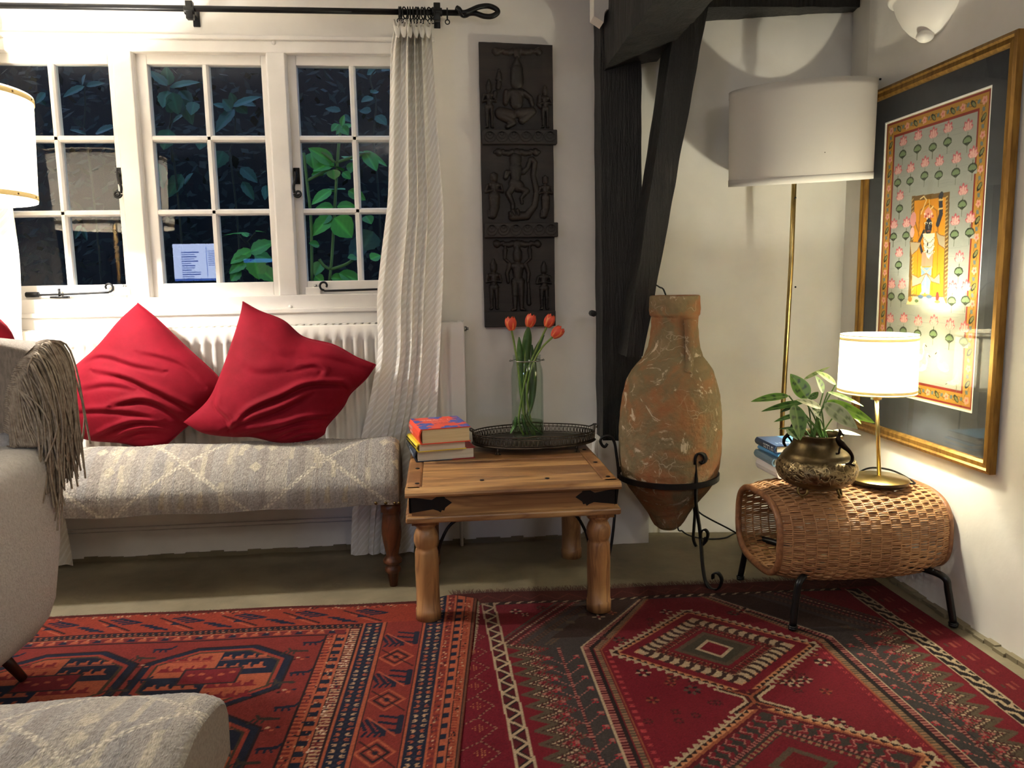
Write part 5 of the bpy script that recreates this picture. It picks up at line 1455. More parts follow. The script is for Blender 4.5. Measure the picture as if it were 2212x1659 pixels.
# bottom tier
carve('carved_figure', figure(1066, 668, 560, .074, 'pray')); carve('carved_figure', figure(1175, 668, 565, .072, 'pray')); carve('carved_figure', figure(1118, 670, 530, .100, 'stand'))
# middle tier: two coiled attendants and a dancer
carve('carved_figure', figure(1067, 474, 365, .080, 'tail', .2)); carve('carved_figure', figure(1178, 474, 372, .066, 'tail', .2))
carve('carved_figure', pxs([(1114, 352, 1114, 342, 12, 13, .022), (1114, 364, 1114, 384, 14, 11, .020), (1112, 396, 1120, 402, 13, 13, .020), (1098, 372, 1092, 384, 6, 5, .018), (1092, 384, 1094, 372, 5, 5, .02), (1130, 372, 1140, 362, 6, 5, .018), (1140, 362, 1146, 344, 5, 5, .018), (1108, 404, 1098, 418, 8, 7, .020), (1098, 418, 1108, 440, 7, 5, .020), (1108, 440, 1108, 450, 5, 5, .018), (1122, 406, 1138, 412, 8, 7, .020), (1138, 412, 1126, 428, 6, 4, .020), (1126, 428, 1128, 438, 4, 4, .018)]))
carve('carved_serpent', pxs([(1150, 345, 1155, 350, 7, 6, .020), (1155, 350, 1152, 378, 6, 6, .018), (1152, 378, 1160, 415, 6, 7, .017), (1160, 415, 1155, 445, 7, 7, .017), (1155, 445, 1138, 466, 7, 9, .018), (1138, 466, 1108, 468, 9, 10, .018), (1108, 456, 1112, 464, 5, 4, .024), (1118, 455, 1120, 464, 5, 4, .024), (1102, 460, 1104, 466, 4, 4, .022)]))
# top tier: seated figure with attendants
carve('carved_figure', pxs([(1117, 178, 1117, 150, 14, 13, .020), (1117, 140, 1117, 124, 11, 3, .016), (1116, 206, 1116, 222, 15, 14, .022), (1106, 200, 1126, 200, 9, 9, .020), (1100, 200, 1092, 222, 6, 6, .019), (1092, 222, 1094, 198, 6, 6, .021), (1134, 202, 1146, 212, 7, 6, .020), (1146, 212, 1150, 226, 6, 5, .018), (1104, 248, 1082, 244, 12, 13, .020), (1082, 246, 1108, 264, 12, 8, .020), (1122, 244, 1150, 240, 11, 9, .022), (1150, 240, 1128, 260, 9, 8, .020), (1108, 264, 1096, 274, 8, 5, .02)]))
carve('carved_figure', figure(1056, 276, 172, .062, 'pray')); carve('carved_figure', figure(1177, 276, 182, .060, 'pray', .6))
carve('carved_bird', pxs([(1078, 170, 1078, 158, 7, 5, .016), (1078, 180, 1076, 190, 6, 5, .016), (1070, 200, 1068, 210, 5, 5, .016), (1078, 152, 1078, 150, 3, 2, .014)])); carve('carved_bird', pxs([(1166, 208, 1166, 222, 5, 6, .018), (1164, 226, 1168, 230, 5, 5, .014)]))
for (py, wdt) in ((104, 46), (322, 40), (520, 44)):
    L = []
    for s in (-1, 1):
        for q in range(4): L.append((1117+s*(10+q*10), py+6+2*math.sin(q*2), 1117+s*(18+q*10), py+9-q, 7-q, 6-q*.8, .013))
        L.append((1117+s*wdt, py+6, 1117+s*wdt+1, py+7, 8, 8, .016))
    L.append((1117, py+8, 1117, py+16, 10, 7, .015)); carve('carved_scroll', pxs(L))
def lotus_band(za, zb, xa, xb):
    m = MB(); m.box((xa, 3.262, za), (xb, 3.30, zb)); m.build('carved_band', carved_mat, pn, smooth=False, bevel=.003)
    n = 6; w = (xb-xa-.01)/n
    for i in range(n):
        cx = xa+.005+w*(i+.5); L = []
        for r in (1, .66, .34):
            P = [(cx+w*.46*r*math.cos(a), zb-.010-(zb-za-.02)*r*(1-math.sin(a))*.5 if False else lerp(zb-.008, za+.008, .5+.48*r*-math.cos(a*1)) ) for a in ()]
        for r in (1, .62, .26):
            pts = [(cx+w*.46*r*math.sin(a), zb-.010-(zb-za-.018)*(.12+.88*r)*(.5-.5*math.cos(a))*1.0) for a in np.linspace(0, 2*PI, 22)]
            MB_pts = [(x, 3.2612, z) for x, z in pts]; petal.tube(MB_pts, .0016, 4)
petal = MB()
for a, b in ((282, 313), (482, 513)): lotus_band(PX(1120, b)[1], PX(1120, a)[1], x0+.006, x1+.012)
stuff(petal.build('petal_carving', carved_mat, pn))
boxes('carved_base', [((x0, 3.276, z0), (x1, 3.30, PX(1120, 672)[1]))], carved_mat, pn, bevel=.003)

# ------------------------------------------------------------------ terracotta amphora in its iron stand
AY = 2.93; MPX = .001825
rows = [(638, 1407, 1510), (640, 1404, 1511), (668, 1403, 1511), (679, 1404, 1510), (684, 1409, 1508), (705, 1409, 1508), (728, 1406, 1509), (750, 1400, 1511), (770, 1390, 1516), (785, 1377, 1528), (800, 1366, 1538), (820, 1355, 1545), (850, 1345, 1551), (890, 1339, 1555), (935, 1337, 1557), (975, 1337, 1556), (1005, 1338, 1552), (1030, 1343, 1544), (1050, 1356, 1532), (1070, 1372, 1516), (1090, 1387, 1500), (1105, 1396, 1488), (1120, 1403, 1479), (1132, 1412, 1472), (1140, 1424, 1462), (1143, 1434, 1450)]
py = np.array([r[0] for r in rows], float); hw = np.array([(r[2]-r[1])/2 for r in rows]); cxs = np.array([(r[1]+r[2])/2 for r in rows])
tt = np.sort(np.concatenate([np.linspace(638, 1143, 150), py])); nk = 96
P = np.zeros((len(tt), nk, 3))
for i, q in enumerate(tt):
    c = at(np.interp(q, py, np.convolve(np.pad(cxs, 2, 'edge'), np.ones(5)/5, 'valid')), q, y=AY); r = np.interp(q, py, hw)*MPX
    for k2 in range(nk):
        a = 2*PI*k2/nk; p = c+np.array([r*math.cos(a), r*math.sin(a), 0])
        d = .0022*noise.noise(Vector(p*14))+.0016*noise.noise(Vector(p*45)); P[i, k2] = p+np.array([math.cos(a), math.sin(a), .2])*d
amph = empty('amphora', at(1440, 1143, y=AY), 'tall weathered terracotta amphora with pointed base and lime crust', 'amphora')
inner = []
for q, k2 in ((640, .84), (690, .80), (740, .80)):
    c = at(1458, q, y=AY); r = np.interp(q, py, hw)*MPX*k2; inner.append([c+np.array([r*math.cos(2*PI*i/nk), r*math.sin(2*PI*i/nk), 0]) for i in range(nk)])
P = np.concatenate([np.array(inner)[::-1], P])
grid('body', P, terracotta, amph, cv=True)
hp = [(1487, 690, -.105), (1489, 720, -.108), (1490, 755, -.118), (1489, 785, -.135), (1484, 808, -.155)]
MB().tube(smooth_path([at(a, b, y=AY+d+.012) for a, b, d in hp], 6), [.019]*6+[.018]*19, 10).build('handle_stump', terracotta, amph)
stand = empty('amphora_stand', at(1440, 1180, y=AY), 'black wrought iron stand with scrolled legs holding the amphora', 'stand')
rc = at(1442, 1024, y=AY); RR = .199
m = MB(); V = []; N = 72
for i in range(N):
    a = 2*PI*i/N
    for r, z in ((RR-.004, -.011), (RR+.002, -.011), (RR+.002, .011), (RR-.004, .011)): V.append(rc+np.array([r*math.cos(a), r*math.sin(a), z]))
m.add(V, [(i*4+k2, ((i+1) % N)*4+k2, ((i+1) % N)*4+(k2+1) % 4, i*4+(k2+1) % 4) for i in range(N) for k2 in range(4)]); m.build('ring', blackiron, stand, smooth=False)
def strap_leg(pts, wd=.011, th=.0028):
    Pp = smooth_path([at(a, b, y=c) for a, b, c in pts], 7); m = MB(); m.wide = wd/th
    d = np.array(Pp[-1])-np.array(Pp[0]); m.tube(Pp, th, 4, flat=(.77, .64, 0) if True else None); return m
m = strap_leg([(1503, 1003, 2.738), (1504, 988, 2.736), (1510, 979, 2.734), (1520, 982, 2.732), (1524, 993, 2.732), (1519, 1001, 2.732), (1513, 996, 2.732)], .011); m.build('scroll', blackiron, stand)
m = strap_leg([(1504, 992, 2.738), (1505, 1010, 2.742), (1504, 1040, 2.744), (1503, 1075, 2.76), (1505, 1100, 2.79), (1511, 1140, 2.80), (1514, 1170, 2.79), (1516, 1200, 2.76), (1519, 1230, 2.72), (1525, 1258, 2.675), (1538, 1273, 2.65), (1553, 1270, 2.63), (1559, 1252, 2.62), (1551, 1238, 2.62), (1541, 1240, 2.625), (1540, 1250, 2.63)], .0085); m.build('leg', blackiron, stand)
m = strap_leg([(1513, 1165, 2.795), (1514, 1150, 2.79), (1522, 1144, 2.785), (1529, 1152, 2.785), (1526, 1168, 2.79), (1518, 1178, 2.795)], .008); m.build('scroll', blackiron, stand)
m = strap_leg([(1500, 1030, 3.05), (1500, 1092, 3.055), (1501, 1110, 3.06), (1499, 1140, 3.08), (1498, 1165, 3.10), (1505, 1182, 3.12), (1512, 1184, 3.13), (1520, 1175, 3.13), (1524, 1160, 3.13)], .008); m.build('leg', blackiron, stand)
m = MB(); m.tube(smooth_path([at(a, b, y=c) for a, b, c in [(1312, 958, AY), (1307, 965, AY), (1301, 962, AY), (1297, 952, AY), (1302, 944, AY), (1316, 942, AY), (1327, 955, AY), (1332, 985, AY), (1336, 1015, AY), (1337, 1030, AY), (1332, 1070, AY), (1329, 1100, AY), (1324, 1150, AY-.02), (1319, 1185, AY-.03), (1312, 1212, AY-.03), (1303, 1218, AY-.03), (1298, 1206, AY-.03)]], 6), .0058, 8); m.build('leg', blackiron, stand)
# flexes: behind the amphora and over the floor
def cable(name, pts, label, r=.0035):
    return tag(MB().tube(smooth_path([np.array(p) for p in pts], 8), r, 6).build(name, cable_mat), label, 'cable')
cable('power_cable', [at(1410, 612, y=3.14), at(1424, 620, y=3.17), at(1436, 632, y=3.20), at(1452, 700, y=3.225), at(1458, 900, y=3.225), at(1462, 1120, y=3.225), at(1475, 1148, y=3.20), at(1500, 1160, z=.004), at(1530, 1164, z=.004), at(1565, 1162, z=.004), at(1592, 1152, z=.004), (1.30, 3.10, .01)], 'black cable running down behind the amphora and along the floor')
cable('lamp_cable', [at(1500, 1092, y=3.1), at(1512, 1108, y=3.1), at(1535, 1122, y=3.1), at(1570, 1140, y=3.1), at(1600, 1156, y=3.1), (1.36, 3.10, .012)], 'black cable looping from the iron stand towards the floor lamp base')

# ------------------------------------------------------------------ unlit floor lamp
fl = empty('floor_lamp', (1.41, 3.0, 0), 'tall brass floor lamp with a wide white drum shade in the corner', 'lamp')
def rings(name, mat, parent, c, prof, Mx=None, seg=64, caps=False): return MB().lathe([(max(r, 1e-4), z) for r, z in prof], c, seg, caps=caps, M=Mx).build(name, mat, parent)
rings('base', brass, fl, (1.41, 3.02, 0), [(0, .030), (.05, .030), (.128, .026), (.135, .020)])
rings('base_rim', black_metal, fl, (1.41, 3.02, 0), [(.136, .020), (.138, .002), (.12, .001), (0, .001)])
ptop = at(1718, 330, y=2.95)
MB().tube([(1.405, 3.02, .028), (1.400, 3.0, .6), (1.403, 2.97, 1.2), tuple(ptop)], .0095, 14).build('pole', brass, fl)
for z, py_ in ((.0, 428), (0, 620)):
    p = at(1716, py_, y=2.955); MB().ball(p-np.array([.0, .009, 0]), .004, seg=8, rings=6).build('screw', black_metal, fl)
sc_ = (at(1580, 412, y=2.95)+at(1873, 400, y=2.95)+at(1583, 205, y=2.95)+at(1880, 180, y=2.95))/4
SR = .265; SH = .350
Mx = np.array((Matrix.Rotation(math.radians(-3.0), 3, 'Y') @ Matrix.Rotation(math.radians(6.0), 3, 'X')))
sx = sc_+np.array([-.004, 0, .012])
shade_ = rings('drum_shade', drum_mat, fl, sx, [(SR, -SH/2), (SR, -SH/4), (SR, 0), (SR, SH/4), (SR, SH/2)], Mx)
rings('shade_hem', drum_mat, shade_, sx, [(SR-.0015, -SH/2+.024), (SR-.0025, -SH/2-.002), (SR+.0012, -SH/2-.002), (SR+.0014, -SH/2+.022), (SR+.0004, -SH/2+.024)], Mx)
rings('shade_hem', drum_mat, shade_, sx, [(SR-.0015, SH/2-.022), (SR-.0025, SH/2+.002), (SR+.0012, SH/2+.002), (SR+.0014, SH/2-.022)], Mx)
m = MB(); hub = ptop
for a in (.4, .4+2*PI/3, .4+4*PI/3): m.tube([hub+np.array([0, 0, -.01]), sx+Mx @ np.array([SR*math.cos(a), SR*math.sin(a), -SH/2+.10])], .002, 5)
m.build('shade_spider', steel, fl)
bh_ = rings('bulb_holder', black_metal, fl, hub, [(.0, -.03), (.018, -.03), (.018, .04), (0, .04)])
rings('bulb', dark_bulb, bh_, hub, [(.013, .04), (.016, .06), (.029, .095), (.030, .115), (.022, .138), (0, .148)])

# ------------------------------------------------------------------ wall uplighter
sn = empty('wall_light', (1.68, 2.59, 1.93), 'white plaster half-bowl wall uplighter above the framed picture', 'lamp')
zt_ = at(2018, 8, x=1.60)[2]
zz = 2.085; prof = [(.030, 1.945), (.062, 1.952), (.095, 1.975), (.125, 2.005), (.152, 2.045), (.168, 2.080), (.172, 2.086), (.186, 2.088), (.194, 2.098), (.192, 2.112), (.180, 2.118), (.172, 2.112), (.16, 2.10), (.12, 2.02), (.06, 1.97)]
Ms = np.diag([.62, 1.0, 1.0])
MB().lathe(prof, (1.697, 2.59, 0), 40, caps=False, arc=PI, a0=PI/2, M=Ms).build('bowl', M('white_plaster_light', (232, 226, 216), .5, spec=.3), sn)
MB().ball((1.662, 2.575, 1.945), .028, sz=.75, seg=20, rings=12).build('finial', bpy.data.materials['white_plaster_light'], sn)

# ------------------------------------------------------------------ framed painting on the right wall
FY0, FY1, FZ0, FZ1 = 2.150, 2.952, .536, 1.838
pic = empty('framed_picture', (1.69, 2.55, FZ0), 'large gilt-framed painting of a robed figure among pink lotus flowers', 'picture')
pf = [(0, 0), (.0, .022), (.010, .026), (.016, .020), (.030, .022), (.038, .016), (.040, .004), (.040, 0)]
def frame_bar(a, b, inward):
    a, b, inward = np.array(a, float), np.array(b, float), np.array(inward, float); d = (b-a)/np.linalg.norm(b-a); m = MB(); V = []
    for (p, s) in ((a, 1), (b, -1)):
        for w, h in pf: V.append(p+inward*w+d*s*w+np.array([-h, 0, 0]))
    n = len(pf); F = [(i, i+1, n+i+1, n+i) for i in range(n-1)]+[tuple(range(n-1, -1, -1)), tuple(range(n, 2*n))]
    m.add(V, F); m.build('frame_bar', gold_frame, pic, smooth=False)
xw = 1.690
c = [(xw, FY0, FZ0), (xw, FY1, FZ0), (xw, FY1, FZ1), (xw, FY0, FZ1)]
frame_bar(c[0], c[1], (0, 0, 1)); frame_bar(c[1], c[2], (0, -1, 0)); frame_bar(c[2], c[3], (0, 0, -1)); frame_bar(c[3], c[0], (0, 1, 0))
boxes('backing', [((xw-.003, FY0+.01, FZ0+.01), (xw, FY1-.01, FZ1-.01))], mount_board, pic)
MY0, MY1, MZ0, MZ1 = 2.262, 2.824, .708, 1.712
def window_board(name, mat, x0, x1, o, i):
    (a0, a1, b0, b1), (c0, c1, d0, d1) = o, i
    boxes(name, [((x0, a0, b0), (x1, c0, b1)), ((x0, c1, b0), (x1, a1, b1)), ((x0, c0, b0), (x1, c1, d0)), ((x0, c0, d1), (x1, c1, b1))], mat, pic)
window_board('mount', mount_board, xw-.0078, xw-.0035, (FY0+.02, FY1-.02, FZ0+.02, FZ1-.02), (MY0, MY1, MZ0, MZ1))
window_board('mount_bevel', white_card, xw-.0074, xw-.0034, (MY0-.0005, MY1+.0005, MZ0-.0005, MZ1+.0005), (MY0+.005, MY1-.005, MZ0+.005, MZ1-.005))
raw_mesh('glazing', [(xw-.0105, FY0+.03, FZ0+.03), (xw-.0105, FY1-.03, FZ0+.03), (xw-.0105, FY1-.03, FZ1-.03), (xw-.0105, FY0+.03, FZ1-.03)], [(0, 1, 2, 3)], picture_glass, pic, smooth=False)
PW, PH = MY1-MY0-.010, MZ1-MZ0-.010           # painted sheet; u to the right in the picture = towards the viewer
cv = Canvas(0, 0, PW, PH, .0018, (164, 166, 156))
fade = .03*np.sin(cv.Y*7)+.04*RS.normal(0, .3, cv.X.shape); cv.a *= (1+fade)[..., None]
for i in range(150): y = rnd.uniform(0, PH); x = rnd.uniform(.05, PW-.1); cv.line([(x, y), (x+rnd.uniform(.03, .1), y+rnd.uniform(-.002, .002))], .0018, (150, 154, 146))
YO, CR = (186, 136, 50), (140, 44, 34)
def ring_(k, c):
    for P in ([(k, k), (PW-k, k), (PW-k, k), (k, k)],): pass
    cv.rect(k, k, PW-k, PH-k, c)
base = cv.a.copy()
ring_(0, (206, 190, 150)); ring_(.004, CR); ring_(.011, YO); ring_(.050, CR); 
w = cv.win(.058, .058, PW-.058, PH-.058); w = (slice(w[0].start+1, w[0].stop-1), slice(w[1].start+1, w[1].stop-1)); cv.a[w] = base[w]
def sprig(x, y, a, k):
    if k == 0:
        for q in range(5): t2 = q*2*PI/5+a; cv.ell(x+.0075*math.cos(t2), y+.0075*math.sin(t2), .0058, .0048, (226, 160, 140), t2)
        cv.ell(x, y, .004, .004, (206, 110, 100))
    elif k == 1: cv.ell(x, y, .016, .0085, (44, 50, 34), a); cv.ell(x+.003*math.cos(a), y+.003*math.sin(a), .011, .005, (130, 130, 80), a)
    else: cv.ell(x, y, .008, .006, (110, 122, 120), a)
def side(p0, p1, n, off):
    p0, p1 = np.array(p0), np.array(p1); d = (p1-p0)/n; nr = np.array([-d[1], d[0]])/np.linalg.norm(d)
    Pp = [p0+d*i*.25+nr*.008*math.sin(i*.25*PI) for i in range(4*n+1)]; cv.line(Pp, .0022, (104, 84, 40))
    for i in range(n+1):
        p = p0+d*i; s = 1 if i % 2 else -1; a = math.atan2(d[1], d[0])
        sprig(*(p+nr*s*.001), a+s*.7, (0, 2, 1, 2)[(i+off) % 4])
side((.031, .031), (PW-.031, .031), 20, 0); side((.031, PH-.031), (PW-.031, PH-.031), 20, 0); side((.031, .031), (.031, PH-.031), 36, 0); side((PW-.031, .031), (PW-.031, PH-.031), 36, 0)
def lotus(x, y, s=1.0):
    cv.line([(x, y-.052*s), (x+.001, y+.0)], .0028, (92, 100, 72))
    y2 = y-.030*s                # pad
    cv.ell(x, y2, .026*s, .019*s, (46, 54, 36)); cv.poly([(x-.027*s, y2-.004), (x, y2-.020*s), (x+.027*s, y2-.004), (x+.027*s, y2-.022*s), (x-.027*s, y2-.022*s)], (164, 166, 156))
    for q in range(9): a = math.radians(200-q*27.5 if False else 15+q*18.75); cv.ell(x+.013*s*math.cos(a), y2-.006*s+.010*s*math.sin(a), .0105*s, .0035*s, (118, 138, 96), math.atan2(.8*math.sin(a), math.cos(a)))
    cv.line([(x, y2-.008*s), (x, y-.060*s-.012)], .0024, (84, 90, 66))
    y0 = y+.010*s
    for dx, a, rx, ry, c in ((-.017, .62, .013, .007, 1), (.017, -.62, .013, .007, 1), (-.011, 1.05, .019, .008, 0), (.011, -1.05, .019, .008, 0), (0, PI/2, .023, .0088, 2)):
        cx_, cy_ = x+dx*s, y0+(.006 if abs(dx) > .015 else .016 if dx else .019)*s
        aa = a if dx == 0 else (PI-a if dx < 0 else -a)
        cv.ell(cx_, cy_, rx*s, ry*s, (196, 96, 104), aa); cv.ell(cx_-math.cos(aa)*rx*.22*s*(1 if dx else 0), cy_-abs(math.sin(aa))*rx*.22*s, rx*.76*s, ry*.80*s, (232, 178, 168), aa)
def UV(px, py): p = at(px, py, x=1.687); return MY1-.005-p[1], p[2]-MZ0-.005
lot = [(1951, 318), (1983, 306), (2016, 302), (2048, 290), (2091, 286), (1940, 380), (1967, 376), (1998, 364), (2029, 362), (2066, 356), (2102, 345), (1944, 436), (2080, 425), (1931, 497), (1958, 494), (2063, 490), (2096, 485), (1942, 558), (2072, 570), (1926, 626), (1948, 627), (2057, 634), (2087, 632), (1923, 700), (1952, 700), (1983, 706), (2017, 706), (2052, 715), (2083, 722)]
for a, b in lot: lotus(*UV(a, b), .84)
def V2(*L): return [UV(a, b) for a, b in L]
for c, L in (((116, 86, 44), [(1970, 424), (2052, 414), (2046, 655), (1962, 650)]), ((226, 206, 150), [(1958, 657), (1964, 640), (2038, 642), (2046, 662)]), ((214, 140, 30), [(1976, 434), (2044, 426), (2037, 640), (1968, 636)])): cv.poly(V2(*L), c)
for a in range(26): 
    for L in ([(1973, 430+a*8.4), (1970, 434+a*8.4)], [(2047, 424+a*8.6), (2042, 428+a*8.6)]): cv.line(V2(*L), .004, (190, 160, 96))
for a in (1985, 1996, 2018, 2028): cv.line(V2((a, 480), (a-5, 636)), .004, (182, 108, 20))
cv.line(V2((1986, 500), (1988, 455), (2005, 440), (2024, 455), (2026, 500)), .005, (156, 104, 40))
cv.line(V2((2032, 424), (2033, 462), (2026, 484)), .020, (52, 54, 60)); cv.ell(*UV(2034, 421), .010, .011, (52, 54, 60)); cv.line(V2((2029, 432), (2037, 431)), .006, (220, 190, 120)); cv.line(V2((2028, 452), (2036, 450)), .006, (220, 190, 120))
cv.line(V2((1996, 500), (1986, 522), (1992, 545)), .014, (52, 54, 60))
cv.ell(*UV(2006, 490), .019, .030, (44, 46, 52)); cv.poly(V2((1996, 470), (1998, 456), (2006, 446), (2014, 456), (2018, 470)), (224, 150, 130)); 
for a in range(8): cv.ell(*UV(1998+a*2.5, 462+(a % 3)*5), .004, .004, (170, 60, 60) if a % 2 else (240, 220, 190))
for s in (-1, 1): cv.ell(*UV(2006+s*5, 482), .009, .004, (236, 226, 200)); cv.ell(*UV(2006+s*5, 482.5), .005, .003, (24, 24, 26))
cv.line(V2((2006, 486), (2007, 494)), .003, (150, 150, 146)); cv.line(V2((2003, 499), (2010, 499)), .003, (150, 80, 70))
cv.line(V2((1988, 430), (1996, 424), (2002, 432), (1994, 452), (1990, 462)), .004, (236, 206, 140)); cv.line(V2((2008, 432), (2008, 448)), .005, (220, 180, 100)); cv.line(V2((2010, 452), (2016, 446)), .005, (236, 206, 140))
cv.poly(V2((1994, 505), (2020, 503), (2016, 545), (2008, 562), (1998, 548)), (226, 214, 186))
for a in range(7):
    for q in np.linspace(0, 1, 10): x = 1996+22*q; cv.ell(*UV(x, 508+a*6+10*math.sin(q*PI)), .0022, .0022, (110, 96, 70) if a % 2 else (250, 244, 226))
for a in (528, 543): cv.ell(*UV(2004, a), .004, .006, (40, 38, 36))
cv.poly(V2((1992, 545), (2000, 545), (2005, 562), (2016, 544), (2014, 575), (1990, 576)), (226, 140, 110)); cv.poly(V2((1990, 578), (2013, 577), (2008, 632), (1991, 632)), (122, 150, 170)); cv.line(V2((2000, 585), (1999, 630)), .004, (226, 214, 186))
cv.line(V2((1990, 577), (2002, 588), (2013, 577)), .006, (236, 206, 140))
for L in ([(1966, 522), (1990, 524), (1982, 540), (1969, 552)], [(2022, 500), (2032, 508), (2042, 510), (2042, 538), (2028, 528)], [(1970, 592), (1984, 600), (2001, 590), (1990, 612), (1970, 620)], [(2001, 590), (2018, 602), (2030, 590), (2031, 614), (2012, 608)]):
    cv.poly(V2(*L), (176, 160, 130)); cv.line(V2(*L), .003, (140, 96, 44), True)
for s in (-1, 1): cv.ell(*UV(2000+s*9-2, 641), .016, .007, (72, 92, 112)); cv.line(V2((1995+s*6, 634), (2001+s*6, 634)), .006, (236, 206, 140))
cv.ell(*UV(1973, 474), .017, .026, (222, 150, 142)); cv.ell(*UV(1971, 502), .012, .018, (232, 176, 166)); cv.line(V2((1978, 480), (1986, 510)), .003, (80, 70, 50)); cv.ell(*UV(2025, 642), .009, .018, (150, 40, 34)); cv.ell(*UV(2025, 652), .015, .005, (206, 150, 60)); cv.ell(*UV(1966, 646), .012, .010, (170, 118, 50)); cv.ell(*UV(1980, 650), .011, .006, (90, 110, 70))
def swan(px, py, f, fly=False):
    x, y = UV(px, py); W = (222, 216, 190)
    cv.ell(x, y, .030, .013, W, .15*f); cv.ell(x-f*.012, y+.007, .020, .010, (206, 198, 166), .5*f); cv.line([(x+f*.024, y+.004), (x+f*.032, y+.022), (x+f*.026, y+.040), (x+f*.032, y+.048)], .008, W); cv.ell(x+f*.033, y+.048, .007, .006, W); cv.line([(x+f*.038, y+.047), (x+f*.046, y+.042)], .004, (60, 52, 40))
    if fly: cv.poly([(x-.012, y), (x+.018, y+.050), (x+.024, y+.004)], (214, 206, 176))
for a in ((1983, 772, 1), (1990, 794, 1), (2038, 794, -1)): swan(*a)
x, y = UV(2062, 826); cv.ell(x, y, .026, .010, (222, 216, 190), .25); cv.poly([(x-.01, y), (x+.014, y+.046), (x+.022, y)], (214, 206, 176)); cv.ell(x-.030, y-.006, .008, .006, (222, 216, 190)); cv.line([(x+.01, y-.006), (x+.012, y-.03)], .003, (120, 110, 90)); cv.line([(x-.036, y-.008), (x-.044, y-.012)], .003, (60, 52, 40))
P = np.stack([np.full(cv.X.shape, xw-.0036), MY1-.005-cv.X, MZ0+.005+cv.Y], -1)
grid('painting', P, print_mat, pic, colors=lin(np.clip(cv.a*.90, 0, 255)))
p = at(1903, 171, x=1.695); MB().tube([p, p-np.array([.006, 0, 0])], .004, 8).build('wall_nail', black_metal); tag(bpy.data.objects['wall_nail'], 'small dark nail in the wall above the picture corner', 'nail')

# ------------------------------------------------------------------ wicker table
WX, WY, WZ, WL, WA, WB = 1.379, 2.492, .284, .293, .236, .150
wk = empty('wicker_table', (WX, WY, 0), 'low barrel-shaped rattan table with open ends on four black metal legs', 'table')
def wick(t, th, off=0.0):
    """t along the tube -1..1, th around it"""
    t = np.asarray(t, float); a = WA*(1-.25*np.abs(t)**2.8)+off; b = WB*(1-.12*np.abs(t)**4)+off; e = 2/2.9
    c, s = np.cos(th), np.sin(th)
    y = WY+a*np.sign(c)*np.abs(c)**e; z = WZ+b*np.sign(s)*np.abs(s)**e
    return np.stack(np.broadcast_arrays(WX+WL*t, y, z), -1)
# even spacing round the section
th = np.linspace(0, 2*PI, 4000); pp = wick(0*th, th); d = np.r_[0, np.cumsum(np.linalg.norm(np.diff(pp, axis=0), axis=1))]
NW, NS = 196, 17
ths = np.interp(np.arange(NW)/NW*d[-1], d, th)
ts = np.linspace(-1, 1, NS*5+1); V = []; F = []; base = 0; rw = .0024
for i, q in enumerate(ths):
    ph = PI*((i//2) % 2); wv = .0040*np.sin((ts+1)/2*NS*PI+ph)*np.clip((1-np.abs(ts))*8, 0, 1)
    jit = rnd.uniform(-.0008, .0008); q2 = q+.004*np.sin(ts*3+i)
    C = wick(ts, q2)+0; Nn = wick(ts, q2, .01)-C; Nn /= np.linalg.norm(Nn, axis=1)[:, None]; C = C+Nn*(wv+jit)[:, None]
    T = np.gradient(C, axis=0); T /= np.linalg.norm(T, axis=1)[:, None]; B = np.cross(T, Nn)
    ring = np.stack([C+Nn*rw*math.cos(a)+B*rw*1.5*math.sin(a) for a in (PI/4, 3*PI/4, 5*PI/4, 7*PI/4)], 1)
    V.append(ring.reshape(-1, 3)); F.append(grid_faces(len(ts), 4, False, True)+base); base += len(ts)*4
stuff(raw_mesh('weave', np.concatenate(V), np.concatenate(F), wicker_mat, wk))
tq = np.linspace(0, 2*PI, 90)[:-1]
for k2 in range(1, NS):
    t0 = -1+2*k2/NS; MB().tube(wick(np.full_like(tq, t0), tq), .0030, 5, True).build('stake', wicker_mat, wk)
for t0 in (-1.0, 1.0):
    Pp = wick(np.full_like(tq, t0), tq, -.002); MB().tube(Pp, .0115, 10, True).build('rim', rattan_rim, wk)
for lx, ly, sx_, sy_ in ((1.127, 2.735, -1, 1), (1.122, 2.284, -1, -1), (1.645, 2.237, 1, -1), (1.640, 2.735, 1, 1)):
    x1 = 1.25 if sx_ < 0 else 1.56; y1 = 2.60 if sy_ > 0 else 2.38
    ex = lx+(.020 if sx_ < 0 else -.022); ey = ly-.015*sy_
    fz_ = .0085 if sy_ < 0 else 0
    m = MB(); m.tube(smooth_path([(x1, y1, .172), (lerp(ex, x1, .35), lerp(ey, y1, .3), .176), (lerp(ex, x1, .05), ey, .165), (lerp(ex, lx, .25), lerp(ey, ly, .3), .125), (lx, ly, .012+fz_)], 7), .0115, 12); m.tube([(lx, ly, .014+fz_), (lx, ly, .0095+fz_)], .0155, 12); m.tube([(lx, ly, .0095+fz_), (lx, ly, fz_)], .0145, 12)
    m.build('leg', black_metal, wk)

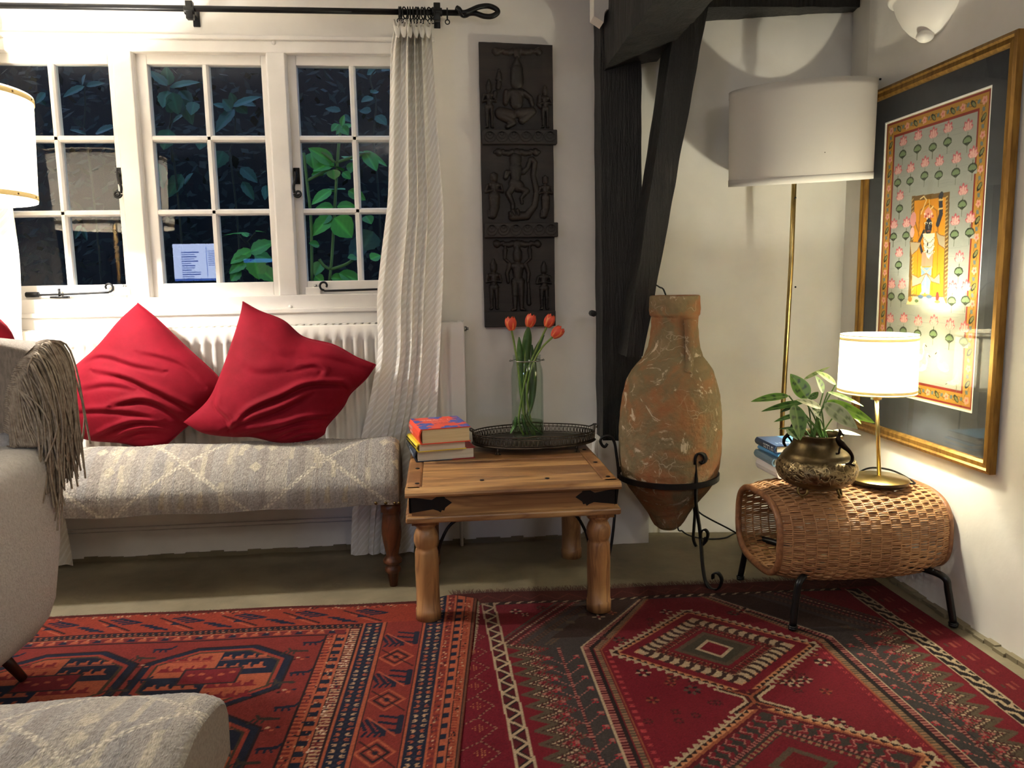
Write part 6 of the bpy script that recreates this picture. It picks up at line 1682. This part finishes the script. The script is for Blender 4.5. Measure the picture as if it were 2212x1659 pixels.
# ------------------------------------------------------------------ books behind the pot
WTOP = WZ+WB+.0035
blue_cover = M('blue_book_cover', (92, 160, 214), .35); navy2 = M('dark_blue_spine_cover', (40, 58, 88), .4); white_cover = M('white_book_cover', (222, 218, 214), .45); grey_cover = M('blue_grey_cover', (110, 136, 152), .4)
def art_blue(cv, w, d):
    cv.rect(-w/2, -d/2, w/2, d/2, (108, 176, 226)); cv.rect(-w/2, -d/2, -w*.18, d/2, (52, 76, 116)); glyph_row(cv, -.11, -.05, -.05, .02, (210, 220, 230), 31, .003)
    glyph_row(cv, .07, .125, -.07, .022, (40, 90, 150), 33, .003)
q0 = WTOP+.001
bk1 = book('white hardback at the bottom of the pile behind the brass pot', (1.185, 2.565, q0), (1.435, 2.735, q0+.040), .04, white_cover, page_white)
bk2 = book('blue-grey hardback in the middle of the pile behind the brass pot', (1.175, 2.57, q0+.0415), (1.43, 2.735, q0+.070), -.02, grey_cover, page_white)
bk3 = book('thin pale blue paperback second from the top of the pile behind the brass pot', (1.19, 2.575, q0+.0715), (1.432, 2.735, q0+.089), .05, blue_cover, page_white)
bk4 = book('navy-spined book with a sky blue cover on top of the pile behind the brass pot', (1.178, 2.568, q0+.0905), (1.420, 2.735, q0+.117), .0, navy2, page_white, art=((108, 176, 226), art_blue))
spine_text(bk4, 34, (200, 206, 214), None, .242, .167, .0265, [(.04, .5, .5, .014)])

# ------------------------------------------------------------------ brass pot and calathea
PY = 2.365; pc = at(1764, 1000, y=PY); mp = .001505
fz = WTOP+.001
pot = empty('brass_pot', (pc[0], PY, fz), 'round engraved brass pot with bird handles on three looped feet', 'pot')
rows = [(936, 48), (935, 52), (938, 53), (946, 50), (954, 51), (964, 57), (974, 66), (978, 70), (981, 70.5), (984, 74), (995, 81), (1006, 85), (1016, 84.5), (1024, 81), (1027, 80), (1030, 78), (1040, 66), (1048, 48), (1053, 24), (1054, .1)]
prof = [(r*mp, at(1764, q, y=PY-.00)[2]-fz) for q, r in rows]
inn = [(.05*1.5, prof[3][1]), (.046*1.5, prof[0][1])]
MB().lathe([(.068, prof[4][1]-.02), (.072, prof[3][1])]+prof, (pc[0], PY, fz), 72, caps=False).build('body', brass_pot, pot)
MB().lathe([(1e-4, prof[3][1]-.004), (.070, prof[3][1]-.006)], (pc[0], PY, fz), 24, caps=False).build('soil', soil, pot)
for a in (math.radians(215), math.radians(300), math.radians(80)):
    o_ = np.array([pc[0]+.078*math.cos(a), PY+.078*math.sin(a), fz]); dr = np.array([math.cos(a), math.sin(a), 0]); pr = np.array([-math.sin(a), math.cos(a), 0])
    m = MB(); m.torus(o_+np.array([0, 0, .025])+dr*.006, .0150, .0045, dr*.8+pr*.25+np.array([0, 0, .3]), 18, 6); m.tube([o_+np.array([0, 0, .030])-dr*.012, o_+np.array([0, 0, .030])], .006, 6); m.ball(o_+np.array([0, 0, .0055])+dr*.007, .0055, seg=8, rings=6)
    m.build('foot', old_brass, pot)
def bird_handle(pts, head, wing, legs, dep):
    m = MB(); Q = [at(a, b, y=dep) for a, b, r in pts]; m.tube(smooth_path(Q, 5), np.interp(np.linspace(0, len(pts)-1, (len(pts)-1)*5+1), range(len(pts)), [r for *_, r in pts]), 8)
    for L in legs: m.tube(smooth_path([at(a, b, y=dep) for a, b in L], 4), .0035, 6)
    return m
# right handle: crested bird, body arching into a tail that curls back onto the belly
bird_handle([(1814, 925, .0015), (1812, 934, .006), (1812, 940, .0075), (1808, 948, .006), (1812, 956, .011), (1819, 964, .010), (1828, 970, .007), (1838, 980, .0052), (1842, 995, .005), (1840, 1005, .005), (1832, 1000, .005)] if False else
            [(1812, 926, .001), (1815, 934, .0065), (1812, 942, .0055), (1811, 950, .009), (1817, 958, .0115), (1824, 965, .009), (1833, 973, .0065), (1840, 983, .0055), (1841, 993, .0055), (1836, 1000, .005), (1826, 1003, .004)], None, None, [[(1816, 964), (1813, 972), (1812, 979), (1806, 980)], [(1828, 1002), (1838, 1003), (1846, 1006)], [(1817, 936), (1822, 940)]], PY-.105).build('bird_handle', bronze, pot)
bird_handle([(1716, 909, .001), (1714, 915, .0055), (1709, 925, .006), (1703, 938, .007), (1695, 946, .006), (1693, 956, .005), (1697, 964, .004)], None, None, [[(1700, 940), (1708, 950), (1712, 958)]], PY+.035).build('bird_handle', bronze, pot)
plant = empty('potted_plant', (pc[0], PY, fz+prof[3][1]-.004), 'leafy calathea with dark-striped leaves growing in the brass pot', 'plant')
def cal(top, dark, bright=1.0, pale=False):
    def f(t, q):
        c = np.array(top, float)
        s = math.sin((t*4.6-abs(q)*.55)*PI*1.6)
        if s > .55 and .12 < abs(q) < .72 and .1 < t < .9: c = np.array(dark, float)
        if abs(q) < .08: c = c*.6+np.array((190, 210, 140))*.4
        if abs(q) > .9: c = c*1.15
        return np.clip(c*bright, 0, 255)
    return f
G1, D1, PALE, PD = (96, 138, 52), (40, 70, 30), (168, 176, 136), (112, 126, 84)
LV = [(1704, 855, 1622, 862, 22, 0, .03, G1, D1), (1740, 868, 1643, 883, 18, -.02, .03, (84, 126, 52), D1), (1744, 862, 1710, 806, 38, -.01, .02, (104, 150, 50), D1), (1736, 820, 1795, 788, 9, .03, .04, (170, 184, 120), G1),
      (1778, 849, 1765, 811, 30, .0, .0, (104, 152, 46), D1), (1806, 830, 1767, 800, 20, .03, .02, (176, 206, 110), (120, 160, 60)), (1788, 847, 1871, 872, 14, .0, .0, (150, 186, 84), (96, 140, 50)), (1786, 866, 1896, 912, 26, -.03, -.06, (140, 186, 60), (90, 136, 40)),
      (1780, 872, 1856, 925, 34, -.05, -.10, PALE, PD), (1824, 878, 1864, 914, 14, .0, -.03, (176, 206, 90), (140, 170, 70)), (1717, 874, 1733, 948, 38, -.07, -.14, (88, 122, 60), (44, 70, 36)), (1774, 881, 1723, 860, 24, -.06, -.07, PALE, PD),
      (1725, 895, 1672, 908, 12, .0, .0, (90, 128, 56), D1), (1725, 925, 1682, 924, 8, .02, .03, (70, 100, 50), D1), (1700, 926, 1725, 948, 22, -.04, -.08, (78, 112, 52), D1), (1799, 931, 1862, 936, 14, .03, .02, (180, 188, 140), (120, 140, 80)), (1746, 862, 1766, 851, 14, 0, 0, (84, 122, 60), D1),
      (1764, 931, 1770, 906, 14, .03, .03, (120, 160, 70), (60, 90, 40)), (1714, 879, 1685, 889, 8, 0, 0, (60, 80, 44), D1), (1752, 862, 1768, 846, 14, .02, .02, (96, 138, 56), D1), (1758, 884, 1776, 905, 24, -.03, -.05, (160, 170, 130), D1)]
root = np.array([pc[0], PY, fz+prof[3][1]-.004])
for i, (a, b, c_, d_, w, y0_, y1_, top, dk) in enumerate(LV):
    B_, T_ = at(a, b, y=PY+y0_), at(c_, d_, y=PY+y1_); r0 = root+np.array([rnd.uniform(-.03, .03), rnd.uniform(-.02, .02), 0])
    nrm = (rnd.uniform(-.3, .3), -.55, .75) if abs(T_[2]-B_[2]) < .06 else (rnd.uniform(-.2, .2), -.9, .35)
    V_, F_, uv_ = leaf_geo(B_, T_, w*mp*1.05, nrm, curl=.10, nl=16, nw=5, fold=.22)
    cf = cal(top, dk); raw_mesh('leaf', V_, F_, leaf_attr, plant, colors=lin(np.array([cf(t, q) for t, q in uv_])))
    MB().tube(smooth_path([r0, (r0+B_)/2+np.array([0, 0, .012]), B_], 5), .0024, 6).build('leaf_stalk', garden_stem, plant)

# ------------------------------------------------------------------ lit table lamp
lx, ly = TABLE_LAMP; lz = WTOP+.001
tl = empty('table_lamp', (lx, ly, lz), 'lit brass table lamp with a glowing cream drum shade on the wicker table', 'lamp')
rings('base', brass, tl, (lx, ly, lz), [(0, .030), (.012, .029), (.03, .0255), (.092, .0225), (.096, .019)])
rings('base_rim', black_metal, tl, (lx, ly, lz), [(.096, .019), (.093, .006), (.085, .001), (0, .0008)])
s0_, s1_ = at(1893, 845, y=ly)[2], at(1893, 722, y=ly)[2]
st = at(1893, 856, y=ly)
MB().tube([(lx, ly, lz+.026), (st[0], ly, s0_-.006)], .0068, 14).build('stem', brass, tl)
rings('bulb_holder', brass, tl, (st[0], ly, s0_-.028), [(0, 0), (.017, 0), (.017, .026), (.012, .032), (.012, .05), (0, .05)])
sc_ = np.array([st[0], ly, 0]); R0, R1 = .1235, .1200; za, zb = s0_-.004, s1_
shade_ = rings('lamp_shade', lit_mat, tl, sc_, [(R0, za), (lerp(R0, R1, .5), (za+zb)/2), (R1, zb)])
for z, r in ((za+.010, R0), (zb-.014, R1), (za+.0015, R0), (zb-.0015, R1)):
    h = .0045 if z in (za+.010, zb-.014) else .0015
    rings('shade_tape', lit_trim, shade_, sc_, [(r+.0006, z-h), (r+.0012, z-h), (r+.0012, z+h), (r+.0006, z+h)])
m = MB(); a = math.radians(-32)
m.add([sc_+np.array([(R+.0018)*math.cos(a+da), (R+.0018)*math.sin(a+da), z]) for (R, z) in ((R0, za), (R1, zb)) for da in (-.045, .045)], [(0, 1, 3, 2)]); m.build('shade_seam', lit_trim, shade_)
m = MB()
for a in (0, 2*PI/3, 4*PI/3): m.tube([(st[0], ly, za+.03), (st[0]+R0*math.cos(a), ly+R0*math.sin(a), za+.006)], .0018, 5)
m.build('shade_spider', steel, tl)
MB().ball((st[0], ly, .876), .019, sz=1.2, seg=14, rings=8).build('bulb', bulb_mat, tl)
cable('table_lamp_cable', [(lx+.095, ly-.02, lz+.006), at(1962, 1044, y=ly-.03), at(1975, 1042, y=ly-.02), (1.635, 2.60, .441), (1.60, 2.70, .425), (1.59, 2.765, .36), (1.59, 2.775, .2), (1.58, 2.79, .004)], 'black cable dropping behind the wicker table from the lit lamp')

# ------------------------------------------------------------------ left lamp behind the armchair
ll = empty('standard_lamp', (LEFT_LAMP[0]-.01, LEFT_LAMP[1], 0), 'lit standard lamp with parchment shade at the left edge of the picture', 'lamp')
qx, qy = LEFT_LAMP
zb, zt2 = at(60, 428, y=qy-.05)[2], at(45, 188, y=qy-.05)[2]
Rb = at(62, 425, y=qy)[0]-qx; Rt = at(50, 200, y=qy)[0]-qx
shade_ = rings('lamp_shade', left_shade_mat, ll, (qx, qy, 0), [(Rb, zb), (lerp(Rb, Rt, .5), (zb+zt2)/2), (Rt, zt2)])
for R, z in ((Rb, zb+.014), (Rt, zt2-.014)):
    rings('shade_tape', lit_trim, shade_, (qx, qy, 0), [(R+.001, z-.008), (R+.002, z-.008), (R+.002, z+.008), (R+.001, z+.008)])
    for a in range(16): MB().ball((qx+(R+.002)*math.cos(a*PI/8-.2), qy+(R+.002)*math.sin(a*PI/8-.2), z), .0035, seg=6, rings=4).build('stud', old_brass, shade_)
MB().tube([(qx, qy, 1.5), (qx, qy, .02)], .011, 10).build('pole', old_brass, ll)
rings('base', old_brass, ll, (qx, qy, .0115), [(0, .03), (.03, .028), (.11, .02), (.12, .002), (0, .001)], seg=32)
MB().ball((qx, qy, 1.57), .026, sz=1.2, seg=14, rings=8).build('bulb', bulb_mat, ll)
m = MB()
for a in (.5, .5+2*PI/3, .5+4*PI/3): m.tube([(qx, qy, 1.5), (qx+Rb*math.cos(a), qy+Rb*math.sin(a), zb+.02)], .002, 5)
m.build('shade_spider', steel, ll)

# ------------------------------------------------------------------ armchair, throw
ch = empty('armchair', (-1.64, 2.20, 0), 'cream textured tub armchair on dark splayed legs at the left edge', 'armchair')
def squircle(cx, cy, ax, ay, inset, z, n=128, e=8, lean=0):
    a = np.linspace(0, 2*PI, n, endpoint=False); c, s = np.cos(a), np.sin(a)
    return np.stack([cx+lean+(ax-inset)*np.sign(c)*np.abs(c)**(2/e), cy+(ay-inset)*np.sign(s)*np.abs(s)**(2/e), np.full(n, z)], -1)
edge_x = at(107, 1050, y=2.25)[0]
cx_, ax_ = (edge_x-2.10)/2, (edge_x+2.10)/2
prof = [(.32, .080), (.25, .084), (.18, .095), (.125, .118), (.080, .150), (.052, .19), (.036, .24), (.016, .40), (.003, .60), (.001, .635), (.003, .662), (.012, .684), (.030, .699), (.07, .706), (.14, .708), (.24, .710)]
P = np.array([squircle(cx_, 2.13, ax_, .27, i_, z_) for i_, z_ in prof])
grid('seat_shell', P, boucle, ch, cv=True)
MB().add([tuple(p) for p in P[-1]], [tuple(range(128))]).build('arm_top', boucle, ch)
bx = at(118, 850, y=2.36)[0]-.03; cb, ab = (bx-2.1)/2, (bx+2.1)/2
P = np.array([squircle(cb, 2.37, ab, .085, i_, z_, e=3.4) for i_, z_ in ((.0, .55), (0, .80), (.004, .90), (.016, .955), (.04, .985), (.07, .995), (.084, .996))])
grid('back', P, boucle, ch, cv=True)
for x, y, sx_, sy_ in ((-1.26, 2.255, 1, 1), (-1.30, 1.98, 1, -1), (-1.95, 2.25, -1, 1), (-1.95, 1.98, -1, -1)):
    MB().tube([(x-.045*sx_, y-.02*sy_, .13), (x+.012*sx_, y+.01*sy_, .0115)], [.019, .0125], 12).build('leg', dark_leg, ch)
th_ = empty('throw_blanket', (-1.5, 2.3, .7), 'taupe wool throw with long fringe draped over the armchair back', 'blanket')
edge = smooth_path([(86, 738), (75, 746), (54, 767), (36, 793), (21, 833), (13, 869), (14, 900), (10, 935)], 8)
nv_ = len(edge); nu_ = 40; P = np.zeros((nu_, nv_, 3))
for j, e_ in enumerate(edge):
    for i in range(nu_):
        u = i/(nu_-1); px_ = lerp(-190, e_[0], u); top = 716+.25*max(0, px_); py_ = lerp(lerp(712, 940, j/(nv_-1)), e_[1], u)
        dep = 2.272-.006*math.sin(px_*.05)+.13*max(0, 1-(py_-top)/34)**2
        P[i, j] = at(px_, py_, y=dep)
grid('cloth', P, throw_mat, th_)
m = MB()
for i in range(420):
    j = rnd.random(); e_ = edge[int(j*(nv_-1))]; dep = 2.268+.12*max(0, 1-(e_[1]-735)/40); p0 = at(e_[0]+rnd.uniform(-3, 2), e_[1], y=dep)
    if j < .42 or (j < .7 and rnd.random() < .45):      # these run over the shoulder of the chair and hang down its side
        ln = rnd.uniform(.16, .33); k2 = rnd.uniform(.35, 1.0); xe = at(lerp(70, 126, k2), 830, y=2.30)[0]; yy = dep+rnd.uniform(-.03, .05)
        pts = [p0, p0+np.array([.03, -.01, .004]), np.array([lerp(p0[0], xe, .7), yy, p0[2]-.02*rnd.random()-.01]), np.array([xe, yy, p0[2]-.09]), np.array([xe+rnd.uniform(-.012, .018), yy+rnd.uniform(-.02, .02), p0[2]-.09-ln*.5]), np.array([xe+rnd.uniform(-.03, .02), yy+rnd.uniform(-.03, .02), p0[2]-.09-ln])]
    else:
        ln = rnd.uniform(.10, .20); sl = rnd.uniform(.25, .8)
        pts = [p0, p0+np.array([.03*sl+.01, -.012, -.012]), p0+np.array([.075*sl, -.012+rnd.uniform(-.01, .01), -.05-ln*.3]), p0+np.array([.10*sl+rnd.uniform(-.02, .02), -.015+rnd.uniform(-.01, .01), -.06-ln*.9])]
        pts = [np.array([q[0], q[1], max(q[2], .716)]) for q in pts]
    m.tube(smooth_path(pts, 3), .0021, 4, caps=False)
stuff(m.build('fringe', fringe_mat, th_))
rc_ = empty('cushion', (-1.6, 2.55, .75), 'red cushion just showing behind the throw at the left edge', 'cushion')
MB().ball(at(-55, 752, y=2.52), .12, sx=1.0, sy=.45, sz=1.0, seg=28, rings=16).build('cover', velvet_mat, rc_)

# ------------------------------------------------------------------ the room behind the viewer, seen only as reflections in the panes, plus added fill pendants
def mirror(px, py, yr): p = at(px, py, y=2*3.384-yr); return np.array([p[0], yr, p[2]])
oak = M('dining_oak', (150, 92, 48), .4, c2=(120, 70, 36), scale=8)
dy = -1.30
a, b = mirror(350, 527, dy), mirror(462, 606, dy)
desk = empty('desk', ((a[0]+b[0])/2+.5, dy-.1, 0), 'plain wooden desk at the far side of the room behind the viewer', 'desk')
dz = min(b[2]-.06, .74)
boxes('desk_top', [((a[0]-.35, dy-.45, dz-.03), (a[0]+2.0, dy+.22, dz))], oak, desk)
for x in (a[0]-.3, a[0]+1.93):
    for y in (dy-.4, dy+.16): boxes('leg', [((x, y, 0), (x+.05, y+.05, dz-.03))], oak, desk)
mon = empty('monitor', ((a[0]+b[0])/2, dy, dz), 'lit computer monitor on the desk behind the viewer', 'monitor')
boxes('case', [((a[0]-.012, dy-.03, b[2]-.02), (b[0]+.012, dy-.003, a[2]+.015))], black_metal, mon)
boxes('stand', [((a[0]*.55+b[0]*.45-.0, dy-.04, dz+.01), (a[0]*.45+b[0]*.55, dy-.02, a[2]-.1)), ((a[0]*.7+b[0]*.3, dy-.1, dz), (a[0]*.3+b[0]*.7, dy+.08, dz+.01))], black_metal, mon)
cv = Canvas(a[0], b[2], b[0], a[2], .004, (196, 212, 252)); W_, H_ = b[0]-a[0], a[2]-b[2]
cv.rect(a[0], b[2], b[0], b[2]+.02, (60, 90, 170)); cv.rect(a[0]+W_*.68, b[2]+H_*.1, a[0]+W_*.69, a[2]-.03, (110, 140, 210))
for i in range(13): cv.rect(a[0]+.08, a[2]-.09-i*.022, a[0]+.08+rnd.uniform(.08, .2), a[2]-.080-i*.022, (70, 96, 170))
for i in range(8): cv.rect(a[0]+W_*.72, a[2]-.08-i*.02, a[0]+W_*.72+rnd.uniform(.05, .12), a[2]-.071-i*.02, (84, 110, 180))
sm = NT('lit_screen'); col_ = sm.n('ShaderNodeAttribute', attribute_name='Col').outputs['Color']; sm.l(col_, sm.b.inputs['Emission Color']); sm.b.inputs['Emission Strength'].default_value = 9.0; sm.b.inputs['Base Color'].default_value = (0, 0, 0, 1)
P = np.stack([cv.X, np.full(cv.X.shape, dy), cv.Y], -1); grid('screen', P, sm.m, mon, colors=lin(cv.a))
a, b = mirror(522, 558, dy), mirror(592, 606, dy)
pr = empty('printer', ((a[0]+b[0])/2, dy, dz), 'black printer with pale blue lid beside the monitor on the desk', 'printer')
boxes('printer_body', [((a[0], dy-.3, dz), (b[0]+.1, dy, max(dz+.1, b[2]+.06)))], black_metal, pr, bevel=.01)
pb = NT('lit_panel'); pb.b.inputs['Emission Color'].default_value = rgba((70, 130, 240)); pb.b.inputs['Emission Strength'].default_value = 3.0
boxes('control_screen', [((a[0]+.01, dy, a[2]-.045), (b[0]+.06, dy+.004, a[2]-.005))], pb.m, pr)
yc_ = -.9; a, b = mirror(163, 548, yc_), mirror(238, 612, yc_); cx0 = (a[0]+b[0])/2; wv_ = (b[0]-a[0])/2
dc = empty('dining_chair', (cx0, yc_, 0), 'wooden dining chair with shaped splat behind the viewer', 'chair')
m = MB(); zt3 = a[2]
top = [(-1, -.42), (-1.0, -.15), (-.8, -.03), (-.45, 0), (-.25, -.05), (0, -.02), (.25, -.05), (.45, 0), (.8, -.03), (1.0, -.15), (1, -.42), (.80, -.42), (.76, -.22), (.5, -.13), (.22, -.24), (.2, -.5), (-.2, -.5), (-.22, -.24), (-.5, -.13), (-.76, -.22), (-.80, -.42)]
m.prism([(cx0+wv_*u, yc_, zt3+v*.42) for u, v in top], (0, -.025, 0)); m.build('top_rail', oak, dc)
boxes('splat', [((cx0-wv_*.2, yc_-.02, .47), (cx0+wv_*.2, yc_-.005, zt3-.2))], oak, dc)
for s in (-1, 1): boxes('back_post', [((cx0+s*wv_*.9-.018, yc_-.025, 0), (cx0+s*wv_*.9+.018, yc_, zt3-.17))], oak, dc)
boxes('seat', [((cx0-wv_, yc_-.42, .44), (cx0+wv_, yc_, .475))], oak, dc, bevel=.008)
for s in (-1, 1): boxes('leg', [((cx0+s*wv_*.85-.018, yc_-.40, 0), (cx0+s*wv_*.85+.018, yc_-.365, .44))], oak, dc)
for i, pp in enumerate(FILL_PENDANT):  # added globes that brighten the room, kept out of view
    pd = empty('fill_pendant', (pp[0], pp[1], pp[2]-.16), ('unseen round opal pendant added behind the viewer as fill light, nearer the picture wall', 'unseen round opal pendant added behind the viewer as fill light, nearer the window')[i], 'lamp')
    MB().ball(pp, .16, seg=32, rings=20).build('globe', emit('fill_globe', (255, 251, 243), FILL_STRENGTH[i]), pd)
    MB().tube([(pp[0], pp[1], pp[2]+.15), (pp[0], pp[1], CEIL)], .004, 6).build('flex', cable_mat, pd)
